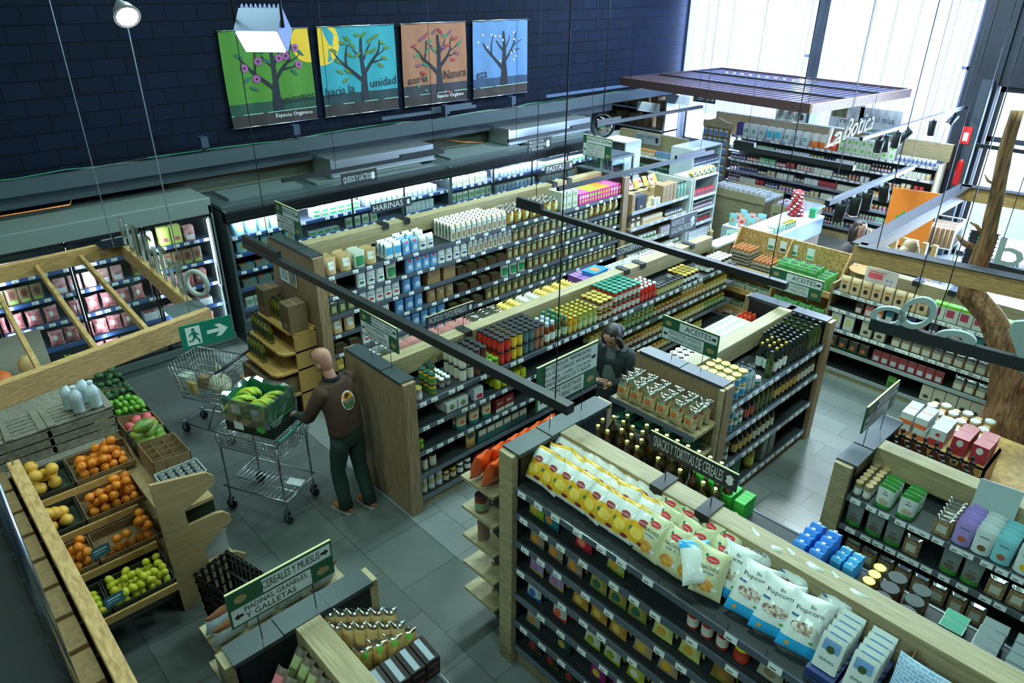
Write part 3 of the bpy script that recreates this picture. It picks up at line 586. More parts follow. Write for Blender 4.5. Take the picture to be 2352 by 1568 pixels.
rows_ = [
 (1.44, S2, [(3.6, 3.85, kraft, 'kraft sugar pouch'), (4.0, 4.4, flg, 'white pack with green oval'), (4.42, 4.66, grn, 'clear bag of sugar'), (4.7, 5.2, flb, 'blue bag with red dot'), (5.2, 5.7, flw, 'white flour pack'), (5.7, 6.5, pasta, 'white spaghetti box'), (6.5, 7.4, leg, 'brown pulse bag'), (7.4, 8.1, leg2, 'dark seed bag'), (8.1, 8.85, clr, 'brown nut bag')]),
 (1.2, S3, [(3.6, 3.95, leg2, 'dark grain bag'), (4.0, 4.6, flr, 'white pack with red oval'), (4.62, 4.98, flb2, 'sky blue sugar bag'), (5.0, 5.5, brnf, 'brown paper bundle'), (5.5, 6.4, lflat, 'flat red spice pack'), (6.4, 7.6, leg, 'bean bag'), (7.6, 8.85, leg2, 'dark pulse bag')]),
 (.95, S4, [(3.6, 3.95, kraft, 'kraft grain pouch'), (4.0, 4.45, flw, 'white sugar pack'), (4.5, 4.95, flb2, 'blue paper bag'), (5.0, 5.45, brn, 'brown paper bag'), (5.5, 6.3, lflat, 'flat brown legume pack'), (6.3, 6.8, grn, 'green-tinted pulse bag'), (6.8, 7.7, leg, 'tan pulse bag'), (7.7, 8.85, leg2, 'dark lentil bag')]),
 (.7, S5b, [(3.6, 4.0, lflat, 'flat dark legume pack'), (4.0, 4.6, flr, 'white pack with red mark'), (4.6, 5.3, flb2, 'blue flour bag'), (5.35, 6.0, lflat, 'flat amber pack'), (6.0, 6.9, leg, 'mixed pulse bag'), (6.9, 7.8, leg2, 'green lentil bag'), (7.8, 8.85, leg, 'chickpea bag')]),
 (.45, S6, [(3.6, 4.0, pk_yel, 'yellow flour bag'), (4.0, 4.7, flw, 'white pack with blue oval'), (4.7, 5.4, flb, 'blue flour pack'), (5.4, 6.3, lflat, 'flat pulse pack'), (6.3, 7.6, leg, 'brown bean bag')]),
 (.18, S5, [(3.6, 4.2, grn, 'green and white pack'), (4.2, 5.0, flb2, 'pale blue bag'), (5.0, 6.0, leg, 'brown lentil bag')])]
for z, sh, its in rows_:
    for y0, y1, sp, ds in its: f1(z, y0, y1, sp, ds, sh, 1, 2 if sp in (lflat, brnf) else 1)
# oil gondola
sunf = jar('mayonnaise_jar', 'jar', .045, .13, M((206, 212, 204), .3, coat=.4), GLD, M((60, 150, 200)), n=16)
wine = bottle('vinegar_bottle', 'bottle', .037, .29, G(18, 28, 24), M((190, 160, 60), .3, .5), LW)
oil = bottle('oil_bottle', 'bottle', .034, .27, G(16, 30, 22), K_, M((26, 42, 34)), neck=.42, sh=.62)
oilg = bottle('olive_oil_bottle', 'bottle', .036, .28, G(52, 70, 26), K_, M((80, 96, 60)), neck=.42, sh=.62)
clb = bottle('clear_vinegar_bottle', 'bottle', .03, .24, M((150, 170, 176), .1, coat=.6), M((60, 70, 70)), M((180, 190, 190)))
sml = jar('small_white_jar', 'jar', .04, .08, M((206, 212, 208)), LW, M((60, 120, 90)), n=14)
redb = bottle('red_label_vinegar', 'bottle', .035, .26, G(24, 30, 26), K_, M((190, 90, 80)))
whb = bottle('white_label_vinegar', 'bottle', .035, .26, G(24, 30, 26), K_, M((196, 200, 190)))
tan_ = bottle('tan_label_vinegar', 'bottle', .035, .26, G(22, 26, 22), K_, M((190, 160, 90)))
def f3(z, y0, y1, sp, desc, sh, rows=1, layers=1, **k): fill(G3, 'F', z, y0 - 5.1, y1 - 5.1, sp, desc, sh, rows, layers, **k)
f3(1.22, 5.25, 5.58, sunf, 'white and blue mayonnaise jar', T, 4, 2); f3(1.22, 5.6, 5.74, clb, 'clear vinegar bottle', T, 3); f3(1.22, 5.78, 5.87, sml, 'small white jar', T, 2)
f3(1.22, 6.0, 6.1, oilg, 'green cider vinegar bottle', T, 1); f3(1.22, 6.08, 6.36, wine, 'gold-foil vinegar bottle', T, 3); f3(1.22, 6.36, 6.8, oil, 'dark oil bottle', T, 5); f3(1.22, 6.8, 7.09, oilg, 'green olive oil bottle', T, 5)
f3(.87, 5.25, 5.45, sunf, 'white and blue jar', S2, 1, 2); f3(.87, 5.45, 5.62, sml, 'red and white jar', S2, 2, 2); f3(.87, 5.66, 5.84, redb, 'red-label vinegar bottle', S2, 2); f3(.87, 5.84, 6.2, oilg, 'green-label oil bottle', S2, 2); f3(.87, 6.2, 6.7, tan_, 'boxed tan-label bottle', S2, 2); f3(.87, 6.7, 7.1, whb, 'white-label vinegar bottle', S2, 2)
f3(.51, 5.25, 5.5, sml, 'white tub', S3, 2, 2); f3(.51, 5.55, 5.9, tan_, 'tan-label balsamic bottle', S3, 2); f3(.51, 5.9, 6.35, whb, 'white-label balsamic bottle', S3, 2)
gbx = carton('green_oil_case', 'box', .2, .26, .22, [M((16, 96, 64)), M((190, 210, 190)), M((14, 80, 52))], [('t', 'ACEITE', .15, .85, .3, .45, 1)])
bigb = bottle('large_oil_flask', 'bottle', .055, .3, G(110, 110, 30), K_, M((190, 180, 70)), neck=.36)
f3(.14, 5.3, 5.75, gbx, 'green cardboard oil case', S5, 1); f3(.14, 5.95, 6.1, bigb, 'large yellow-label oil flask', S5, 1); f3(.14, 6.15, 6.45, carton('grey_oil_can', 'can', .12, .28, .1, [M((110, 120, 116), .3, .4), M((90, 100, 96))]), 'grey tin of oil', S5, 1)
but = carton('margarine_box', 'box', .07, .05, .1, [M((196, 208, 190)), M((120, 160, 120)), M((170, 186, 160))], [('Tr', .2, .8, .3, .7, 1)])
net = pack('red_net_bag', 'bag', 'pillow', .09, .12, .05, [(1, 0)], [('e', 0, .5, .5, .2, 1)], mats=[M((190, 60, 30)), M((210, 190, 90))])
def b3(z, y0, y1, sp, desc, sh, rows=1, layers=1, **k): fill(G3, 'B', z, G3.L - (y1 - 5.1), G3.L - (y0 - 5.1), sp, desc, sh, rows, layers, **k)
b3(1.22, 5.9, 6.75, but, 'pale green margarine box', BK, 3, 3); b3(1.22, 6.78, 7.08, net, 'red net bag', BK, 3)
b3(1.22, 5.3, 5.85, jar('preserve_jar', 'jar', .04, .1, G(60, 40, 30), LW, LW), 'white-lid preserve jar', BK, 3)
# snack gondola
chip = [pack('corn_snack_bag', 'snack bag', 'pillow', .2, .27, .10, [(.1, 1), (.62, 0), (.93, 1), (1, 0)], [('e', 0, .66, .42, .085, 2), ('t', 'NATURCROK', -.36, .36, .635, .675, 3), ('e', -.2, .36, .6, .14, 4), ('r', .6, .78, .38, .48, 5), ('e', .4, .16, .3, .05, 6)], mats=[M((226, 176, 44), .3, coat=.3), M((226, 228, 224), .3, coat=.3), M((150, 36, 40)), LW, M((240, 206, 90)), M((40, 120, 80)), M((120, 40, 50))], seed=s) for s in (1, 2, 3)]
nacho = [pack('nacho_bag', 'snack bag', 'pillow', .21, .29, .10, [(1, 0)], [('e', 0, .8, .42, .07, 1), ('e', -.42, .86, .1, .035, 2), ('t', 'el Granero', -.28, .28, .78, .82, 3), ('t', 'NACHOS', -.6, .6, .58, .66, 4), ('r', -.35, .35, .50, .535, 5), ('t', 'SIN GLUTEN', -.3, .3, .507, .528, 3), ('e', 0, .25, .5, .14, 6), ('e', .55, .22, .2, .04, 3)], mats=[M((200, 200, 158), .4, coat=.15), M((196, 30, 40)), M((20, 110, 70)), LW, K_, M((50, 90, 140)), mottled('tortilla_chips', (190, 120, 40), (230, 170, 80), 30, .6)], seed=s) for s in (4, 5, 6)]
popc = [pack('popcorn_bag', 'snack bag', 'pillow', .24, .33, .11, [(.2, 1), (1, 0)], [('t', 'Bio', -.05, .2, .8, .86, 2), ('t', 'Popcorn', -.68, .68, .68, .78, 2), ('e', 0, .44, .72, .10, 3), ('r', -.8, -.4, .58, .62, 4), ('e', -.5, .1, .12, .04, 5), ('r', .4, .6, .24, .28, 6)], mats=[M((212, 218, 214), .4, coat=.2), M((40, 160, 220), .3, coat=.3), K_, mottled('popcorn_print', (120, 60, 40), (226, 222, 208), 40, .6), M((60, 90, 150)), M((200, 150, 70)), M((60, 150, 70))], seed=s) for s in (7, 8, 9)]
def lean(g, y, x, z, sp, i, rz, lab, grp, tl=.16): place(sp, (g.wp(x, y)[0], g.wp(x, y)[1], z + .034), 0, lab, grp, sc=.88, rot=(-tl - .38, random.uniform(-.06, .06), g.a + rz))
for r in range(4):
    n = 8 - (r == 3) * 1; x0 = .24 - .02 * r
    for c in range(n):
        x = x0 + c * .118 + .05 * (r % 2) + random.uniform(-.015, .015)
        if r == 0: x = .21 + c * .121
        lb = 'yellow and white corn snack bag, %s row, %s from left, snack gondola top' % (ORD[r], nth(c))
        lean(G4, .09 + r * .105, x, 1.69 + random.uniform(0, .012), chip[(r + c) % 3], c, random.uniform(-.22, .22), lb, 'yellow corn snack bags on the snack gondola', .2)
for r in range(4):
    for c in range(4):
        if r == 0 and c == 3: pass
        x = 1.14 + c * .128 - .02 * r + random.uniform(-.015, .015)
        lean(G4, .08 + r * .11, x, 1.69, nacho[(r * 2 + c) % 3], c, random.uniform(-.25, .2), 'pale green nacho bag, %s row, %s from left, snack gondola top' % (ORD[r], nth(c)), 'nacho bags on the snack gondola', .18)
pp = [(1.59, .15, 0, .15, 'standing beside the nacho bags'), (1.62, .30, 1, -.1, 'behind the first popcorn bag'), (1.75, .11, 2, .25, 'leaning, second along the front'), (1.84, .31, 0, .0, 'at the back by the divider'), (1.90, .10, 1, .3, 'leaning, third along the front'), (2.06, .31, 2, -.1, 'at the back, rightmost, by the divider'), (2.05, .10, 0, .3, 'rightmost along the front')]
for x, y, k, a_, ds in pp: lean(G4, y, x, 1.69, popc[k], 0, a_ - .1, 'white and blue popcorn bag ' + ds, 'popcorn bags on the snack gondola', .3)
place(popc[1], (G4.wp(1.36, .26)[0], G4.wp(1.7, .20)[1], 1.93), 0, 'popcorn bag fallen flat on its face at the shelf edge', 'popcorn bags on the snack gondola', rot=(PI/2 + .6, 0, .8), sc=.72)
sv = carton('seaweed_display_box', 'box', .13, .13, .26, [M((40, 60, 110)), M((196, 206, 206)), M((100, 84, 60))], [('r', .02, .98, .0, .25, 0)])
svp = pack('seaweed_pack', 'seaweed pack', 'block', .115, .19, .02, [(1, 0)], [('r', -.7, .7, .55, .85, 1), ('e', 0, .6, .35, .1, 2), ('t', 'SEAVEG', -.6, .6, .25, .33, 3)], mats=[M((206, 214, 210)), M((110, 150, 200)), M((60, 80, 40)), M((30, 50, 90))])
for i in range(2):
    place(carton('seaweed_display_box', 'box', .135, .07, .34, [M((40, 60, 116)), M((30, 50, 100)), M((100, 84, 60))], [('t', 'SEAVEG', .2, .8, .3, .6, 1)]), (*G4.wp(2.20 + i * .15, .2), 1.69), 0, 'dark blue display tray of seaweed packs, %s one' % ('left', 'right')[i], 'seaweed display trays')
    for k in range(5): place(svp, (*G4.wp(2.20 + i * .15, .07 + k * .05), 1.765), 0, 'white seaweed pack, %s in the %s display tray' % (('front', 'second', 'third', 'fourth', 'rearmost')[k], ('left', 'right')[i]), 'seaweed packs on the snack gondola', rot=(-.35, 0, 0))
wave = pack('large_seaweed_bag', 'snack bag', 'pillow', .26, .32, .07, [(1, 0)], [('e', 0, .2, .3, .1, 2), ('t', 'SEAVEG', -.5, .5, .06, .1, 3)], mats=[brickmat('wave_print', (120, 165, 215), (150, 190, 226), (206, 220, 230), .03, .016, .5, .4, axes='XZ', msize=.002, noise=.05), M((40, 80, 160)), M((70, 84, 40)), M((40, 60, 110))])
place(wave, (*G4.wp(2.57, .10), 1.69), 0, 'large blue wave-pattern seaweed bag leaning at the right', rot=(-.35, 0, -.05))
bxo = MB(); bxo.box(-.14, .14, -.12, .12, 0, .01).box(-.14, -.135, -.12, .12, 0, .2).box(.135, .14, -.12, .12, 0, .2).box(-.14, .14, .115, .12, 0, .24).box(-.14, .14, .12, .24, .235, .24, 1)
o = part('open_blue_box', bxo, [CARD, M((34, 74, 150))], None, (*G4.wp(2.62, .30), 1.69)); tag(o, 'open cardboard box with blue flap behind the wave-pattern bag', 'box')
ncb = pack('tortilla_chip_bag', 'snack bag', 'pillow', .2, .26, .09, [(.8, 0), (1, 1)], [('r', -.4, .4, .4, .7, 2)], mats=[mottled('chips_in_bag', (150, 120, 60), (206, 180, 110), 24, .5), PLASTIC, LW], seed=12)
for i in range(3): place(ncb, (*G4.wp(2.88 + i * .17, .2 + .1 * (i % 2)), 1.69), 0, 'clear bag of tortilla chips by the wave bag, %s' % ('leftmost', 'middle', 'rightmost')[i], 'clear tortilla chip bags', rot=(-.3, 0, .2 * (i - 1)))
# snack gondola lower shelves
def sbag(nm, c1, c2, c3, W=.13, H=.165, txt=None, tc=K_, style='pillow', seed=0, D=.05):
    return pack(nm, 'snack bag', style, W, H, D, [(.2, 1), (1, 0)], [('e', 0, .4, .5, .17, 2)] + ([('t', txt, -.6, .6, .66, .76, 3)] if txt else []), mats=[M(c1, .35, coat=.2), M(c2, .35, coat=.2), M(c3), tc], seed=seed)
zip_ = lambda z: dict(z=z)
rows4 = [
 (1.48, S2, [(.2, .33, sbag('lime_chip_bag', (150, 170, 50), (110, 140, 40), (206, 150, 60)), 'lime green chip bag'), (.34, .6, sbag('teal_chip_bag', (20, 120, 130), (16, 90, 100), (190, 120, 60)), 'teal chip bag'), (.62, .86, sbag('red_chip_bag', (190, 40, 56), (150, 30, 44), (220, 120, 90)), 'red chip bag'), (.88, 1.06, sbag('lime_chip_bag', (176, 180, 110), (120, 150, 40), (206, 150, 60)), 'pale lime chip bag'), (1.46, 1.74, j_tomg, 'red salsa jar'), (1.76, 1.86, jar('guacamole_jar', 'jar', .045, .1, G(170, 60, 40), M((200, 200, 30)), M((190, 60, 40))), 'yellow-lid dip jar'), (1.9, 2.15, sbag('pale_cracker_bag', (170, 170, 150), (180, 176, 160), (130, 120, 90)), 'pale cracker bag'), (2.18, 2.42, sbag('yellow_crisp_bag', (206, 140, 30), (220, 200, 30), (60, 70, 160)), 'yellow and blue crisp bag')]),
 (1.235, S3, [(.2, .72, sbag('protein_chip_bag', (150, 130, 110), (110, 96, 84), (206, 130, 40), txt='PROTEIN', tc=M((200, 40, 40))), 'grey protein chip bag'), (.76, 1.22, sbag('grain_cracker_bag', (150, 140, 70), (110, 130, 60), (40, 90, 70)), 'green-label grain cracker bag'), (1.24, 1.62, sbag('vegetable_stick_bag', (196, 196, 120), (200, 210, 110), (200, 150, 60), txt='VEGETALES'), 'pale vegetable stick bag'), (1.66, 1.95, sbag('pretzel_bag', (130, 100, 50), (120, 130, 40), (150, 110, 50)), 'brown pretzel bag'), (2.05, 2.5, sbag('red_dot_nut_bag', (190, 130, 40), (200, 150, 50), (216, 70, 56)), 'amber bag with red dot'), (2.6, 2.8, sbag('green_nut_bag', (40, 90, 70), (30, 100, 80), (150, 170, 150)), 'green and white nut bag')]),
 (.99, S4, [(.2, .6, sbag('mauve_cracker_bag', (166, 130, 176), (170, 150, 80), (150, 110, 150)), 'mauve-label cracker bag'), (.62, 1.1, sbag('oat_cracker_bag', (176, 130, 50), (180, 140, 60), (206, 170, 90)), 'golden oat cracker bag'), (1.12, 1.5, sbag('lentil_curl_bag', (176, 150, 120), (170, 140, 110), (206, 160, 40), txt='LENTEJA'), 'pink-beige lentil curl bag'), (1.54, 1.8, sbag('protein_chip_bag', (170, 160, 140), (190, 60, 40), (216, 180, 50), txt='PROTEIN', tc=M((200, 40, 40))), 'red-edged protein chip bag'), (1.84, 2.3, sbag('white_mix_bag', (150, 146, 140), (190, 190, 180), (150, 110, 60)), 'grey and white snack bag')]),
 (.73, S5b, [(.2, .45, sbag('dinosaur_snack_bag', (186, 190, 190), (40, 100, 170), (40, 100, 170)), 'white snack bag with blue shape'), (.45, .72, sbag('dinosaur_snack_bag', (186, 180, 176), (190, 50, 40), (206, 90, 50)), 'white snack bag with red shape'), (.74, 1.08, sbag('dinosaur_snack_bag', (190, 194, 180), (160, 180, 40), (130, 140, 40)), 'white snack bag with green shape'), (1.1, 1.45, sbag('yellow_snack_bag', (170, 176, 60), (180, 190, 40), (206, 206, 190)), 'lime yellow snack bag'), (1.5, 1.9, sbag('noodle_snack_bag', (176, 140, 60), (170, 150, 60), (206, 180, 90)), 'golden noodle snack bag')]),
 (.46, S6, [(.2, .48, sbag('grey_rice_cake_bag', (150, 150, 136), (110, 130, 110), (170, 120, 60)), 'grey rice cake bag'), (.5, .78, sbag('dark_green_bag', (20, 60, 50), (16, 50, 40), (170, 140, 60)), 'dark green snack bag'), (.8, 1.2, sbag('magenta_snack_bag', (140, 36, 110), (130, 30, 100), (190, 170, 60)), 'magenta snack bag'), (1.2, 1.5, sbag('lime_bag', (150, 160, 40), (130, 150, 40), (100, 120, 60)), 'lime green snack bag')]),
 (.2, S5, [(.2, .75, sbag('black_crisp_bag', (30, 36, 30), (70, 80, 30), (150, 40, 50), txt='SANO', tc=LW), 'black crisp bag with red oval')])]
for z, sh, its in rows4:
    for a_, b_, sp, ds in its: fill(G4, 'F', z + .004, a_, b_, sp, ds, sh, 1 if sp.cat == 'jar' else 2, 1, tilt=0 if sp.cat == 'jar' else -.12, dep=.03, sc=1 if sp.cat == 'jar' else 1.1)
# snack gondola, far side top shelf (s measured along world x from -2.86)
beer = bottle('cider_bottle', 'bottle', .034, .26, G(60, 42, 16), M((206, 196, 110), .3, .5), M((60, 50, 30)), neck=.36, sh=.58)
def b4(x0, x1, sp, desc, rows=1, layers=1, **k): fill(G4, 'B', 1.69, G4.L - (x1 + 2.86), G4.L - (x0 + 2.86), sp, desc, BK, rows, layers, **k)
for (bx, by, i) in [(x, y, i) for i, (x, y) in enumerate([(-2.62 + .085 * c + .03 * (r % 2), 3.17 + .085 * r + .02) for r in range(1, 5) for c in range(12) if random.random() > .22])]:
    place(beer, (bx, by, 1.693), 0, 'brown bottle with gold cap, %s of those behind the snack divider' % nth(i), 'gold-capped bottles behind the snack divider')
grc = carton('green_milk_carton', 'carton', .07, .2, .07, [M((70, 190, 60)), LW], [('r', .2, .8, .5, .8, 1)], 'gable')
grb = carton('green_juice_box', 'carton', .07, .14, .07, [M((60, 170, 60)), M((210, 220, 210)), M((40, 140, 60))], [('r', 0, 1, 0, .4, 1)])
blc = carton('blue_milk_carton', 'carton', .07, .2, .07, [M((50, 130, 220)), LW], [('r', .2, .8, .5, .8, 1)], 'gable')
b4(-1.9, -1.72, grc, 'green milk carton', 2); b4(-1.7, -1.5, grb, 'green juice box', 2)
b4(-1.17, -.96, blc, 'blue milk carton', 4); b4(-.96, -.82, carton('small_blue_carton', 'carton', .055, .13, .055, [M((60, 160, 220)), LW], [], 'gable'), 'small blue carton', 3)
b4(-.82, -.7, jar('gold_lid_jar', 'jar', .034, .12, G(120, 110, 60), GLD, LW), 'gold-lid jar', 3)
b4(-.7, -.45, jar('black_lid_jar', 'jar', .05, .13, G(90, 60, 30), M((40, 46, 48)), M((120, 80, 50))), 'wide black-lid jar', 3)
tub = lambda nm, c, c2, w_=.11, h=.07, d=.075: carton(nm, 'tub', w_, h, d, [M(c, .2, coat=.4), M(c2), M(c)], [('Tr', .04, .96, .05, .95, 1)])
b4(-.45, -.27, tub('green_lid_tub', (20, 110, 86), (24, 130, 100)), 'green-lid tub', 2)
b4(-.27, .05, tub('clear_tray', (70, 84, 84), (84, 100, 100)), 'smoky plastic tray', 4, 2)
b4(.05, .3, tub('labelled_tray', (60, 76, 70), (110, 170, 140), .12, .03, .09), 'tray with mint label', 3, 5)
b4(.3, .5, tub('salad_box', (60, 80, 60), (190, 180, 70), .12, .05, .1), 'salad box with yellow label', 3, 3)
b4(.5, .8, tub('blue_tray', (70, 90, 96), (60, 150, 200), .12, .03, .09), 'tray with blue label', 3, 4)
# cracker gondola
seedp = pack('seed_pouch', 'pouch', 'pouch', .12, .19, .05, [(.15, 1), (.86, 0), (1, 1)], [('e', 0, .3, .55, .13, 2), ('r', -.35, .35, .6, .63, 3), ('t', 'Bio', -.2, .2, .7, .76, 3)], mats=[M((196, 206, 200)), M((50, 140, 50)), mottled('seeds', (150, 136, 110), (190, 176, 150), 90, .6), K_])
greyp = pack('grey_seed_pouch', 'pouch', 'pouch', .12, .18, .05, [(.2, 1), (1, 0)], [('e', 0, .35, .6, .14, 2), ('r', -.4, .4, .55, .58, 3)], mats=[M((120, 130, 128)), M((60, 140, 50)), M((100, 88, 76)), K_])
def npouch(nm, c, e): return pack(nm, 'pouch', 'pouch', .12, .18, .05, [(1, 0)], [('e', 0, .3, .45, .12, 1), ('r', -.5, .5, .72, .76, 2)], mats=[M(c, .45), M(e), M((90, 100, 110))])
spj = jar('spice_jar', 'jar', .03, .12, G(150, 140, 110), M((170, 140, 96)), LW, n=12)
ccb = pack('cracker_bag', 'bag', 'block', .11, .16, .05, [(.8, 0), (1, 1)], [('r', -.6, .6, .2, .6, 2)], mats=[mottled('seed_crackers', (110, 80, 50), (176, 150, 110), 60, .5), PLASTIC, M((190, 196, 180))])
def f5(z, x0, x1, sp, desc, sh, rows=1, layers=1, **k): fill(G5, 'F', z, x0 + 1.5, x1 + 1.5, sp, desc, sh, rows, layers, **k)
f5(1.24, -1.35, -1.21, spj, 'cork-lid spice jar', T, 6, 1); f5(1.24, -1.2, -.84, seedp, 'white and green seed pouch', T, 4, rj=.12)
f5(1.24, -.78, -.66, ccb, 'clear cracker bag', T, 6); f5(1.24, -.66, -.54, npouch('lilac_fruit_pouch', (160, 140, 206), (170, 90, 60)), 'lilac fruit pouch', T, 6, rj=.1)
f5(1.24, -.54, -.42, npouch('white_fruit_pouch', (206, 216, 216), (110, 80, 50)), 'white nut pouch', T, 6, rj=.1); f5(1.24, -.42, -.29, npouch('turquoise_fruit_pouch', (130, 196, 206), (150, 90, 60)), 'turquoise almond pouch', T, 6, rj=.1)
f5(1.24, -.29, .1, npouch('white_mango_pouch', (206, 214, 212), (206, 170, 40)), 'white mango pouch', T, 6, rj=.1)
f5(.97, -1.35, -1.22, greyp, 'grey walnut pouch', S2); f5(.97, -1.2, -.93, greyp, 'grey and green chia pouch', S2, 1); f5(.97, -.92, -.7, ccb, 'brown seed cracker bag', S2, 1); f5(.97, -.68, -.4, greyp, 'grey and green flax pouch', S2, 1); f5(.97, -.38, .0, ccb, 'orange cracker bag', S2, 1)
f5(.68, -1.3, -.3, ccb, 'dark seed bar bag', S3, 1)
drk = bottle('cola_bottle', 'bottle', .032, .25, G(60, 34, 14), K_, M((40, 30, 24)), neck=.38, sh=.55)
for r in range(5):
    for c in range(7):
        if random.random() > .1: place(drk, (-1.32 + c * .085 + .03 * (r % 2), 5.33 + r * .075, 1.223), 0, 'brown bottle with black cap, %s row behind divider, %s from left' % (ORD[r], nth(c)), 'black-capped bottles behind the cracker divider')
# cereal gondola
def f6(side, x0, x1, sp, desc, rows=1, layers=1, **k):
    if side == 'F': fill(G6, 'F', 1.22, x0 + 2.98, x1 + 2.98, sp, desc, T, rows, layers, **k)
    else: fill(G6, 'B', 1.22, G6.L - (x1 + 2.98), G6.L - (x0 + 2.98), sp, desc, BK, rows, layers, **k)
rolp = pack('pink_biscuit_roll', 'snack roll', 'pillow', .075, .24, .07, [(.1, 1), (.86, 0), (1, 1)], [('r', -.5, .5, .3, .6, 2)], mats=[M((214, 120, 130), .4), M((96, 84, 70)), M((150, 60, 90))])
rolg = pack('green_biscuit_roll', 'snack roll', 'pillow', .075, .24, .07, [(.1, 1), (.86, 0), (1, 1)], [('r', -.5, .5, .3, .6, 2)], mats=[M((150, 160, 110), .4), M((96, 84, 70)), M((110, 130, 80))])
for i in range(8):
    place(rolp if i > 2 else rolg, (-2.72 + (i % 4) * .082 + .04 * (i // 4), .9 - .13 * (i // 4), 1.24), 0, ('pink' if i > 2 else 'green') + ' wrapped biscuit roll beside the oak divider, %s' % nth(i), 'wrapped biscuit rolls', rot=(-.5, .2, .4))
cone = pack('cone_bag', 'bag', 'pillow', .09, .26, .07, [(.86, 0), (1, 1)], [], mats=[mottled('toast_cones', (176, 140, 84), (206, 176, 120), 14, .6), PLASTIC], seed=3)
flake = pack('flake_bag', 'bag', 'pillow', .12, .2, .08, [(.88, 0), (1, 1)], [('e', .4, .8, .3, .1, 2)], mats=[mottled('flakes', (150, 110, 50), (206, 170, 96), 40, .6), PLASTIC, M((90, 170, 60))], seed=8)
for r in range(2):
    for i in range(6): place(cone, (-2.80 + i * .045 + r * .11, 1.22 + i * .052 - r * .02, 1.22), 0, 'clear-topped bag of breadsticks, %s in the %s fan' % (nth(i), ('left', 'right')[r]), 'breadstick bags on the cereal gondola', rot=(-.25, 0, .9))
for i in range(5): place(flake, (-2.54 + .02 * i, 1.17 + i * .085, 1.22), 0, 'clear bag of flakes, %s from the divider' % nth(i), 'flake bags on the cereal gondola', rot=(-.2, 0, .8))
chx = carton('chocolate_box', 'box', .09, .07, .18, [M((36, 26, 26), .3), M((150, 160, 170), .3), M((96, 56, 44)), M((30, 24, 24))], [('Tr', .3, .7, .05, .95, 1), ('r', .1, .9, .3, .6, 2)])
for k in range(2):
    for i in range(5): place(chx, (-2.34 + k * .004, 1.155 + i * .098, 1.22 + .07 * k), 0, 'dark chocolate box, %s from the divider, %s of its stack' % (nth(i), ('bottom', 'top')[k]), 'dark chocolate boxes', rot=(0, 0, PI/2 - .06))
# ---------------------------------------------------------------- signs
SW = M((196, 204, 206), .55); SG = M((32, 84, 58), .5); SK = M((34, 40, 46), .5); SEDGE = M((206, 200, 150), .6); BRN = M((150, 130, 90), .6)
def arrow(a, x, z, s, d, m, y): a.poly([(x + d * p * s, y, z + q * s) for p, q in ((.5, 0), (0, .42), (0, .18), (-.5, .18), (-.5, -.18), (0, -.18), (0, -.42))], m)
def end_sign(label, loc, rz, top, bottom, w_=.6, h=.25, rods=.22, split=.42, top_first=True, logo=True):
    """green end-of-aisle sign: two white bands, lettering and arrows, on two thin rods"""
    r = thing('aisle_sign', label, 'sign', loc, rz)
    a = MB().box(-w_/2, w_/2, -.006, .006, rods, rods + h, 0); y = -.0075
    a.box(-w_/2, w_/2, -.0065, .0065, rods + h, rods + h + .004, 3)
    hs = h * split; zt = rods + h - hs + .004
    x0 = -w_/2 + (.13 * w_ / .6 if top_first else .012)
    a.add([(x0 + .1 * w_, y, zt), (w_/2 - .01, y, zt), (w_/2 - .01, y, rods + h - .014), (x0 + .1 * w_, y, rods + h - .014)], [(0, 1, 2, 3)], 1)
    a.add([(-w_/2 + .01, y, rods + .012), (w_/2 - .14, y, rods + .012), (w_/2 - .14, y, zt - .012), (-w_/2 + .01, y, zt - .012)], [(0, 1, 2, 3)], 1)
    n = len(top); lh = (rods + h - .014 - zt) / (n + .35)
    for i, t in enumerate(top):
        wd = min(w_ * (.56 if top_first else .8), .03 * len(t) * lh / .05)
        a.text(t, w_/2 - .075 - wd, rods + h - .016 - lh * (i + .98), wd, lh * .8, y - .001, 2)
    arrow(a, w_/2 - .045, (zt + rods + h - .014) / 2, .05, 1, 2, y - .001)
    n = len(bottom); lh = (zt - .012 - rods - .012) / (n + .3)
    for i, t in enumerate(bottom):
        wd = min(w_ * .6, .03 * len(t) * lh / .05); a.text(t, -w_/2 + .08, zt - .014 - lh * (i + .98), wd, lh * .8, y - .001, 2)
    arrow(a, -w_/2 + .045, (zt + rods) / 2, .05, -1, 2, y - .001)
    a.poly([(w_/2 - .07 + .04 * math.cos(t * PI / 5), y - .0005, rods + .06 + .03 * math.sin(t * PI / 5) * (1 if t % 2 else .7)) for t in range(10)], 4)
    if top_first: a.poly([(-w_/2 + .07 + .035 * math.cos(t * PI / 5), y - .0005, rods + h - .06 + .025 * math.sin(t * PI / 5)) for t in range(10)], 4)
    part('board', a, [SG, SW, INK, SEDGE, BRN], r)
    for x in (-w_ * .27, w_ * .27): part('rod', MB().tube([(x, 0, 0), (x, 0, rods + .02)], .003, 5), BLACK, r)
    return r
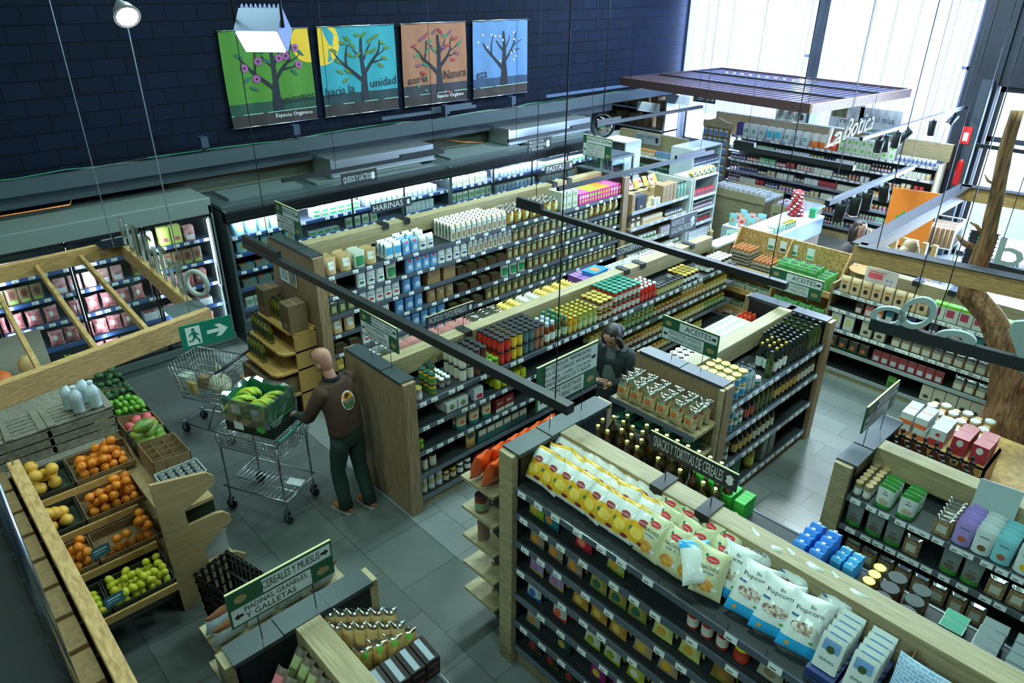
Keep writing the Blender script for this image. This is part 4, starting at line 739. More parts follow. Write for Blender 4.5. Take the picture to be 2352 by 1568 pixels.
def strip_sign(label, loc, rz, lines, w_=.6, h=.115, rods=.22, hang=0, bracket=True, board=None, ink=None, icon=True):
    r = thing('category_sign', label, 'sign', loc, rz)
    a = MB().box(-w_/2, w_/2, -.005, .005, rods, rods + h, 0).box(-w_/2, w_/2, -.0055, .0055, rods + h, rods + h + .003, 2); y = -.0065; n = len(lines); lh = h * .8 / n
    mx = max(len(t) for t in lines); cw = min(.036 * lh / .055, w_ * .8 / mx)
    for i, t in enumerate(lines): a.text(t, -w_/2 + .05 * w_, rods + h * .9 - lh * (i + .85), cw * len(t), lh * .78, y, 1)
    if icon:
        ix = w_/2 - .045 * h / .115; a.poly([(ix + .028 * h / .115 * math.cos(t * PI / 6) * (1 if t % 2 else .6), y, rods + h * .5 + .034 * h / .115 * math.sin(t * PI / 6)) for t in range(12)], 1)
    part('board', a, [board or SK, ink or M((206, 210, 206), .6), SEDGE], r)
    for x in (-w_ * .27, w_ * .27):
        if hang: part('rod', MB().tube([(x, 0, rods + h), (x, 0, rods + h + hang)], .003, 5), BLACK, r)
        else: part('rod', MB().tube([(x, 0, 0), (x, 0, rods + .01)], .003, 5), BLACK, r)
        if bracket and not hang: part('bracket', MB().box(x - .045, x + .045, -.085, .085, .001, .007).box(x - .045, x + .045, -.092, -.085, -.06, .007), BLACKM, r)
    return r
end_sign('green sign on the pickle gondola end reading ENCURTIDOS, COMIDA PREPARADA', (-5.04, 3.10, 1.509), 0, ['ENCURTIDOS, COMIDA', 'PREPARADA Y CONSERVAS'], ['LEGUMBRES,', 'CEREALES E INFANTIL'])
end_sign('large white and green sign beginning PAN DE MOLDE, MERMELADAS', (-2.79, 3.16, 1.96), -A90, ['PAN DE MOLDE, MERMELADAS,', 'MIELES, EDULCORANTES, INFUSIONES,', 'SOLUBLES, CAFÉS, CACAOS,', 'ZUMOS, REFRESCOS Y AGUA'], ['BEBIDAS VEGETALES,', 'TORTITAS DE CEREALES Y SNACKS'], h=.33, rods=.18, split=.62) if False else None
def two_faced(label, loc, rz, *a_, **k):
    r = end_sign(label, loc, rz, *a_, **k); return r
two_faced('large white and green sign beginning PAN DE MOLDE, MERMELADAS', (-2.79, 3.16, 1.96), A90, ['PAN DE MOLDE, MERMELADAS,', 'MIELES, EDULCORANTES, INFUSIONES,', 'SOLUBLES, CAFÉS, CACAOS,', 'ZUMOS, REFRESCOS Y AGUA'], ['BEBIDAS VEGETALES,', 'TORTITAS DE CEREALES Y SNACKS'], h=.335, rods=.18, split=.6, top_first=False)
end_sign('green sign reading ACEITES over MASCOTAS, HUEVOS on the near oil gondola end', (-3.11, 5.17, 1.509), 0, ['ACEITES'], ['MASCOTAS, HUEVOS,', 'CONSERVAS Y UNTABLES'], h=.235, rods=.18, split=.45)
end_sign('green sign reading ACEITES over UNTABLES, CONSERVAS on the far oil gondola end', (-3.11, 7.18, 1.509), 0, ['ACEITES'], ['UNTABLES,CONSERVAS', 'HUEVOS Y MASCOTAS'], h=.235, rods=.14, split=.45)
end_sign('slim green sign seen nearly edge-on over the cracker gondola end', (-1.43, 5.25, 1.509), A90, ['PICOS, COLINES,'], ['ZUMOS Y', 'CONGELADOS'], h=.23, rods=.18)
end_sign('green sign reading CEREALES Y MUESLIS in the foreground', (-2.88, 1.04, 1.509), A90, ['CEREALES Y MUESLIS'], ['PIADINAS, GRANELES,', 'Y GALLETAS'], h=.235, rods=.18, split=.45)
end_sign('grey-green sign on the flour gondola end beside the chillers', (-7.45, 3.52, 1.98), 0, ['HARINAS, PASTAS Y BAZAR'], ['REPOSTERÍA, SALES,', 'CONDIMENTOS, VINAGRES,', 'SALSAS Y MACROBIOTICA'], h=.31, rods=.12, w_=.56)
end_sign('green sign reading HARINAS, PASTAS Y BAZAR below the round mirror', (-7.49, 8.93, 1.98), 0, ['HARINAS, PASTAS Y BAZAR'], ['REPOSTERÍA, SALES,', 'CONDIMENTOS, VINAGRES,', 'SALSAS, MACROBIOTICA Y', 'SUPERALIMENTOS'], h=.33, rods=.17, split=.36, top_first=False)
strip_sign('black sign reading ENCURTIDOS Y PLATOS PREPARADOS on the pickle gondola divider', (-5.1, 3.97, 1.509), A90, ['ENCURTIDOS Y PLATOS PREPARADOS'], h=.105, rods=.17)
strip_sign('black sign reading CONSERVAS on the pickle gondola divider', (-5.1, 6.86, 1.509), A90, ['CONSERVAS'], h=.105, rods=.18)
strip_sign('black sign reading HUEVOS DE GALLINAS FELICES', (-5.1, 7.95, 1.509), A90, ['HUEVOS DE', 'GALLINAS FELICES'], h=.25, rods=.18)
strip_sign('black sign reading HARINAS on the flour gondola divider', (-7.37, 4.87, 1.98), A90, ['HARINAS'], h=.12, rods=.14)
strip_sign('black sign reading PASTAS on the flour gondola divider', (-7.37, 7.92, 1.98), A90, ['PASTAS'], h=.12, rods=.14)
strip_sign('black sign reading SNACKS Y TORTITAS DE CEREALES', (-1.74, 3.1, 1.955), 0, ['SNACKS Y TORTITAS DE CEREALES'], w_=.6, h=.12, rods=.19)
strip_sign('dark sign reading QUESOS Y LACTEOS hung over the chillers', (-8.7, 5.25, 1.9), A90, ['QUESOS Y LÁCTEOS'], w_=.58, h=.19, rods=.22, hang=.028, bracket=False)
strip_sign('dark sign reading PRODUCTOS VEGETARIANOS Y VEGANOS', (-8.7, 8.84, 1.87), A90, ['PRODUCTOS', 'VEGETARIANOS', 'Y VEGANOS'], w_=.57, h=.22, rods=.205, hang=.022, bracket=False)
strip_sign('small black sign reading BAZAR', (-7.37, 9.9, 1.503), A90, ['BAZAR'], w_=.5, h=.11, rods=.25)
strip_sign('small grey sign reading LIBROS under the dark canopy', (-7.95, 12.6, 2.6), 0, ['LIBROS'], w_=.5, h=.16, rods=.0, hang=.15, bracket=False)
strip_sign('white sign reading HERBOLARIO under the dark canopy', (-5.95, 12.2, 2.55), 0, ['HERBOLARIO'], w_=.55, h=.18, rods=0, hang=.18, bracket=False, board=SW, ink=M((60, 70, 80)))
strip_sign('grey sign reading HIGIENE Y COSMETICA PERSONAL', (-8.75, 11.98, 1.72), 0, ['HIGIENE Y COSMÉTICA', 'PERSONAL'], w_=.62, h=.2, rods=.05, board=M((140, 150, 156)), ink=INK, bracket=False)
strip_sign('black sign ending TAS Y DULCES beyond the hanging beam', (-2.3, 9.3, 1.42), 0, ['PASTITAS Y DULCES'], w_=.75, h=.11, rods=.12)
for (x, y, nm) in ((-9.7, 13.2, 'left'), (-9.9, 14.6, 'right')): strip_sign('blank bright white sign near the far storeroom shelves, %s one' % nm, (x, y, 2.15), 0, ['SUELO'], w_=.6, h=.2, rods=0, hang=.2, bracket=False, board=M((215, 225, 235)), ink=M((180, 190, 200)), icon=False)
# ---------------------------------------------------------------- wall banners
def banner(label, y0, y1, cols, word, foot, deco, seed):
    r = thing('wall_banner', label, 'banner', (-10.27, (y0 + y1) / 2, 2.79), A90, 'season tree banners on the dark wall')
    W = y1 - y0; H = 1.27; rr = random.Random(seed); nx, nz = 24, 8
    def P(u, v, off=0): return Vector(((u - .5) * W * (1 + .015 * math.sin(v * 3)), -.02 - off - .012 * math.sin(u * 21 + 2 * math.sin(v * 2 + seed)) * (1 - .5 * v), H * v))
    a = MB(); vs = [P(i / nx, j / nz) for j in range(nz + 1) for i in range(nx + 1)]; fs = []; ms = []
    for j in range(nz):
        for i in range(nx): fs.append((j * (nx + 1) + i, j * (nx + 1) + i + 1, (j + 1) * (nx + 1) + i + 1, (j + 1) * (nx + 1) + i)); ms.append(1 if j < 1 else (2 if j < 2 else 0))
    a.add(vs, fs, ms, True)
    def disc(u, v, ru, rv, m, off, ang=0, pts=12, leaf=False):
        c, s = math.cos(ang), math.sin(ang); ps = []
        for k in range(pts):
            t = 2 * PI * k / pts; x = ru * math.cos(t); z = rv * math.sin(t) * (abs(math.sin(t / 2)) ** .6 if leaf else 1); ps.append(P(u + (x * c - z * s), v + (x * s + z * c) * W / H, off))
        a.poly(ps, m)
    if cols.get('sun'):
        cu, cv, ru, rv = cols['sun']; ps = []
        for k in range(32):
            t = 2 * PI * k / 32; ps.append(P(min(1, max(0, cu + ru * math.cos(t))), min(1, cv + rv * math.sin(t) * W / H), .004))
        a.poly(ps, 5)
    def limb(u0, v0, u1, v1, w0, w1, d=0):
        n = 5; L_ = []; R_2 = []; bu = rr.uniform(-.02, .02)
        for k in range(n + 1):
            t = k / n; u = u0 + (u1 - u0) * t + bu * math.sin(PI * t); v = v0 + (v1 - v0) * t; w2 = (w0 + (w1 - w0) * t) / 2
            dx, dz = (u1 - u0), (v1 - v0); l = math.hypot(dx, dz); L_.append(P(u - dz / l * w2, v + dx / l * w2, .007)); R_2.append(P(u + dz / l * w2, v - dx / l * w2, .007))
        a.add(L_ + R_2, [(k, k + 1, n + 2 + k, n + 1 + k) for k in range(n)], 3)
    limb(.55, .14, .55, .45, .12, .07); limb(.55, .42, .54, .86, .065, .03); limb(.55, .36, .3, .58, .05, .03); limb(.3, .58, .18, .72, .03, .012); limb(.33, .56, .36, .8, .025, .012)
    limb(.55, .45, .74, .68, .045, .025); limb(.74, .68, .78, .84, .025, .01); limb(.66, .58, .84, .62, .025, .01); limb(.55, .6, .42, .74, .025, .012); limb(.56, .62, .66, .8, .025, .012); limb(.7, .64, .88, .74, .018, .008)
    rr = random.Random(seed); spots = [(.18, .74), (.22, .62), (.3, .82), (.36, .86), (.42, .78), (.5, .9), (.58, .9), (.66, .84), (.74, .88), (.82, .8), (.88, .74), (.84, .62), (.78, .54), (.34, .5), (.24, .5), (.7, .72), (.48, .68), (.62, .7), (.3, .4), (.38, .68)]
    if deco in ('flower', 'leaf', 'fall'):
        for k, (u, v) in enumerate(spots):
            if deco == 'flower' and k % 2: disc(u, v, .042, .042, 4, .010, pts=14); disc(u, v, .014, .014, 3, .012, pts=8)
            else: disc(u, v, .05, .022, 6 if deco != 'fall' else (4, 6, 7)[k % 3], .010, rr.uniform(-.8, .8), leaf=True)
    if deco == 'fall':
        for k in range(8): disc(rr.uniform(.1, .9), rr.uniform(.08, .35), .03, .016, (4, 6, 7)[k % 3], .010, rr.uniform(-.8, .8))
    if deco == 'snow':
        for k in range(14): disc(rr.uniform(.1, .9), rr.uniform(.3, .95), .014, .014, 4, .009, pts=6)
    for t, u0, u1, v0, v1 in word: a.text(t, u0, v0, u1 - u0, v1 - v0, 0, 3, fn=lambda p: P(p[0], p[2] + .06 * (p[0] - .5), .012))
    if foot: a.text(foot, .5, .055, .44, .055, 0, 8, fn=lambda p: P(p[0], p[2], .012))
    a.add([P(0, .125, .006), P(1, .135, .006), P(1, .142, .006), P(0, .132, .006)], [(0, 1, 2, 3)], 9)
    part('cloth', a, [cols['sky'], M((44, 36, 34), .8), cols['hill'], M((16, 22, 34), .8), cols['a'], M((214, 170, 40), .8), cols['b'], cols['c'], LW, M((150, 200, 170))], r)
    part('rail', MB().tube([(-W/2 - .02, -.02, H + .005), (W/2 + .02, -.02, H + .005)], .012, 8), STEEL, r); part('rail', MB().tube([(-W/2 - .02, -.02, -.005), (W/2 + .02, -.02, -.005)], .010, 8), STEEL, r)
c_ = lambda *k: M(tuple(int(v * .70) for v in k), .8)
banner('green banner with a pink-flowered tree reading Caminamos', 4.22, 5.54, dict(sky=c_(96, 170, 50), hill=c_(34, 90, 70), a=c_(214, 110, 190), b=c_(40, 120, 100), c=c_(40, 120, 100), sun=(.98, .84, .2, .2)), [('Caminamos', .5, .98, .2, .3)], 'Espacio Orgánico', 'flower', 3)
banner('turquoise banner with a leafy tree reading hacia la unidad', 5.70, 7.05, dict(sky=c_(60, 190, 210), hill=c_(34, 70, 80), a=c_(130, 170, 70), b=c_(110, 150, 60), c=c_(40, 120, 100), sun=(.02, .84, .24, .24)), [('hacia la', .03, .4, .26, .36), ('unidad', .62, .98, .28, .38)], None, 'leaf', 4)
banner('orange banner with a tree shedding coloured leaves reading con la Natura', 7.19, 8.53, dict(sky=c_(196, 130, 96), hill=c_(60, 60, 76), a=c_(190, 60, 60), b=c_(70, 150, 110), c=c_(150, 90, 130)), [('con la', .06, .36, .3, .4), ('Natura', .62, .98, .29, .4)], 'Espacio Orgánico', 'fall', 5)
banner('pale blue banner with a bare tree in snow ending eza', 8.69, 10.02, dict(sky=c_(110, 160, 220), hill=c_(50, 80, 120), a=LW, b=LW, c=LW), [('eza', .05, .25, .28, .36)], None, 'snow', 6)
# ---------------------------------------------------------------- track rails, wires, lamps
def rail(label, p0, p1, t=.045, joint=None, hang=(.2, .8), group='black hanging light tracks', top=6.9, m=None):
    a = Vector(p0); b = Vector(p1); d = b - a; L_ = d.length; r = thing('light_track', label, 'track', p0, math.atan2(d.y, d.x), group)
    part('track', MB().box(0, L_, -t/2, t/2, 0, t), m or BLACKM, r)
    if joint: part('feed_box', MB().box(L_ * joint[0], L_ * joint[1], -t * .4, t * .4, t, t * 1.9), m or BLACKM, r)
    for h in hang: part('cable', MB().tube([(L_ * h, 0, t), (L_ * h, 0, top - a.z)], .0035, 5), BLACK, r)
    return r
rail('long black light track above the near end signs, foreground', (-5.96, 2.386, 2.585), (-2.17, 2.495, 2.585), .058, (.0, .16), (.12, .97))
rail('long black light track crossing above the oil gondola', (-5.24, 5.02, 2.59), (-2.235, 5.015, 2.59), .055, (.0, .12), (.09, .95))
rail('black light track over the chillers holding the QUESOS sign', (-8.7, 4.1, 2.34), (-8.7, 6.75, 2.34), .045, (.7, .98), (.3, .93))
rail('black light track over the chillers holding the PRODUCTOS sign', (-8.7, 8.1, 2.32), (-8.7, 10.4, 2.32), .045, (.66, .95), (.08, .9))
rail('light track above the flour gondola far half, running towards the window', (-5.87, 6.3, 2.4), (-5.8, 9.6, 2.4), .05, (.72, .93), (.03, .9))
rail('blue-grey light track below the round mirror towards the window', (-7.68, 9.1, 2.6), (-7.6, 12.0, 2.6), .05, (.0, .2), (.05, .95))
rail('thick black light track in front of the herbal wall shelves', (-5.5, 9.69, 2.5), (-3.72, 9.66, 2.5), .07, (.0, .18), (.1, .9))
r1 = rail('light track with four spotlights below the right blind', (-4.1, 10.66, 2.7), (-4.08, 15.0, 2.7), .05, None, (.05, .6, .95))
r2 = rail('light track with three large spotlights above the checkout', (-2.92, 7.1, 2.7), (-2.94, 9.4, 2.7), .05, None, (.05, .95))
rail('short black track in front of the entrance glass', (-3.0, 12.0, 2.6), (-1.2, 12.0, 2.6), .05, None, (.1, .9))
rail('dark track high on the left wall ledge, near banners', (-10.1, 6.6, 2.66), (-10.1, 8.6, 2.66), .05, (.5, .95), (), m=M((50, 66, 80), .5))
rail('dark track high on the left wall ledge, towards the window', (-10.1, 10.4, 2.66), (-10.1, 14.2, 2.66), .05, (.7, .95), (), m=M((60, 80, 110), .5))
EM = M((255, 250, 240), .5, emit=14)
def spot(label, loc, tilt, rz, s=1, grp='black cylinder spotlights', lit=True):
    loc = (loc[0], loc[1], loc[2] - .003)
    r = thing('spotlight', label, 'spotlight', loc, rz, grp)
    part('stem', MB().tube([(0, 0, 0), (0, 0, -.07 * s)], .008 * s, 6), BLACK, r)
    X = Matrix.Translation((0, 0, -.09 * s)) @ Matrix.Rotation(tilt, 4, 'X')
    part('housing', MB().lathe([(.03 * s, .06 * s), (.045 * s, .055 * s), (.045 * s, -.11 * s), (.04 * s, -.115 * s)], 14, xf=lambda v: X @ v), BLACKM, r)
    part('lens', MB().lathe([(.038 * s, -.117 * s), (.036 * s, -.119 * s)], 14, xf=lambda v: X @ v), EM if lit else DARKP, r)
for i, (y, t, nm) in enumerate(((11.35, .5, 'nearest'), (11.55, -.3, 'second'), (12.0, 0, 'third'), (12.4, .7, 'fourth'), (13.5, -.1, 'fifth'), (14.5, .9, 'farthest'))):
    spot('black spotlight on the track below the right blind, %s' % nm, (-4.09, y, 2.7), t, 0.4 + i * .5, 1.35, lit=i in (0, 5))
for i, (y, t) in enumerate(((7.5, .35), (7.85, .25), (8.15, .3), (8.6, .45))): spot('large black spotlight above the checkout, %s along its track' % nth(i), (-2.93, y, 2.7), t, .6 - .2 * i, 1.25, lit=i == 1)
def flood(label, loc, rx, rz, s=1):
    r = thing('flood_lamp', label, 'lamp', loc, rz, None); X = Matrix.Rotation(rx, 4, 'X')
    m = MB().box(-.12 * s, .12 * s, -.08 * s, .08 * s, 0, .15 * s, xf=lambda v: X @ v)
    for k in range(9): m.box((-.11 + .025 * k) * s, (-.105 + .025 * k) * s, -.08 * s, .08 * s, .15 * s, .18 * s, xf=lambda v: X @ v)
    part('housing', m, M((120, 130, 165), .4, .3), r); part('lamp_glass', MB().box(-.11 * s, .11 * s, -.07 * s, .07 * s, -.006, -.001, xf=lambda v: X @ v), M((255, 255, 255), .5, emit=9), r)
    part('yoke', MB().tube([(-.13 * s, 0, .07 * s), (-.13 * s, 0, .3 * s), (.13 * s, 0, .3 * s), (.13 * s, 0, .07 * s)], .008, 6), BLACK, r); part('cable', MB().tube([(0, 0, .3 * s), (0, 0, 6.9 - loc[2])], .006, 5), BLACK, r)
flood('large square floodlight hanging in front of the green banner', (-3.62, 1.70, 4.42), -.8, .75, .92)
def wire(label, x, y, z0, grp='thin steel suspension wires'): tag(obj('suspension_wire', MB().tube([(x, y, z0), (x, y, 6.95)], .0028, 5).mesh('suspension_wire', M((120, 130, 140), .4, .5)), None), label, 'wire', grp)
dome = thing('bell_lamp', 'small bell lamp glowing near the top left corner', 'lamp', (-4.72, 1.44, 4.5)); X9 = Matrix.Rotation(-.95, 4, 'Y')
part('shade', MB().lathe([(.02, .12), (.03, .1), (.06, .05), (.075, 0)], 16, caps=False, xf=lambda v: X9 @ v), M((60, 66, 70), .4), dome); part('bulb', MB().ball((0, 0, .0), (.06, .06, .02), 12, 6, xf=lambda v: X9 @ v), M((255, 252, 240), .5, emit=12), dome); part('cable', MB().tube([(0, 0, .12), (0, 0, 2.2)], .005, 5), BLACK, dome)
# ---------------------------------------------------------------- chiller cabinets
MEAT = mottled('meat_pack', (150, 50, 60), (220, 150, 150), 30, .3)
FR = M((128, 142, 138), .4, .3); FB = M((36, 56, 110), .4)
FLED = M((215, 232, 255), .5, emit=3.2)
f1r = thing('glass_door_chiller', 'grey glass-door meat chiller under the pergola, blue price rails', 'chiller', (-9.36, 3.38, 0), A90)
# local: x along +y world (negative towards camera), -y = front
m = MB().box(-4.4, 0, .02, .95, 2.02, 2.14).box(-4.4, 0, -.01, .02, 1.93, 2.14).box(-4.4, 0, -.01, .95, 0, .12).box(-.05, 0, -.01, .95, .12, 2.05).box(-4.4, -4.35, -.01, .95, .12, 2.05)
part('casing', m, FR, f1r, bevel=.006); part('back_liner', MB().box(-4.35, -.05, .9, .95, .12, 2.0), M((30, 40, 60), .5), f1r)
part('kick_plate', MB().box(-4.4, 0, -.02, .0, .0, .1).box(-4.4, 0, -.05, .0, .1, .2), M((110, 124, 122), .3, .5), f1r)
L_F1 = [1.58, 1.27, .95, .63, .32]
shelf_parts(f1r, L_F1, -4.35, -.05, .12, .85, RAILB, .13, 1, shelfm=M((60, 70, 90), .4), tagm=LW, skip=.1, tagw=.07)
for i, x in enumerate((-1.75, -.07)): part('led_strip', MB().box(x - .01, x + .012, .03, .05, .9, 1.85), FLED, f1r)
part('led_strip', MB().box(-4.3, -.1, .06, .10, 1.90, 1.92), FLED, f1r)
for i in range(5):
    x0 = -4.37 + i * .87; d = part('door', MB().box(x0 + .015, x0 + .845, -.012, -.006, .24, 1.9), GLASS, f1r)
    part('door_frame', MB().box(x0, x0 + .022, -.02, .0, .2, 1.93).box(x0 + .84, x0 + .862, -.02, .0, .2, 1.93).box(x0, x0 + .862, -.02, 0, .2, .235).box(x0, x0 + .862, -.02, 0, 1.9, 1.93), BLACK, d)
    part('handle', MB().tube([(x0 + .80, -.02, .95), (x0 + .80, -.05, .96), (x0 + .80, -.05, 1.25), (x0 + .80, -.02, 1.26)], .008, 6), STEEL, d)
FG1 = Gon((-9.36 - 0, 3.38 - 4.4), A90, 4.4, .95, 'meat chiller')
mt1 = pack('meat_pack', 'meat pack', 'pillow', .16, .2, .05, [(1, 0)], [('r', -.5, .1, .4, .7, 1)], mats=[MEAT, LW])
mt2 = carton('meat_tray', 'meat tray', .17, .05, .14, [M((200, 206, 206), .3), MEAT, MEAT], [('Tr', .08, .92, .08, .92, 1), ('r', .1, .6, .2, .8, 0)])
ham = pack('ham_pack', 'meat pack', 'block', .13, .2, .03, [(1, 0)], [('r', -.7, .7, .1, .4, 1)], mats=[mottled('cold_cuts', (170, 90, 90), (226, 180, 176), 16, .3), LW])
chz = pack('white_food_pack', 'food pack', 'block', .13, .22, .06, [(1, 0)], [('r', -.6, .6, .3, .7, 1)], mats=[M((206, 210, 206)), M((190, 190, 120))])
yel = pack('yellow_ham_carton', 'food pack', 'block', .13, .24, .04, [(1, 0)], [('r', -.5, .5, .2, .4, 1)], mats=[M((206, 214, 110)), MEAT])
salami = pack('dark_salami_pack', 'food pack', 'block', .12, .2, .03, [(1, 0)], [('e', 0, .6, .5, .25, 1), ('r', -.7, .7, .05, .25, 2)], mats=[M((120, 96, 70), .3), M((90, 36, 34)), M((130, 160, 80))])
def ff(z, y0, y1, sp, desc, sh, rows=1, layers=1, **k): fill(FG1, 'F', z, y0 + 1.02, y1 + 1.02, sp, desc, sh, rows, layers, dep=.15, **k)
ff(1.58, 2.7, 3.0, yel, 'yellow ham carton', T, 3); ff(1.58, 3.02, 3.24, ham, 'sliced ham pack', T, 3); ff(1.58, 2.05, 2.65, chz, 'white folded food pack', T, 2); ff(1.58, .0, 1.9, ham, 'cold cut pack', T, 1)
ff(1.27, 2.3, 3.2, salami, 'dark salami pack', S2, 2); ff(1.27, 1.4, 2.2, ham, 'pink ham pack', S2, 1); ff(1.27, .0, 1.3, salami, 'brown salami pack', S2, 1)
ff(.95, 2.5, 3.22, mt1, 'red mince bag', S3, 2, rj=.4); ff(.95, 1.5, 2.4, mt1, 'bagged meat cut', S3, 1, rj=.4); ff(.95, .3, 1.4, mt1, 'bagged chicken', S3, 1, rj=.4)
ff(.63, 2.3, 3.22, mt2, 'meat tray', S4, 1, 2); ff(.63, 1.2, 2.2, mt1, 'wrapped joint of meat', S4, 1, rj=.4); ff(.63, .3, 1.1, mt2, 'foam meat tray', S4, 1)
ff(.32, 1.6, 3.2, mt1, 'bagged poultry', S5, 1, rj=.3)
f2r = thing('dairy_chiller', 'long dark open-front dairy chiller along the left wall, blue price rails', 'chiller', (-9.2, 3.48, 0), A90)
m = MB().box(0, 7.7, .1, 1.0, 1.92, 2.0).box(0, 7.7, 0.02, 1.0, 0, .35); 
for x in (0, 3.8, 7.66): m.box(x, x + .04, .02, 1.0, .35, 1.95)
part('casing', m, M((70, 82, 84), .4, .2), f2r, bevel=.006); part('awning', MB().box(0, 7.7, .0, .12, 1.83, 1.93).box(0, 7.7, -.02, .1, 1.79, 1.83), BLACK, f2r)
part('canopy_lamp', MB().box(.1, 3.75, .14, .18, 1.79, 1.81).box(3.9, 7.6, .14, .18, 1.79, 1.81), M((215, 232, 255), .5, emit=11), f2r)
part('back_liner', MB().box(0, 7.7, .85, .9, .35, 1.92), M((150, 160, 176), .4), f2r)
part('top_panel', MB().box(.2, 1.3, .3, .8, 2.0, 2.04).box(1.5, 3.4, .25, .85, 2.0, 2.03).box(4.0, 5.6, .25, .85, 2.0, 2.03).box(5.8, 7.4, .25, .85, 2.0, 2.03), M((86, 100, 100), .5), f2r)
L_F2 = [1.56, 1.31, 1.06, .8, .5]
shelf_parts(f2r, L_F2, .04, 7.66, .1, .75, RAILB, .17, 1, shelfm=M((90, 100, 120), .4), tagm=LW, skip=.1, tagw=.07)
for i in range(8): part('glass_door', MB().box(.05 + i * .955, .98 + i * .955, .055, .060, .4, 1.78), GLASS, f2r)
for i in range(9): part('door_post', MB().box(.03 + i * .95, .05 + i * .95, .045, .07, .36, 1.79), BLACK, f2r)
FG2 = Gon((-9.2, 3.48), A90, 7.7, .95, 'dairy chiller')
blp = pack('pale_blue_pouch', 'pouch', 'pouch', .15, .2, .07, [(1, 0)], [('e', 0, .4, .5, .2, 1)], mats=[M((140, 196, 206)), M((190, 150, 100))])
yog = jar('yoghurt_pot', 'yoghurt pot', .045, .11, M((206, 212, 210), .4), LW, M((150, 176, 206)), lidh=.01, neck=.98, n=12)
yot = carton('cheese_pack', 'cheese pack', .12, .06, .08, [M((200, 206, 200)), M((60, 150, 90)), M((180, 190, 180))], [('Tr', .1, .9, .2, .8, 0), ('r', .1, .9, .2, .8, 1)])
mlk = carton('white_milk_carton', 'carton', .08, .17, .07, [M((200, 208, 210)), LW], [('r', .1, .9, .3, .6, 1)], 'gable')
tof = pack('tofu_pack', 'food pack', 'block', .12, .15, .04, [(1, 0)], [('r', -.6, .6, .3, .7, 1)], mats=[M((190, 196, 180)), M((120, 160, 110))])
fish = carton('smoked_fish_pack', 'fish pack', .2, .03, .13, [M((120, 130, 120)), M((206, 120, 80)), M((90, 170, 190))], [('Tr', .1, .6, .1, .9, 1), ('Tr', .65, .95, .1, .9, 2)])
def fd(z, y0, y1, sp, desc, sh, rows=1, layers=1, **k): fill(FG2, 'F', z, y0 - 3.48, y1 - 3.48, sp, desc, sh, rows, layers, dep=.13, **k)
fd(1.56, 3.6, 4.5, blp, 'pale blue gnocchi pouch', T, 2); fd(1.56, 4.8, 5.6, yot, 'white cheese pack', T, 2, 2); fd(1.56, 5.7, 7.1, yog, 'white yoghurt pot', T, 3); fd(1.56, 7.36, 8.2, tof, 'cream tofu pack', T, 2); fd(1.56, 8.4, 9.6, yog, 'pale dessert pot', T, 2); fd(1.56, 9.6, 11, yot, 'yellow-topped pack', T, 2)
fd(1.31, 3.6, 4.5, blp, 'pale blue ravioli pouch', S2, 1); fd(1.31, 4.7, 5.2, yot, 'flat white cheese', S2, 1); fd(1.31, 5.3, 5.9, tof, 'green-label cheese pack', S2, 1); fd(1.31, 6.4, 7.0, mlk, 'blue and white milk carton', S2, 1); fd(1.31, 7.36, 8.3, tof, 'teal seaweed pack', S2, 2); fd(1.31, 8.4, 9.4, yog, 'green-lid spread pot', S2, 1); fd(1.31, 9.5, 11, fish, 'vegan slice pack', S2, 1, 2)
fd(1.06, 3.6, 4.5, fish, 'smoked salmon pack', S3, 1, 2); fd(1.06, 4.6, 6.5, mlk, 'kefir carton', S3, 1); fd(1.06, 6.6, 7.25, yog, 'small yoghurt pot', S3, 1)
fd(.8, 3.6, 4.5, fish, 'flat fish pack', S4, 1, 3); fd(.5, 3.6, 4.5, tof, 'pale tofu pack', S5, 1)
# ducts above the chillers, cable clutter
for i, (y0, y1, z) in enumerate(((5.3, 7.2, 2.02), (8.9, 11.1, 2.02))):
    d = thing('air_duct', 'shiny sheet metal duct box on top of the dairy chiller, %s one' % ('nearer', 'farther')[i], 'duct', (-9.75, (y0 + y1) / 2, 0), 0, None); h = (y1 - y0) / 2
    part('duct_body', MB().box(-.3, .22, -h, h, z + .03, z + .27), DUCT, d); part('duct_flange', MB().box(-.3, .24, -h - .02, h + .02, z + .02, z + .035).box(-.3, .24, -h - .03, -h, z + .02, z + .3), DUCT, d)
def cable(label, pts, r_, m_, grp): tag(obj('cable_run', MB().tube(pts, r_, 6, closed=False).mesh('cable_run', m_), None), label, 'cable', grp)
for i in range(5):
    rr = random.Random(i); cable('%s cable lying along the wall ledge, %s of the bundle' % (('green', 'black', 'grey', 'black', 'dark')[i], nth(i)), [(-10.15 + .05 * i + rr.uniform(-.04, .04), -1 + k * .5, 2.54 + rr.uniform(0, .05)) for k in range(32)], .009, M(((40, 120, 90), (26, 30, 34), (90, 96, 100), (26, 30, 34), (50, 56, 60))[i], .5), 'cables on the wall ledge')
cable('copper pipe running above the meat chiller', [(-9.95, -1, 2.2), (-9.95, 1.9, 2.2), (-10.05, 2.0, 2.32), (-10.05, .4, 2.36), (-10.05, -1, 2.34)], .012, M((190, 110, 60), .35, .8), None)
cable('copper pipe running low along the wall behind the chillers', [(-10.2, 3.0, 2.18), (-10.2, 7.9, 2.18), (-10.0, 8.2, 2.12), (-9.9, 8.6, 2.07)], .012, M((190, 110, 60), .35, .8), None)
for i, (y, z) in enumerate(((3.65, 2.6), (5.0, 2.6), (7.8, 2.6), (9.35, 2.6))):
    d = thing('wall_box', 'small device standing on the wall ledge, %s from the left' % nth(i), 'device', (-9.95, y, z), 0); part('housing', MB().box(-.06, .06, -.05, .05, .06, .2), M((40, 56, 76), .5), d); part('foot', MB().box(-.02, .02, -.02, .02, .0, .06), BLACK, d)
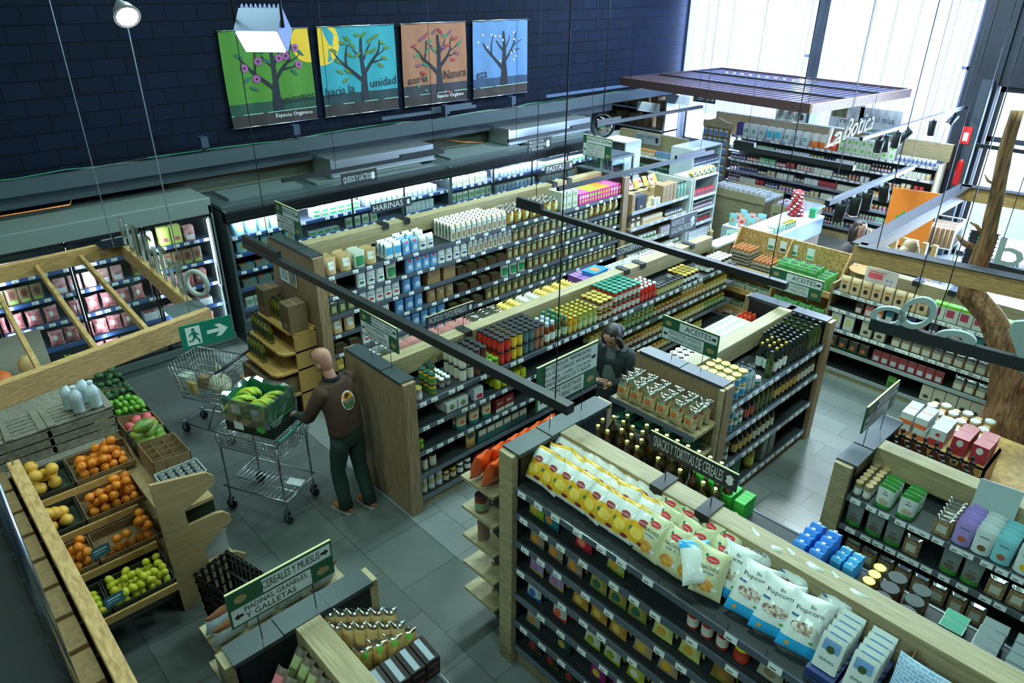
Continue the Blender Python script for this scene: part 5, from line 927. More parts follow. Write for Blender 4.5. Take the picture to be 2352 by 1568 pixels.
# ---------------------------------------------------------------- olive oil rack on the flour gondola end
BIRCH = wood('honey_pine', (160, 118, 62), (196, 152, 88), (2, 8, 8), .5)
rk = thing('stepped_rack', 'honey-coloured wooden stepped rack of oil against the flour gondola end', 'rack', (-6.97, 3.44, 0), 0)
zs_ = [(1.08, .31), (.86, .45), (.63, .57), (.32, .66)]
for z, d in zs_:
    pts = [(-.9, 0), (-.9, -d + .08), (-.88, -d + .02), (-.82, -d), (-.10, -d), (-.03, -d + .03), (0, -d + .1), (0, 0)]
    m = MB(); m.add([(x, y, z - .03) for x, y in pts] + [(x, y, z) for x, y in pts], [tuple(reversed(range(8))), tuple(range(8, 16))] + [(i, (i + 1) % 8, 8 + (i + 1) % 8, 8 + i) for i in range(8)]); part('shelf', m, BIRCH, rk, bevel=.004)
part('back_board', MB().box(-.9, 0, -.02, 0, 0, 1.1), BIRCH, rk); part('side_board', MB().box(-.03, 0, -.28, -.02, 0, 1.05), BIRCH, rk); part('side_board', MB().box(-.9, -.87, -.28, -.02, 0, 1.05), BIRCH, rk)
OB = mottled('brown_carton', (104, 84, 58), (124, 100, 72), 5, .8)
oilb = bottle('olive_oil_bottle', 'bottle', .036, .27, M((110, 108, 26), .12, coat=.6), K_, M((60, 70, 34), .3), neck=.38, sh=.62, square=True)
def cbox(label, loc, w_, d, h, rz=0, grp=None, mat=None, name='cardboard_box'):
    m = MB().box(-w_/2, w_/2, -d/2, d/2, 0, h).box(-w_/2, w_/2, -.006, .006, h, h + .001, 1).box(-w_ * .15, w_ * .1, -d/2 - .001, -d/2, h * .12, h * .3, 1)
    o = part(name, m, [mat or OB, M((160, 140, 110), .8)], None, loc, (0, 0, rz), .003); _seen[label] = _seen.get(label, 0) + 1; return tag(o, label, 'box', grp)
cbox('tall brown oil carton at the back left of the rack, top shelf', (-7.72, 3.27, 1.082), .2, .22, .34, 0, 'oil cartons on the stepped rack')
cbox('tall brown oil carton at the right front corner of the rack, top shelf', (-7.1, 3.26, 1.082), .22, .22, .34, 0, 'oil cartons on the stepped rack')
for r in range(2):
    for c in range(4): place(oilb, (-7.56 + c * .082, 3.24 + r * .085, 1.083), 0, 'olive oil bottle between the cartons, rack top shelf, %s row, %s from left' % (ORD[r], nth(c)), 'olive oil bottles on the stepped rack')
for zi, (z, yy, n, x0) in enumerate(((.86, 3.06, 6, -7.78), (.63, 2.95, 5, -7.74))):
    for c in range(n): place(oilb, (x0 + c * .082, yy, z + .003), 0, 'olive oil bottle, %s from left on %s shelf of the rack' % (nth(c), ('second', 'third')[zi]), 'olive oil bottles on the stepped rack')
for c in range(3): cbox('brown carton on the lowest rack shelf, %s from left' % nth(c), (-7.7 + c * .2, 2.98, .323), .19, .3, .2, 0, 'low cartons on the stepped rack')
cbox('wide brown carton at the right of the lowest rack shelf', (-7.1, 3.12, .323), .17, .4, .19, 0, None)
ps = MB().box(-.2, .2, -.002, .002, 0, .3).box(.02, .19, -.003, -.002, .01, .29, 1).box(-.17, 0, -.003, -.002, .2, .26, 2)
for k in range(5): ps.box(-.17, -.01, -.003, -.002, .04 + .03 * k, .05 + .03 * k, 2)
o = part('poster', ps, [PAPER, mottled('photo_print', (50, 90, 160), (170, 150, 60), 9, .6), K_], None, (-7.48, 3.435, 1.48)); tag(o, 'small poster with a photo on the flour gondola end panel', 'poster')
# ---------------------------------------------------------------- produce island
pi = thing('produce_stand', 'stepped wooden produce stand with crates of citrus and fruit', 'stand', (-4.95, 0, 0))
prof = [(.95, 0), (1.50, 0), (1.50, .16), (1.53, .25), (1.45, .33), (1.38, .36), (1.22, .36), (1.22, .52), (1.47, .66), (1.47, .72), (1.42, .78), (1.36, .8), (1.14, .8), (1.14, .95), (1.40, 1.08), (1.41, 1.15), (1.36, 1.21), (1.28, 1.23), (.95, 1.30)]
m = MB(); n = len(prof); m.add([(0, y, z) for y, z in prof] + [(-.03, y, z) for y, z in prof], [tuple(range(n)), tuple(reversed(range(n, 2 * n)))] + [(i, n + i, n + (i + 1) % n, (i + 1) % n) for i in range(n)])
part('side_panel', m, PLY, pi)
m = MB(); n = len(prof); m.add([(-2.6, y, z) for y, z in prof] + [(-2.63, y, z) for y, z in prof], [tuple(range(n)), tuple(reversed(range(n, 2 * n)))] + [(i, n + i, n + (i + 1) % n, (i + 1) % n) for i in range(n)]); part('side_panel', m, PLY, pi)
tiers = [(-1.12, -.82, .97), (-.84, -.54, .78), (-.53, -.23, .59), (-.20, .10, .38)]
for x0, x1, z in tiers:
    part('tier_shelf', MB().box(x0, x1, -.9, .93, z - .03, z), GREYWOOD, pi); part('tier_edge', MB().box(x1, x1 + .02, -.9, .93, z - .03, z + .035), PINE, pi)
for z, y1 in ((.95, 1.38), (.62, 1.42), (.25, 1.46)): part('end_shelf', MB().box(-2.6, -.03, .98, y1, z - .03, z), PLY, pi)
part('core_end', MB().box(-3.0, -2.66, .96, 1.34, 0, 1.11), GREYWOOD, pi); part('core', MB().box(-3.0, -1.14, -.9, .95, 0, 1.12), GREYWOOD, pi); part('leg_panel', MB().box(-1.1, -.3, .9, .94, 0, .38), DARKP, pi)
def crate(label, loc, w_, d, h, tilt=0, rz=A90, mat=None, grp='produce crates', slope=True):
    """open box, local x = width, y = depth"""
    m = MB(); t = .006; m.box(-w_/2, w_/2, -d/2, d/2, 0, t)
    m.box(-w_/2, w_/2, -d/2, -d/2 + t, 0, h * .7).box(-w_/2, w_/2, d/2 - t, d/2, 0, h * 1.1)
    for s in (-1, 1):
        x0, x1 = sorted((s * w_/2, s * (w_/2 - t))); m.add([(x0, -d/2, 0), (x1, -d/2, 0), (x1, d/2, 0), (x0, d/2, 0), (x0, -d/2, h * .7), (x1, -d/2, h * .7), (x1, d/2, h * 1.1), (x0, d/2, h * 1.1)], [(0, 3, 2, 1), (4, 5, 6, 7), (0, 1, 5, 4), (2, 3, 7, 6), (0, 4, 7, 3), (1, 2, 6, 5)])
        m.box(s * w_/2 - .03, s * w_/2 + .03, d/2 - .05, d/2, h * 1.0, h * 1.12, 1) if False else None
    o = part('fruit_crate', m, [mat or CARD, CARDD], None, loc, (tilt, 0, rz)); _seen[label] = _seen.get(label, 0) + 1; return tag(o, label, 'crate', grp)
def fruit(nm, cat, r, mat, stem=None, n=14, dent=True):
    a = MB(); k = 9; pr = [(max(.001, math.sin(PI * j / k)) * r[0], -math.cos(PI * j / k) * r[2]) for j in range(k + 1)]; pr[-1] = (.001, r[2] * (.9 if dent else 1.0))
    a.lathe(pr, n, 0, caps=False); p_ = [(nm, a.mesh(nm, mat))]
    if stem: p_.append(('stem', MB().lathe([(.006, r[2] * .88), (.004, r[2] * 1.02)], 6).mesh('stem', stem)))
    return Spec(nm, cat, p_, 2 * r[0], 2 * r[0], 2 * r[2])
ORM = mottled('orange_peel', (214, 110, 20), (234, 140, 30), 26, .45); GRM = mottled('grapefruit_peel', (222, 160, 50), (232, 180, 76), 9, .45); LEM = mottled('lemon_peel', (200, 180, 40), (176, 186, 50), 10, .45)
f_or = fruit('orange', 'orange', (.037, .037, .035), ORM, M((70, 90, 40))); f_gr = fruit('grapefruit', 'grapefruit', (.052, .052, .047), GRM, M((110, 100, 50))); f_le = fruit('lemon', 'lemon', (.029, .029, .037), LEM, dent=False)
f_av = fruit('avocado', 'avocado', (.033, .033, .046), mottled('avocado_skin', (30, 60, 34), (50, 84, 44), 30, .5), dent=False); f_li = fruit('lime', 'lime', (.026, .026, .03), mottled('lime_skin', (90, 150, 40), (120, 176, 60), 20, .4), dent=False)
f_pa = fruit('papaya', 'papaya', (.058, .058, .11), mottled('papaya_skin', (50, 110, 44), (150, 150, 50), 5, .4), M((80, 70, 40)), dent=False); f_dr = fruit('dragon_fruit', 'dragon fruit', (.042, .042, .055), mottled('dragon_fruit_skin', (214, 70, 100), (190, 110, 90), 14, .5), dent=False)
def heap(loc, w_, d, sp, num, desc, where, tilt=0, rz=A90, z0=.012, grp=None, roll=False, half=None, seed=0):
    rr = random.Random(seed); X = Matrix.Translation(loc) @ Matrix.Rotation(rz, 4, 'Z') @ Matrix.Rotation(tilt, 4, 'X'); s = sp.w * 1.02; k = 0; L_ = 0; r3 = max(sp.w, 0) / 2
    while k < num and L_ < 4:
        nx = int((w_ - .02 - (L_ % 2) * s * .5) / s); ny = int((d - .02 - (L_ % 2) * s * .5) / s); nx = int((w_ - .012) / s); ny = int((d - .012) / s); of_ = s / 2 * (L_ % 2); pts = [(-(nx - 1) * s / 2 + i * s + of_, -(ny - 1) * s / 2 + j * s + of_) for j in range(ny) for i in range(nx)]; pts = [(x_, y_) for x_, y_ in pts if x_ < (nx - 1) * s / 2 + .1 * s and y_ < (ny - 1) * s / 2 + .1 * s]
        if half: pts = [p for p in pts if half(p[0] / w_ * 2, p[1] / d * 2, L_)]
        if L_: pts = [p for p in pts if rr.random() > .2 * L_]
        for x, y in pts:
            if k >= num: break
            p = X @ Vector((x + rr.uniform(-.007, .007), y + rr.uniform(-.007, .007), z0 + r3 + L_ * s * .70))
            e = (rr.uniform(1.2, 1.9), rr.uniform(-.3, .3), rr.uniform(0, 6)) if roll else (rr.uniform(-.9, .9), rr.uniform(-.9, .9), rr.uniform(0, 6))
            place(sp, p, 0, '%s, %s in %s' % (desc, nth(k) if k < 99 else 'last', where), grp or desc + 's in ' + where, rot=e); k += 1
        L_ += 1
tl = .22
for i, ((x0, x1, z), (nm, sp, sp2, d2, d1, num, n2)) in enumerate(zip(tiers, (('top', f_or, f_gr, 'pale grapefruit', 'large orange', 46, 16), ('second', f_or, f_gr, 'yellow grapefruit', 'orange', 40, 14), ('third', f_or, f_or, 'small orange', 'loose orange', 16, 26), ('lowest', f_le, f_le, 'small lemon', 'yellow-green lemon', 62, 34)))):
    cx = -4.95 + (x0 + x1) / 2; zz = z + .045
    yr, yl = (.83, .79, .755, .70)[i], (.42, .38, .345, .29)[i]
    crate('open carton of %ss, right-hand one on the %s tier' % (d1, nm), (cx, yr, zz), .46, .27, .09, tl, A90, (CARD, CARD, CARD, CARDD)[i])
    heap((cx, yr, zz), .44, .285, sp, num, d1, 'the right %s-tier crate' % nm, tl, seed=i, half=(lambda a, b, l: b < -.3 or a > .45) if i == 2 else ((lambda a, b, l: a > -.5 or b < .3) if i == 1 else None))
    crate('open carton of %ss, left-hand one on the %s tier' % (d2, nm), (cx, yl, zz), .34, .27, .09, tl, A90, (CARDD, CARDD, CARD, CARDD)[i])
    heap((cx, yl, zz), .33, .285, sp2, n2, d2, 'the left %s-tier crate' % nm, tl, seed=i + 9)
    crate('open carton at the far left of the %s tier' % nm, (cx, yl - .37, zz), .36, .27, .09, tl, A90, CARD)
for k, (x, y, z) in enumerate(((-5.19, .55, .70), (-4.85, .50, .49))):
    o = part('price_card', MB().box(-.07, .07, -.002, .002, 0, .08).box(-.05, .05, -.003, -.002, .05, .06, 1).box(-.05, .03, -.003, -.002, .03, .035, 1), [M((44, 84, 100)), M((170, 190, 196))], None, (x, y, z), (-.3, 0, A90 + .1)); tag(o, 'blue-green price card clipped between crates, %s one' % ('upper', 'lower')[k], 'price card', 'price cards on the produce stand')
def pallet(label, loc, w_, d, h, rz=0, grp='pale slatted crates on the produce stand'):
    m = MB()
    for i in range(6): y = -d/2 + i * d / 6; m.box(-w_/2, w_/2, y + .006, y + d / 6 - .006, h - .012, h)
    for x in (-w_/2, -.03, w_/2 - .06): m.box(x, x + .06, -d/2, d/2, h, h + .012)
    for y in (-d/2, d/2 - .012):
        for k in range(3): m.box(-w_/2, w_/2, y, y + .012, .01 + k * h / 3.2, .01 + (k + .8) * h / 3.2)
    for x in (-w_/2, w_/2 - .012): m.box(x, x + .012, -d/2, d/2, .02, h * .9)
    return tag(part('slatted_crate', m, GREYWOOD, None, (loc[0], loc[1], loc[2] - .008), (0, 0, rz)), label, 'crate', grp)
pallet('upturned pale slatted crate, left one on the produce stand', (-6.38, .30, 1.125), .55, .4, .26, A90); pallet('upturned pale slatted crate under the white bottles', (-6.38, .83, 1.125), .5, .4, .26, A90); pallet('upturned slatted crate at the far left, partly out of frame', (-6.38, -.28, 1.125), .5, .4, .26, A90)
whb_ = bottle('white_spray_bottle', 'bottle', .048, .25, M((200, 214, 220), .35), M((206, 216, 222), .4), M((176, 196, 196), .4), neck=.4, sh=.66)
for i, (x, y) in enumerate(((-6.24, .84), (-6.36, .80), (-6.38, .93), (-6.24, .97))): place(whb_, (x, y, 1.402), i, 'white bottle on the slatted crate, %s' % ('front left', 'rear left', 'rear right', 'front right')[i], 'white bottles on the slatted crate')
def fan(nm, cat, path, r, m, mats): return None
bn = MB(); bn.tube([(-.08, .03, 0), (-.05, .008, 0), (0, -.006, 0), (.05, .008, 0), (.08, .035, 0), (.095, .05, 0)], [.006, .016, .018, .017, .012, .005], 7)
def banana_spec(nm, m): return Spec(nm, 'banana', [(nm, bn.mesh(nm, m))], .18, .05, .04)
bn_g = banana_spec('banana', mottled('green_banana_skin', (110, 160, 40), (170, 180, 50), 4, .4)); bn_y = banana_spec('banana', mottled('banana_skin', (190, 180, 50), (150, 170, 50), 4, .45))
o = part('cardboard_sheet', MB().box(-.35, .35, -.01, .01, 0, .42), M((150, 146, 130), .8), None, (-8.05, .62, 1.05), (-.2, 0, A90)); tag(o, 'pale board leaning behind the pumpkins under the pergola', 'board')
pump = fruit('pumpkin', 'pumpkin', (.11, .11, .075), mottled('pumpkin_skin', (196, 84, 24), (214, 110, 40), 6, .5), M((90, 80, 40))); but_ = fruit('butternut_squash', 'squash', (.09, .09, .12), mottled('squash_skin', (190, 150, 96), (206, 170, 120), 4, .5), M((110, 96, 60)))
place(pump, (-7.75, .48, 1.215), 0, 'flat orange pumpkin on the produce stand', 'squashes'); place(but_, (-7.82, .75, 1.24), 0, 'large tan squash right of the orange pumpkin', 'squashes'); place(but_, (-7.78, .28, 1.24), .5, 'pale tan squash left of the orange pumpkin', 'squashes')
for i in range(6): place(bn_g, (-7.86 + .025 * i, 1.12 + .035 * (i % 3), 1.165 + .035 * (i // 3)), 0, 'green banana on the far end of the stand, %s' % nth(i), 'green bananas under the pergola', rot=(.2, .3 * (i % 2), .6 + .15 * i))
part_ = crate('dark crate holding green bananas under the pergola', (-7.79, 1.16, 1.118), .32, .3, .03, 0, 0, CARDD)
# end row facing the aisle
ends_ = [(-7.28, .29, f_av, 'dark green avocado', 26, CARDD), (-6.97, .29, f_av, 'green avocado', 20, CARD), (-6.65, .3, f_li, 'lime', 60, CARDD), (-6.33, .3, f_dr, 'pink dragon fruit', 8, CARD), (-6.01, .31, f_pa, 'papaya', 8, CARDD)]
for i, (x, w_, sp, d1, num, mt) in enumerate(ends_):
    crate('open crate of %s at the stand end, %s from the wall' % (d1, nth(i)), (x, 1.27, .98), w_, .32, .10, .08, PI, mt); heap((x, 1.27, .985), w_ - .01, .31, sp, num, d1, 'the end-row crate', .08, PI, roll=sp in (f_av, f_pa, f_dr), seed=20 + i, grp=d1 + 's at the stand end')
cd_ = MB().box(-.19, .19, -.15, .15, 0, .01)
for x in (-.19, .185): cd_.box(x, x + .006, -.15, .15, 0, .17)
for y in (-.15, .145): cd_.box(-.19, .19, y, y + .006, 0, .17)
for k in range(1, 4): cd_.box(-.19 + k * .095, -.187 + k * .095, -.15, .15, 0, .14)
for k in range(1, 3): cd_.box(-.19, .19, -.15 + k * .1, -.147 + k * .1, 0, .14)
tag(part('divided_box', cd_, CARD, None, (-5.64, 1.25, .975), (.08, 0, PI)), 'empty cardboard box with bottle dividers at the stand end', 'box')
cb_ = MB().box(-.17, .17, -.12, .12, 0, .02).box(-.17, .17, .115, .12, 0, .15).box(-.17, .17, -.12, -.115, 0, .15).box(-.17, -.165, -.12, .12, 0, .15).box(.165, .17, -.12, .12, 0, .15).text('MUY', -.03, .05, .06, .03, -.121, 1)
tag(part('can_box', cb_, [M((196, 206, 206)), M((40, 120, 90))], None, (-5.25, 1.25, .953), (0, 0, A90)), 'white box with green arrows full of cans, reading MUY', 'box')
can_ = jar('silver_can', 'can', .026, .13, M((150, 156, 156), .3, .6), M((190, 196, 196), .25, .8), lidh=.008, neck=.95, n=12)
for i in range(4):
    for j in range(5): place(can_, (-5.335 + i * .056, 1.125 + j * .062, .976), 0, 'silver can in the white box, %s row, %s along' % (ORD[i], nth(j)), 'silver cans in the white box')
def tote(label, loc, mat, rot, w_=.36, h=.24, d=.1):
    m = MB().box(-w_/2, w_/2, -d/2, d/2, 0, h).box(-.04, .04, -d/2 - .001, -d/2, h * .78, h * .88, 1).box(-w_/2 - .004, w_/2 + .004, -d/2 - .003, d/2, h - .012, h + .002, 0)
    return tag(part('folded_box', m, [mat, DARKP], None, loc, rot, .003), label, 'box')
tote('dark green box with a hand slot on the stand end, middle shelf', (-5.13, 1.22, .615), M((24, 44, 30)), (0, 0, A90)); tote('white box with a hand slot on the stand end, lower shelf', (-5.13, 1.25, .265), M((176, 184, 190)), (0, 0, A90), .38)
bk = thing('shopping_basket', 'tall black slotted shopping basket on the floor beside the stand', 'basket', (-4.42, 1.22, 0), .25)
m = MB(); t = .006
def ringpt(s, h): return s * (.86 + .14 * h)
for s in (-1, 1):
    for k in range(9):   # uprights with gaps on the long sides
        x = -.2 + k * .05; f_ = 1
        m.add([(x - .018, s * .125, .05), (x + .018, s * .125, .05), (x * 1.12 + .02, s * .15, .62), (x * 1.12 - .02, s * .15, .62), (x - .018, s * (.125 - t), .05), (x + .018, s * (.125 - t), .05), (x * 1.12 + .02, s * (.15 - t), .62), (x * 1.12 - .02, s * (.15 - t), .62)], [(0, 1, 2, 3), (7, 6, 5, 4), (0, 3, 7, 4), (1, 5, 6, 2)])
    for k in range(6):
        y = -.125 + k * .05; m.add([(s * .215, y - .012, .05), (s * .215, y + .012, .05), (s * .24, y * 1.15 + .014, .62), (s * .24, y * 1.15 - .014, .62), (s * .209, y - .012, .05), (s * .209, y + .012, .05), (s * .234, y * 1.15 + .014, .62), (s * .234, y * 1.15 - .014, .62)], [(0, 1, 2, 3), (7, 6, 5, 4), (0, 3, 7, 4), (1, 5, 6, 2)])
part('slotted_wall', m, BLACK, bk)
m = MB().box(-.215, .215, -.13, .13, .0, .05)
for z in (.14, .24, .34, .44, .53, .6):
    k = .9 + .1 * z / .6; m.tube([(-.24 * k, -.15 * k, z), (.24 * k, -.15 * k, z), (.24 * k, .15 * k, z), (-.24 * k, .15 * k, z)], .012 if z < .5 else .016, 6, closed=True)
part('frame', m, BLACK, bk); part('handle', MB().tube([(-.24, 0, .6), (-.2, 0, .63), (.2, 0, .63), (.24, 0, .6)], .009, 6), BLACK, bk)
o = part('folded_cloth', MB().ball((0, 0, .06), (.1, .07, .05), 12, 8), M((90, 110, 140), .8), None, (-4.42, 1.22, .05)); tag(o, 'blue and white packet lying inside the black basket', 'packet')
# ---------------------------------------------------------------- near-left hanging frame with square blocks and the metal post
nb = thing('hanging_wood_frame', 'blurred pine beam with a row of square tan blocks at the lower left', 'frame', (-3.6, .075, 2.0))
part('beam', MB().box(-1.1, 1.9, .1, .17, -.1, .04), PINEX, nb, bevel=.004)
for i in range(12): part('block', MB().box(-1.08 + i * .25, -.86 + i * .25, -.035, .08, -.06, .0), wood('block_wood', (110, 84, 50), (132, 104, 66), (4, 4, 4), .7) if i == 0 else bpy.data.materials['block_wood'], nb, bevel=.004)
part('backing', MB().box(-1.1, 1.9, -.9, .1, -.1, -.07), M((12, 18, 16), .8), nb); part('hanger', MB().tube([(-1.05, .13, .04), (-1.05, .13, 4.9)], .004, 5), STEEL, nb)
tag(part('guard_rail_post', MB().tube([(0, 0, 2.002), (0, 0, 3.7)], .018, 12), STEEL, None, (-2.35, .04, 0)), 'blurred upright steel post at the lower left edge of the view', 'post')
# ---------------------------------------------------------------- pine pergola over the produce
pg = thing('pine_pergola', 'hanging pine pergola frame with rafters over the produce, with exit sign', 'pergola', (0, 0, 0))
A_, B_, C_, D_ = Vector((-7.55, .3, 2.28)), Vector((-7.65, 1.80, 2.28)), Vector((-5.42, 1.72, 2.28)), Vector((-5.05, -.1, 2.28))
def beam(p, q, w_, h, mat, nm='beam', root=None, bev=.005, col=0):
    d = (q - p); L_ = d.length; a = math.atan2(d.y, d.x); pt = math.atan2(d.z, math.hypot(d.x, d.y)); return part(nm, MB().box(0, L_, -w_/2, w_/2, -h/2, h/2), mat, root, p, (0, -pt, a), bev)
beam(A_ + Vector((.03, -.7, 0)), B_, .06, .15, PINEX, root=pg); beam(B_, C_, .06, .15, PINEX, root=pg); beam(C_ + Vector((.02, .06, 0)), D_ + Vector((.1, -.6, 0)), .07, .17, PINEX, root=pg)
for k in range(5):
    t = (k + .5) / 4.2; p = B_.lerp(A_, t) if False else Vector((-7.62 + .02 * k, 1.42 - k * .38, 2.27)); q = Vector((-5.38 + .06 * k, 1.32 - k * .38, 2.27)); beam(p, q, .035, .07, PINEX, 'rafter', pg)
part('corner_plate', MB().box(-.14, .14, -.14, .14, .0, .004), STEEL, pg, (-7.55, 1.72, 2.36)); part('corner_plate', MB().box(-.14, .14, -.14, .14, 0, .004), M((90, 100, 104), .5, .5), pg, (-5.5, 1.64, 2.36))
for x, y in ((-7.5, 1.7), (-5.45, 1.65), (-6.9, .2)): part('wire', MB().tube([(x, y, 2.36), (x, y, 6.95)], .0045, 5), M((170, 180, 186), .4, .6), pg)
# white letters standing along the pergola's far beam
lt = MB()
for k, t in enumerate('ALIMENTOS'): lt.text(t, .16 + k * .2, .0, .15, .24 if k % 2 else .3, -.012, 0); lt.text(t, .16 + k * .2, .0, .15, .24 if k % 2 else .3, .012, 0)
for k in range(9): lt.box(.16 + k * .2, .19 + k * .2, -.012, .012, 0, .24)
o = part('cutout_lettering', lt, M((150, 156, 150), .6), None, (-7.6, 1.8, 2.37), (0, 0, -.035)); tag(o, 'grey cut-out letters standing on the far beam of the pine pergola', 'letters')
dk = MB().lathe([(.12, -.012), (.12, .012), (.085, .012), (.085, -.012), (.12, -.012)], 24, caps=False, xf=lambda v: Matrix.Rotation(A90, 3, 'X') @ v)
o = part('cutout_ring', dk, M((160, 166, 160), .6), None, (-5.62, 1.80, 2.5), (0, 0, .5)); tag(o, 'grey cut-out ring letter at the pergola corner', 'letter')
ex = thing('exit_sign', 'green emergency exit sign with running figure and arrow', 'sign', (-5.12, 1.64, 2.2), A90 - .12)
a = MB().box(-.19, .19, -.004, .004, 0, .19)
a.poly([(-.15, -.005, .02), (-.045, -.005, .02), (-.045, -.005, .17), (-.15, -.005, .17)], 1)
a.poly([(-.095 + .013 * math.cos(t * PI / 6), -.0065, .145 + .013 * math.sin(t * PI / 6)) for t in range(12)], 0)
for p in ([(-.11, .13), (-.08, .13), (-.075, .085), (-.1, .08)], [(-.108, .128), (-.135, .1), (-.128, .094), (-.104, .115)], [(-.082, .12), (-.055, .1), (-.06, .092), (-.084, .106)], [(-.098, .085), (-.078, .085), (-.06, .055), (-.07, .05)], [(-.07, .056), (-.058, .056), (-.058, .028), (-.07, .028)], [(-.1, .085), (-.085, .08), (-.108, .05), (-.14, .05), (-.14, .06), (-.115, .062)]): a.poly([(x, -.0065, z) for x, z in p], 0)
a.poly([(x, -.005, z) for x, z in ((.0, .08), (.09, .08), (.06, .045), (.1, .045), (.155, .095), (.1, .145), (.06, .145), (.09, .11), (.0, .11))], 1)
part('board', a, [M((20, 120, 96), .4), LW], ex)
# ---------------------------------------------------------------- shopping carts
def cart_basket(r, L_, W, z0, z1, taper, m, step=.045):
    a = MB(); rr_ = .003
    def c(x, y, z): t = (z - z0) / (z1 - z0); return (x * (taper + (1 - taper) * t), y * (taper + (1 - taper) * t), z)
    nx = int(L_ / step); ny = int(W / step); nz = 6
    for i in range(nx + 1):
        x = -L_/2 + L_ * i / nx; a.tube([c(x, -W/2, z1), c(x, -W/2, z0), c(x, W/2, z0), c(x, W/2, z1)], rr_, 4)
    for j in range(ny + 1):
        y = -W/2 + W * j / ny; a.tube([c(-L_/2, y, z1), c(-L_/2, y, z0), c(L_/2, y, z0), c(L_/2, y, z1)], rr_, 4)
    part('wire_basket', a, STEEL, r); a = MB()
    for k in range(nz + 1):
        z = z0 + (z1 - z0) * k / nz; a.tube([c(-L_/2, -W/2, z), c(L_/2, -W/2, z), c(L_/2, W/2, z), c(-L_/2, W/2, z)], rr_ if 0 < k < nz else .007, 5, closed=True)
    part('basket_rim', a, STEEL, r)
def wheel(r, x, y, ang=0, R_w=.055):
    wh = part('wheel', MB().lathe([(R_w * .9, -.014), (R_w, -.01), (R_w, .01), (R_w * .9, .014)], 16, xf=lambda v: Matrix.Rotation(A90, 3, 'X') @ v), BLACK, r, (x, y, R_w), (0, 0, ang)); part('caster_fork', MB().box(-.02, .02, -.022, -.017, -.01, .09).box(-.02, .02, .017, .022, -.01, .09).box(-.02, .02, -.022, .022, .085, .095), STEEL, wh)
ang = math.atan2(.35, .69) + PI
c2 = thing('stock_trolley', 'two-tier wire trolley carrying the banana box in the aisle', 'trolley', (-5.74, 2.15, 0), ang)
cart_basket(c2, .74, .50, .74, .92, .9, 0)
for x, y in ((-.33, -.22), (.33, -.22), (.33, .22), (-.33, .22)): part('frame_tube', MB().tube([(x, y, .15), (x * .98, y, .5), (x * 1.0, y * 1.0, .9)], .011, 7), STEEL, c2); wheel(c2, x, y, .4 * x)
m = MB().tube([(-.37, -.24, .28), (.37, -.24, .28), (.37, .24, .28), (-.37, .24, .28)], .009, 6, closed=True)
for k in range(15): x = -.35 + k * .05; m.tube([(x, -.24, .28), (x, .24, .28)], .004, 5)
for y in (-.08, .08): m.tube([(-.37, y, .275), (.37, y, .275)], .005, 5)
part('lower_rack', m, STEEL, c2); part('handle', MB().tube([(-.36, -.26, .98), (-.42, -.25, 1.0), (-.42, .25, 1.0), (-.36, .26, .98)], .012, 8), M((20, 110, 96), .4), c2); part('handle_bracket', MB().tube([(-.36, -.25, .9), (-.42, -.25, 1.0)], .01, 6).tube([(-.36, .25, .9), (-.42, .25, 1.0)], .01, 6), STEEL, c2)
c1 = thing('shopping_cart', 'wire shopping cart with bags and cartons near the oil rack', 'cart', (-7.36, 2.28, 0), math.atan2(.48, .87) + PI)
cart_basket(c1, .62, .46, .5, .93, .8, 0)
part('chassis', MB().tube([(-.32, -.2, .12), (.34, -.15, .12), (.34, .15, .12), (-.32, .2, .12)], .012, 7, closed=True).tube([(-.32, -.2, .12), (-.28, -.2, .52)], .012, 7).tube([(-.32, .2, .12), (-.28, .2, .52)], .012, 7).tube([(.0, -.17, .12), (-.2, -.2, .5)], .01, 6).tube([(.0, .17, .12), (-.2, .2, .5)], .01, 6), STEEL, c1)
for x, y in ((-.32, -.2), (.34, -.15), (.34, .15), (-.32, .2)): wheel(c1, x, y)
part('handle', MB().tube([(-.44, -.25, 1.02), (-.44, .25, 1.02)], .016, 8), BLACK, c1); part('handle_bracket', MB().tube([(-.31, -.23, .93), (-.44, -.24, 1.02)], .013, 6).tube([(-.31, .23, .93), (-.44, .24, 1.02)], .013, 6), DARKP, c1)
tag(part('canvas_bag', MB().ball((0, 0, .12), (.14, .12, .13), 14, 9).tube([(-.07, 0, .22), (-.05, .02, .36), (.05, .02, .36), (.07, 0, .22)], .009, 6), mottled('canvas', (176, 176, 150), (200, 198, 176), 20, .9), None, (-7.22, 2.34, .53)), 'cream canvas shopping bag in the wire cart', 'bag')
cbox('white and green grocery carton in the wire cart', (-7.56, 2.1, .53), .13, .12, .2, .5, None, M((190, 196, 190)), 'grocery_carton'); cbox('brown grocery box in the wire cart', (-7.5, 2.27, .53), .12, .1, .14, .4, None, CARD, 'grocery_box'); place(pk_yel, (-7.4, 2.1, .53), .5, 'yellow and white packet in the wire cart')
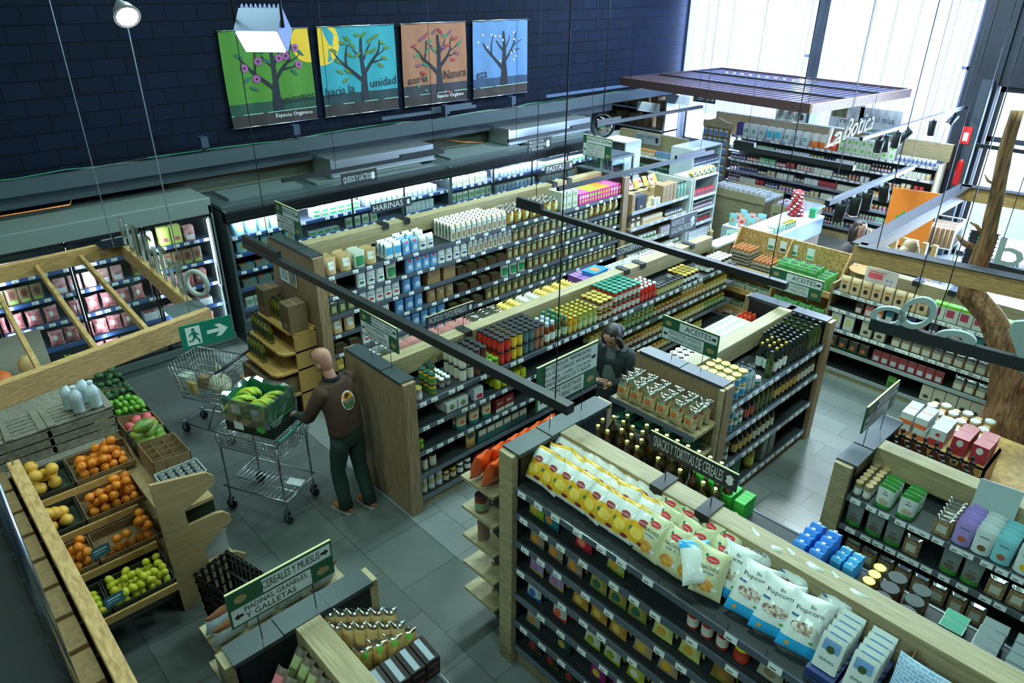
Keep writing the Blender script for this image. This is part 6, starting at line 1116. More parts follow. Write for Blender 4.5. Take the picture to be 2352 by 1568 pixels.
# banana box on the trolley
def obox(label, loc, w_, d, h, rz, mat, mat2, nm='open_carton'):
    m = MB().box(-w_/2, w_/2, -d/2, d/2, 0, .008)
    for s in (-1, 1):
        x0, x1 = sorted((s * w_/2, s * (w_/2 - .008))); m.box(x0, x1, -d/2, d/2, 0, h); y0, y1 = sorted((s * d/2, s * (d/2 - .008))); m.box(-w_/2, w_/2, y0, y1, 0, h)
        m.box(x0 + .009 * s * 0, x1, -d/2, d/2, h, h + .001, 1)
    m.poly([(w_ * .25 + .05 * math.cos(t * PI / 7), -d/2 - .001, h * .5 + .05 * math.sin(t * PI / 7) * (.5 + .5 * (t % 2))) for t in range(14)], 1); m.box(-w_ * .32, -w_ * .12, -d/2 - .001, -d/2, h * .2, h * .75, 2)
    return tag(part(nm, m, [mat, mat2, PAPER], None, loc, (0, 0, rz)), label, 'box')
obox('black produce box with green leaf mark, lower of the two on the trolley', (-5.72, 2.16, .93), .52, .36, .16, ang + PI, M((20, 30, 24)), M((50, 170, 80)))
obox('green and white banana box on top of the trolley load', (-5.74, 2.17, 1.095), .5, .38, .17, ang + PI, M((24, 110, 70)), M((30, 60, 140)), 'banana_box')
X = Matrix.Translation((-5.74, 2.17, 1.12)) @ Matrix.Rotation(ang, 4, 'Z')
for i in range(22):
    hx, hy, a0 = ((-.12, .07, .0), (.10, .09, .25), (-.13, -.07, .35), (.12, -.05, -.2))[i % 4]; k = i // 4; p = X @ Vector((hx + .012 * k, hy - .012 + .026 * (k - 2.5), .085 + .006 * (k % 2) + .012 * min(k, 5 - k)))
    place(bn_y if i % 3 == 0 else bn_g, p, 0, 'banana in the trolley box, %s in the %s bunch' % (nth(k), ('left rear', 'right rear', 'left front', 'right front')[i % 4]), 'bananas in the trolley box', rot=(-1.1 + .1 * k, .08 * math.sin(i), ang + a0 + .09 * k), sc=1.05)
wr = MB(); rr = random.Random(5); ring = []
for k in range(28):
    t = 2 * PI * k / 28; sx = .27 * max(-1, min(1, 1.35 * math.cos(t))); sy = .205 * max(-1, min(1, 1.35 * math.sin(t))); ring.append((sx, sy))
vs = []; 
for j, (z, s) in enumerate(((-.05, 1.06), (.04, 1.1), (.14, 1.05), (.2, .98), (.185, .8))):
    for x, y in ring: vs.append((x * s + rr.uniform(-.012, .012), y * s + rr.uniform(-.012, .012), z + rr.uniform(-.018, .018)))
wr.add(vs, [(j * 28 + k, j * 28 + (k + 1) % 28, (j + 1) * 28 + (k + 1) % 28, (j + 1) * 28 + k) for j in range(4) for k in range(28)], 0, False)
tag(part('plastic_wrap', wr, WRAP, None, (-5.74, 2.17, 1.095), (0, 0, ang)), 'crumpled clear plastic liner round the banana box', 'wrap')
tag(part('paper_sheet', MB().box(-.08, .08, -.05, .05, 0, .004), PAPER, None, (-5.52, 2.3, .292), (0, .05, .6)), 'white folded paper on the lower rack of the trolley', 'paper')
# ---------------------------------------------------------------- egg cabinet, sweets shelf
eg = thing('egg_cabinet', 'chipboard egg display cabinet with two bays and pine shelves', 'cabinet', (-4.97, 8.86, 0))
part('back_board', MB().box(0, 1.62, .44, .47, .3, 1.52), OSB, eg)
for x in (0, .79, 1.6):
    m = MB(); pr = [(.0, 0), (.47, 0), (.47, 1.54), (.40, 1.54), (.05, .95), (0, .9)]; n = 6
    m.add([(x, y, z) for y, z in pr] + [(x + .025, y, z) for y, z in pr], [tuple(range(n)), tuple(reversed(range(n, 2 * n)))] + [(i, n + i, n + (i + 1) % n, (i + 1) % n) for i in range(n)]); part('side_board', m, OSB, eg)
for z in (1.06, .74, .45, .12):
    part('shelf', MB().box(.02, 1.6, -.01, .44, z - .03, z), PINE, eg); part('shelf_edge', MB().box(.0, 1.62, -.03, -.01, z - .03, z + .05), PINE, eg)
for k, (x, c) in enumerate(((.44, M((60, 130, 110))), (.62, M((50, 60, 60))), (.78, M((60, 130, 110))), (1.02, M((90, 160, 120))))): part('info_card', MB().box(x, x + .1, .43, .438, 1.3, 1.46).box(x + .01, x + .09, .428, .43, 1.32, 1.36, 1), [PAPER, c], eg)
GP = M((150, 140, 124), .85); EGG = M((186, 116, 70), .5); EC = M((110, 186, 110), .7)
tr = MB(); tr.box(-.15, .15, -.15, .15, 0, .012)
for i in range(5):
    for j in range(5): tr.lathe([(.02, .012), (.006, .045)], 5, c=(-.12 + i * .06, -.12 + j * .06, 0), sm=False)
tr.box(-.15, .15, -.15, -.143, 0, .03).box(-.15, .15, .143, .15, 0, .03).box(-.15, -.143, -.15, .15, 0, .03).box(.143, .15, -.15, .15, 0, .03)
tray_s = Spec('egg_tray', 'egg tray', [('egg_tray', tr.mesh('egg_tray', GP))], .3, .3, .05)
egg_s = fruit('egg', 'egg', (.022, .022, .028), EGG, dent=False, n=10)
ct = MB(); ct.box(-.12, .12, -.055, .055, 0, .03)
for i in range(5):
    for j in range(2): ct.lathe([(.026, .03), (.024, .05), (.014, .062)], 7, 0, c=(-.096 + i * .048, -.027 + j * .054, 0))
ct.box(-.09, .09, -.03, .03, .06, .064, 1).text('ECO', -.04, .015, .08, .02, -.056, 2)
cart_g = Spec('egg_carton', 'egg carton', [('egg_carton', ct.mesh('egg_carton', [EC, M((30, 50, 44)), LW]))], .24, .11, .066)
cart_w = Spec('egg_carton', 'egg carton', [('egg_carton', ct.mesh('egg_carton_grey', [M((176, 178, 160), .8), M((60, 110, 80)), M((60, 110, 80))]))], .24, .11, .066)
GE = Gon((-4.97, 8.86), 0, 1.62, .47, 'egg cabinet')
for s_i, (x, n) in enumerate(((.23, 5), (.58, 3))):
    for k in range(n): place(tray_s, (-4.97 + x, 9.06, 1.064 + .047 * k), 0, 'grey egg tray, %s up in the %s stack' % (nth(k), ('left', 'right')[s_i]), 'grey egg trays')
    for i in range(5):
        for j in range(5): place(egg_s, (-4.97 + x - .12 + i * .06 + .001, 9.06 - .12 + j * .06, 1.064 + .047 * n + .012), 0, 'brown egg on the %s tray stack, %s row, %s from left' % (('left', 'right')[s_i], ORD[j], nth(i)), 'brown eggs on the tray stacks')
for i in range(5):
    for r in range(3):
        for k in range(4 - (r == 2)): 
            if i == 4 and k == 3: continue
            place(cart_g, (-4.97 + .89 + i * .145, 8.94 + r * .12, 1.064 + k * .068), A90 * 0, 'bright green egg carton, %s stack, %s row, %s up' % (nth(i), ORD[r], nth(k)), 'bright green egg cartons', rot=(0, 0, 0), sc=.58) if False else place(cart_g, (-4.97 + .885 + i * .142, 8.935 + r * .125, 1.064 + k * .07), 0, 'bright green egg carton, %s stack, %s row, %s up' % (nth(i), ORD[r], nth(k)), 'bright green egg cartons', sc=(.56, .95, 1.02))
for z, n, nm in ((.74, 2, 'upper grey'), (.45, 2, 'middle grey'), (.12, 3, 'lower grey')):
    fill(GE, 'F', z, .03, .78, cart_w, 'grey egg carton', nm + ' shelf', 2, n, sc=.7, dep=.03)
    if z > .4: fill(GE, 'F', z, .84, 1.58, cart_g, 'green egg carton', nm + ' shelf', 1, n, sc=.7, dep=.03)
cc = Gon((-3.33, 8.85), 0, 5.0, .5, 'sweets shelf')
sw = thing('wall_shelf_unit', 'long low oak shelf unit of chocolate and biscuits, top board over it', 'shelf unit', (-3.33, 8.85, 0))
part('plinth', MB().box(0, 5, .02, .5, 0, .08), OAKH, sw); part('base_board', MB().box(0, 5, 0, .03, 0, .09), OAKH, sw); part('back_panel', MB().box(0, 5, .44, .47, .08, 1.2), BLACK, sw); part('top_board', MB().box(0, 5, .40, .55, 1.18, 1.4), OAKH, sw)
part('end_panel', MB().box(-.03, 0, 0, .55, 0, 1.25), OAKV, sw)
shelf_parts(sw, [1.16, .93, .66, .38, .1], .0, 4.0, .0, .44, M((150, 160, 160), .2, coat=.4), .10, 1, skip=.05, tagw=.075, tagm=LW)
tanp = pack('tan_coffee_pack', 'pack', 'block', .12, .22, .07, [(1, 0)], [('e', 0, .35, .45, .14, 1), ('r', -.5, .5, .6, .68, 2)], mats=[M((206, 176, 136)), M((40, 36, 34)), M((190, 120, 60))])
def chocp(nm, c, l): return pack(nm, 'chocolate pack', 'block', .1, .16, .03, [(.78, 0), (1, 1)], [('r', -.65, .65, .1, .5, 2)], mats=[M(c, .4), M(tuple(int(v * .8) for v in c), .4), M(l)])
cks = [chocp('chocolate_pack', c, l) for c, l in (((60, 44, 40), (190, 186, 176)), ((196, 110, 110), (206, 196, 190)), ((196, 110, 50), (206, 196, 180)), ((40, 120, 126), (206, 206, 200)), ((70, 66, 70), (196, 190, 186)), ((40, 64, 130), (150, 100, 50)), ((50, 44, 40), (180, 90, 50)), ((60, 70, 90), (206, 206, 206)))]
bisc = pack('clear_biscuit_bag', 'biscuit bag', 'block', .11, .18, .06, [(.5, 0), (1, 1)], [('r', -.75, .75, .05, .45, 2)], mats=[mottled('biscuits', (140, 110, 70), (180, 150, 104), 40, .6), PLASTIC, M((206, 206, 190))])
kbox = carton('cream_cookie_box', 'box', .13, .2, .08, [M((196, 190, 166)), M((60, 56, 50)), M((170, 160, 130))], [('e', .5, .3, .25, .12, 1)]); gbx2 = carton('green_top_box', 'box', .14, .2, .1, [M((196, 200, 190)), M((120, 200, 40)), M((120, 200, 40)), M((170, 60, 90))], [('Tr', 0, 1, 0, 1, 1), ('r', .1, .7, .3, .75, 3), ('r', 0, 1, .85, 1, 1)])
nd = ['leftmost', 'middle', 'rightmost']
fill(cc, 'F', 1.16, .05, 1.12, tanp, 'tan coffee pack', T, 1); fill(cc, 'F', 1.16, 1.15, 2.8, gbx2, 'green-topped white box', T, 1)
for i in range(16): fill(cc, 'F', .93, .3 + i * .125, .42 + i * .125, cks[i % 8], ('%s chocolate pack, %s from left' % (('brown', 'pink', 'orange', 'teal', 'grey', 'blue', 'dark', 'pale')[i % 8], nth(i))), S2, 1, tilt=-.1)
fill(cc, 'F', .66, .02, .4, chz, 'torn white food pack', S3, 1); fill(cc, 'F', .66, .42, .8, kbox, 'cream cookie box', S3, 1); fill(cc, 'F', .66, .82, 3.2, bisc, 'clear biscuit bag', S3, 1)
fill(cc, 'F', .38, .05, .6, [s for s in (sbag('dark_fruit_bag', (60, 60, 50), (90, 120, 50), (200, 100, 50)),)][0], 'dark bag with fruit print', S4, 1); fill(cc, 'F', .38, .65, 1.5, chocp('red_cocoa_pack', (150, 60, 60), (190, 190, 200)), 'red cocoa pack', S4, 1); fill(cc, 'F', .38, 1.6, 3.2, bisc, 'pale biscuit bag', S4, 1)
fill(cc, 'F', .1, .9, 1.02, chocp('green_cocoa_pack', (90, 160, 60), (60, 100, 50)), 'tall green cocoa pack', S5, 1); fill(cc, 'F', .1, 1.3, 2.4, kbox, 'grey cookie box', S5, 1)
pp_ = MB().box(-.19, .19, -.002, .002, 0, .25).box(-.15, .02, -.003, -.002, .12, .19, 1).box(-.15, .05, -.003, -.002, .2, .215, 2)
for k in range(4): pp_.poly([(.08 + .05 * (k % 2) + .018 * math.cos(t * PI / 5), -.003, .07 + .06 * (k // 2) + .018 * math.sin(t * PI / 5)) for t in range(10)], 3)
tag(part('notice_board', pp_, [M((206, 190, 190)), M((220, 90, 100)), M((206, 110, 80)), M((150, 150, 190))], None, (-2.83, 8.93, 1.3), (-.1, 0, .05)), 'pink and white notice standing on the sweets shelf', 'notice')
tag(part('wicker_tray', MB().lathe([(.17, 0), (.21, .03), (.2, .035), (.17, .012)], 24), mottled('wicker', (140, 100, 60), (190, 150, 100), 60, .8), None, (-3.08, 9.13, 1.402)), 'flat round wicker tray on the counter by the egg cabinet', 'tray')
tag(part('blue_poster', MB().box(-.2, .2, -.004, .004, 0, .5).text('HELADERIA', -.17, .38, .34, .06, -.005, 1).lathe([(.05, .1), (.001, 0)], 8, 2, c=(.08, -.01, .12)), [M((40, 140, 190)), LW, M((200, 140, 70))], None, (-3.2, 9.5, 1.1), (-.15, .12, 0)), 'blue poster with ice cream cones behind the wicker tray', 'poster')
# ---------------------------------------------------------------- herbal wall shelves
hw = thing('wall_gondola', 'long wall of shelves of remedies and supplements below the windows', 'shelf unit', (-9.1, 14.5, 0))
part('plinth', MB().box(.75, 5.0, .02, .5, 0, .12), OAKH, hw); part('back_panel', MB().box(.75, 5, .44, .5, .12, 1.74), M((70, 78, 92), .6), hw); part('divider', MB().box(0, 5, .5, .6, 1.6, 2.05), OAKH, hw)
L_H = [1.70, 1.45, 1.2, .96, .72, .48, .24]
shelf_parts(hw, L_H, .75, 4.98, 0, .44, M((120, 128, 146), .3), .11, 1, tagm=LW, tagw=.08, skip=.05, maxtags=98, shelfm=M((150, 156, 170), .5))
part('end_panel', MB().box(4.97, 5.0, 0, .5, 0, 1.75), OAK, hw)
GH = Gon((-9.1, 14.5), 0, 5.0, .5, 'remedy wall')
COLS = [(200, 206, 200), (190, 196, 206), (150, 190, 150), (206, 196, 170), (170, 120, 150), (120, 140, 190), (206, 150, 90), (180, 60, 60), (100, 170, 110), (210, 210, 216), (60, 60, 90), (196, 176, 200)]
nm_ = ['white', 'pale', 'green', 'cream', 'mauve', 'blue', 'amber', 'red', 'leaf-green', 'bright white', 'navy', 'lilac']
mbx = [carton('remedy_box', 'box', .07, .11, .06, [M(c), M(COLS[(i + 3) % 12]), M(c)], [('r', .1, .9, .2, .5, 1)]) for i, c in enumerate(COLS)]
mjr = [jar('supplement_jar', 'jar', .034, .1, M(c, .4), (LW, K_, GLD)[i % 3], M(COLS[(i + 5) % 12]), n=10) for i, c in enumerate(COLS)]
mbt = [bottle('remedy_bottle', 'bottle', .026, .13, M((70, 40, 20) if i % 2 else COLS[i], .3), (K_, LW)[i % 2], M(COLS[(i + 2) % 12]), n=8, neck=.45) for i in range(12)]
rh = random.Random(11)
for si, z in enumerate(L_H):
    x = .78; b = 0
    while x < 4.9 and si > 0:
        w_ = rh.choice((.22, .3, .38)); w_ = min(w_, 4.93 - x); kind = rh.choice((0, 0, 1, 1, 2)); i = rh.choice((0, 1, 2, 3, 4, 5, 6, 7, 8, 9, 9, 0, 10, 11)); sp = (mbx, mjr, mbt)[kind][i]
        if w_ > .1: fill(GH, 'F', z, x, x + w_, sp, '%s %s, group %s' % (nm_[i], ('remedy box', 'jar', 'bottle')[kind], nth(b)), SN[si], 1, 1, dep=.03)
        x += w_ + .01; b += 1
whp = pack('white_wellness_bag', 'bag', 'pouch', .17, .26, .08, [(1, 0)], [('r', -.5, .5, .3, .6, 1)], mats=[M((196, 206, 206)), M((120, 160, 150))]); blpq = pack('turquoise_wellness_bag', 'bag', 'pouch', .17, .26, .08, [(1, 0)], [('r', -.8, .8, .2, .7, 1)], mats=[M((196, 206, 206)), M((60, 180, 200))]); orp = pack('orange_wellness_bag', 'bag', 'pouch', .17, .26, .08, [(.45, 1), (1, 0)], [], mats=[M((206, 206, 196)), M((220, 120, 50))]); rdp = pack('red_wellness_bag', 'bag', 'pouch', .17, .26, .08, [(1, 0)], [('r', -.5, .5, .3, .6, 1)], mats=[M((216, 80, 50)), LW])
for a_, b_, sp, ds in ((.8, .95, pack('purple_bag', 'bag', 'pouch', .14, .26, .08, [(1, 0)], [], mats=[M((70, 60, 120))]), 'purple wellness bag'), (.96, 1.5, whp, 'tall white bag'), (1.5, 1.88, blpq, 'white bag with turquoise panel'), (1.9, 2.5, whp, 'white herbal bag'), (2.5, 2.88, orp, 'white bag with orange base'), (2.9, 3.08, rdp, 'red-orange bag')): fill(GH, 'F', 1.70, a_, b_, sp, ds, 'top shelf', 2, dep=.04, rj=.15)
bgr = carton('green_white_box', 'box', .13, .14, .1, [M((200, 208, 196)), M((110, 190, 90)), M((190, 200, 180))], [('e', .5, .5, .25, .25, 1)]); fill(GH, 'F', 1.70, 3.1, 4.2, bgr, 'white box with green disc', 'top shelf', 2, 2, dep=.04); fill(GH, 'F', 1.70, 4.22, 4.9, mjr[0], 'white-lid vitamin jar', 'top shelf', 2, dep=.04)
# hanging toothbrush-style blister rack at its left end
pr_ = thing('blister_rack', 'narrow rack of blue blister packs at the left end of remedy wall', 'rack', (-8.72, 14.42, 0)); part('panel', MB().box(-.34, .34, .06, .1, .1, 1.8), CARD, pr_); part('arched_board', MB().prism([(-.36, 1.8), (.36, 1.8), (.36, 1.93), (.2, 1.95), (0, 2.02), (-.2, 1.95), (-.36, 1.93)], .05, .09), OAK, pr_)
bl_ = Spec('blister_pack', 'blister pack', [('blister_pack', MB().box(-.045, .045, -.012, 0, 0, .15).box(-.035, .035, -.02, -.012, .02, .1, 1).mesh('blister_pack', [M((170, 180, 176)), M((70, 120, 190))]))], .09, .02, .15)
for r in range(8):
    for c in range(5): place(bl_, (-8.98 + c * .13, 14.46, .3 + r * .19), 0, 'blue and clear blister pack, %s row up, %s from left' % (nth(r), nth(c)), 'blister packs on the narrow rack')
hx = Spec('honey_box', 'box', [('honey_box', MB().prism([(.07 * math.cos(PI / 3 * k) * 1.05, .065 + .06 * math.sin(PI / 3 * k)) for k in range(6)], -.05, .05).prism([(.03 * math.cos(PI / 4 * k), .065 + .03 * math.sin(PI / 4 * k)) for k in range(8)], -.052, -.05, 1).mesh('honey_box', [M((206, 190, 110)), M((40, 110, 190))]))], .15, .1, .125)
hxp = Spec('purple_honey_box', 'box', [('purple_honey_box', bpy.data.meshes['honey_box'].copy())], .15, .1, .125); hxp.parts[0][1].materials[1] = M((120, 50, 110))
for r in range(2):
    for c in range(4): place((hxp, hxp)[r], (-8.15 + c * .16, 14.6, (.245, .485)[r]), 0, 'yellow hexagonal box on the remedy wall, %s row, %s from left' % (('lower', 'upper')[r], nth(c)), 'hexagonal boxes low on the remedy wall')
# posters above, La Botica letters, canopy
tag(part('wall_poster', MB().box(-.33, .33, -.01, .01, 0, .6).box(-.3, .0, -.012, -.01, .2, .5, 1).text('relax', -.1, .1, .35, .1, -.012, 2), [M((206, 216, 220)), mottled('poster_photo', (150, 100, 80), (60, 120, 70), 6, .6), M((50, 60, 90))], None, (-6.15, 15.0, 2.08)), 'poster with a face photo standing behind the white script letters', 'poster')
tag(part('wall_poster', MB().box(-.4, .4, -.01, .01, 0, .45).text('muscul relax', -.32, .2, .6, .12, -.012, 1).box(-.4, .4, -.012, -.01, 0, .06, 2), [M((196, 206, 220)), M((60, 80, 120)), M((110, 150, 120))], None, (-5.5, 15.0, 2.07)), 'pale blue poster right of the white script letters', 'poster')
lb = thing('script_letters', 'white script letters reading La Botica hanging under the canopy edge', 'letters', (-5.16, 12.0, 2.25), A90)
def script(s, x, z, w_, h): 
    a = MB(); vs, fs, asp = text_geo(s); n = len(vs)
    P = [(x + p * w_ + .3 * h * q, z + q * h + p * w_ * .04) for p, q in vs]; a.add([(p[0], -.02, p[1]) for p in P], fs); a.add([(p[0], .02, p[1]) for p in P], [tuple(reversed(f)) for f in fs])
    for d in (-.012, -.004, .004, .012): a.add([(p[0], d, p[1]) for p in P], fs)
    return a
part('lettering', script('La', .0, .0, .5, .3), LW, lb); part('lettering', script('Botica', .6, .05, 1.15, .34), LW, lb)
for x in (.3, .9, 1.6): part('hanger', MB().tube([(x, 0, .3), (x, 0, .7)], .006, 5), BLACK, lb)
cn = thing('slatted_canopy', 'dark brown slatted canopy hanging in front of the back windows', 'canopy', (-7.2, 13.33, 2.94), -.10)
CB = M((50, 34, 40), .5); CBL = wood('canopy_edge_wood', (150, 120, 104), (190, 160, 140), (2, 2, 12), .6)
for i in range(26): x = -2.0 + i * .16; part('slat', MB().box(x, x + .11, -1.65, 1.45, -.02, .02), CB, cn)
part('edge_beam', MB().box(-2.05, 2.1, -1.7, -1.65, -.1, .05), M((60, 40, 40), .5), cn); part('edge_beam', MB().box(-2.05, 2.1, 1.45, 1.5, -.08, .05), CB, cn); part('edge_beam', MB().box(2.1, 2.14, -1.7, 1.5, -.1, .05), CBL, cn); part('edge_beam', MB().box(-2.09, -2.05, -1.7, 1.5, -.1, .05), CB, cn)
for y in (-.6, .5): part('cross_bar', MB().box(-2.05, 2.1, y, y + .05, .02, .05), BLACK, cn)
for x, y in ((-1.9, -1.6), (2.0, -1.6), (2.0, 1.4), (-1.9, 1.4)): part('cable', MB().tube([(x, y, .05), (x, y, 3.95)], .004, 5), BLACK, cn)
for i in range(10): part('canopy_light', MB().lathe([(.03, .035), (.02, .045)], 8, c=(-1.5 + i * .2, .9, .0)), M((255, 240, 230), .5, emit=6), cn)
# ---------------------------------------------------------------- hygiene, bazar, storeroom, counters
WS = M((190, 200, 204), .5)
hy = thing('hygiene_shelf', 'low oak-backed shelf unit of shampoos below the grey hygiene sign', 'shelf unit', (-9.6, 11.75, 0)); GY = Gon((-9.6, 11.75), 0, 1.65, .45, 'hygiene shelf')
part('divider', MB().box(0, 1.65, .4, .5, 1.5, 1.95), OAKH, hy); part('back_panel', MB().box(0, 1.65, .42, .45, 0, 1.5), OAK, hy); part('end_panel', MB().box(-.04, 0, 0, .5, 0, 1.9), WS, hy); part('end_panel', MB().box(1.65, 1.69, 0, .5, 0, 1.9), WS, hy)
shelf_parts(hy, [1.6, 1.32, 1.04, .76], .0, 1.65, 0, .42, WS, .2, 1, shelfm=WS, tagm=LW)
for z, sh, l in ((1.6, T, ((0, .5, mbx[9], 'white box'), (.5, .8, mbt[5], 'blue bottle'), (.8, 1.2, mbx[6], 'amber box'), (1.2, 1.6, mbx[5], 'blue box'))), (1.32, S2, ((0, .7, mbt[5], 'dark blue shampoo bottle'), (.75, 1.6, mbt[8], 'green shampoo bottle'))), (1.04, S3, ((0, .3, j_red, 'red cream jar'), (.35, 1.6, mbt[3], 'slim bottle'))), (.76, S4, ((0, 1.6, mbt[2], 'green bottle'),))):
    for a_, b_, sp, ds in l: fill(GY, 'F', z, a_ + .02, b_, sp, ds, sh, 1)
def wrack(label, org, a, L_, D_, H, levels, goods, pn):
    r = thing('white_rack', label, 'rack', (org[0], org[1], 0), a); part('side', MB().box(-.03, 0, 0, D_, 0, H), WS, r); part('side', MB().box(L_, L_ + .03, 0, D_, 0, H), WS, r); part('back', MB().box(0, L_, D_ - .02, D_, 0, H), WS, r); part('top', MB().box(-.03, L_ + .03, 0, D_, H, H + .02), WS, r)
    shelf_parts(r, levels, 0, L_, .01, D_ - .02, WS, .25, 1, shelfm=WS, tagm=LW, maxtags=20); g = Gon(org, a, L_, D_, pn)
    for (z, sh), (sp, ds) in zip([(z, ('top', 'second', 'third', 'fourth', 'fifth')[i] + ' shelf') for i, z in enumerate(levels)], goods):
        if sp: fill(g, 'F', z, .03, L_ - .02, sp, ds, sh, 1)
    return g
wrack('white shelf rack beside the hygiene shelf, facing the aisle', (-7.38, 11.6), A90, .9, .5, 1.9, [1.6, 1.35, 1.1, .85, .6], [(mbx[10], 'dark make-up box'), (mbx[9], 'white bottle box'), (mbt[9], 'white tube'), (mbx[1], 'pale box'), (mbx[0], 'white box')], 'hygiene rack')
g_ = wrack('white end rack after the bazar shelves with hexagonal boxes on it', (-6.75, 10.75), A90, .7, .45, 1.62, [1.3, 1.05, .8, .55], [(mbx[7], 'red box'), (mbt[9], 'white bottle'), (mbt[5], 'lilac-cap bottle'), (mbx[9], 'white box')], 'bazar end rack')
for i in range(5): place(hx, (-6.87, 10.82 + i * .14, 1.645), A90, 'cream hexagonal box with blue hexagon on the end rack, %s' % nth(i), 'hexagonal boxes on the bazar end rack')
wrack('tall white rack at the end of the chillers beside the mirror', (-8.55, 10.35), 0, .5, .45, 2.1, [1.8, 1.5, 1.2], [(mbx[7], 'dark red box'), (mbx[4], 'pink box'), (mbt[9], 'white carton')], 'mirror rack')
ba = thing('bazar_shelf', 'oak and white shelf section of kitchenware after the pasta', 'shelf unit', (-6.8, 9.06, 0), A90); GB = Gon((-6.8, 9.06), A90, 1.6, .5, 'bazar shelf')
part('back_panel', MB().box(0, 1.6, .42, .47, 0, 1.5), OAKH, ba); part('end_panel', MB().box(1.6, 1.64, -.04, .9, 0, 1.62), WS, ba); shelf_parts(ba, [1.36, 1.08, .8, .52, .24], 0, 1.6, 0, .42, M((170, 180, 196), .2, coat=.5), .2, 1, shelfm=OAK, tagm=LW, skip=.5)
wbt = bottle('thermos_box', 'bottle', .04, .26, M((120, 160, 150), .4), M((60, 70, 70)), neck=.6); kbx = carton('kraft_gift_box', 'box', .09, .28, .09, [M((150, 124, 90)), K_, M((120, 96, 66))], [('e', .5, .3, .1, .04, 1)])
tool = Spec('wooden_utensil', 'utensil', [('wooden_utensil', MB().tube([(0, 0, 0), (0, 0, .26)], .006, 6).ball((0, 0, .3), (.03, .012, .05), 8, 6).mesh('wooden_utensil', PINE))], .05, .05, .34)
cbox('black espresso box with coloured cups on the bazar top shelf', (-6.93, 9.35, 1.362), .26, .2, .22, A90, None, M((34, 40, 56)), 'coffee_box')
fill(GB, 'F', 1.36, .02, .14, kbx, 'kraft gift box', T, 1); fill(GB, 'F', 1.36, .62, .8, mbx[9], 'white box', T, 1); fill(GB, 'F', 1.36, .85, 1.25, kbx, 'tall kraft box', T, 2); fill(GB, 'F', 1.36, 1.28, 1.56, wbt, 'reusable bottle', T, 1)
for i in range(6): place(tool, (-6.93, 9.55 + .03 * (i % 3), 1.37), 0, 'wooden spatula standing in the pot, %s' % nth(i), 'wooden spatulas', rot=(.25 * math.sin(i), .25 * math.cos(i), i))
for z, sh, l in ((1.08, S2, ((.0, .3, tofu_, 'small white packet') if False else (.02, .3, bisc, 'small packet'), (.35, .9, mbx[3], 'kraft tool box'), (1.0, 1.5, mbt[10], 'dark bottle'))), (.8, S3, ((.05, .8, sml, 'glass storage jar'), (.9, 1.5, mbx[11], 'kraft box'))), (.52, S4, ((.05, 1.5, sml, 'glass jar'),))):
    for a_, b_, sp, ds in l: fill(GB, 'F', z, a_, b_, sp, ds, sh, 1)
for i in range(10): place(pk_yel if i % 2 else pk_pink, (-7.35 + .02 * (i % 3), 9.15 + i * .14, 1.52), A90, '%s sweet bag along the bazar back, %s' % (('pink', 'orange')[i % 2], nth(i)), 'sweet bags behind the bazar shelf', rot=(-.5, 0, A90))
tag(part('sweet_ledge', MB().box(-.3, .0, 0, 1.5, 1.44, 1.5), OAKH, None, (-7.27, 9.1, 0)), 'oak ledge behind the bazar shelf carrying sweet bags', 'ledge')
sr = thing('storage_rack', 'white-edged rack of brown cartons in the far storeroom opening', 'rack', (-12.3, 14.6, 0))
for z in (1.0, 1.5, 1.95, 2.35): part('shelf', MB().box(0, 2.1, 0, .5, z - .04, z), WS, sr)
for x in (0, 2.05): part('upright', MB().box(x, x + .05, 0, .5, 0, 2.4), WS, sr)
for zi, z in enumerate((1.0, 1.5, 1.95)):
    for c in range(9):
        if (c + zi) % 4: cbox('brown carton in the storeroom rack, %s shelf, %s from left' % (('lower', 'middle', 'upper')[zi], nth(c)), (-12.1 + c * .21, 14.84, z + .002), .19, .3, .2 + .08 * ((c + zi) % 2), 0, 'brown cartons in the storeroom rack', CARD)
mr = thing('round_mirror', 'round convex security mirror above the chiller end', 'mirror', (-8.08, 9.74, 2.47), A90 - .9); part('mirror_face', MB().lathe([(.19, 0), (.15, .03), (.08, .05), (.001, .055)], 24, xf=lambda v: Matrix.Rotation(A90, 3, 'X') @ v), M((200, 206, 210), .05, 1.0), mr); part('rim', MB().lathe([(.2, -.01), (.205, .01), (.19, .015)], 24, xf=lambda v: Matrix.Rotation(A90, 3, 'X') @ v, caps=False), BLACK, mr); part('bracket', MB().tube([(0, 0, .2), (0, 0, 4.4)], .012, 6), BLACK, mr)
gc = thing('glass_cabinet', 'tall glass cabinet standing by the chiller end below the mirror', 'cabinet', (-7.85, 9.7, 0)); part('frame', MB().box(-.3, .3, -.3, .3, 2.02, 2.06).box(-.3, -.27, -.3, -.27, 0, 2.02).box(.27, .3, -.3, -.27, 0, 2.02).box(.27, .3, .27, .3, 0, 2.02).box(-.3, -.27, .27, .3, 0, 2.02).box(-.3, .3, -.3, .3, 0, .5), M((60, 70, 80), .4), gc); part('pane', MB().box(-.29, .29, -.295, -.29, .5, 2.02).box(.29, .295, -.29, .29, .5, 2.02), GLASS, gc)
ct_ = thing('service_counter', 'white-topped glass-fronted service counter behind the egg cabinet', 'counter', (-5.0, 9.5, 0)); part('body', MB().box(-.5, 0, 0, 2.6, 0, .8), OAKV, ct_); part('glass_front', MB().box(-.02, .02, 0, 2.6, .8, 1.08), M((150, 170, 190), .1, coat=.5), ct_); part('worktop', MB().box(-.55, .03, 0, 2.6, 1.08, 1.11), M((190, 204, 216), .3), ct_)
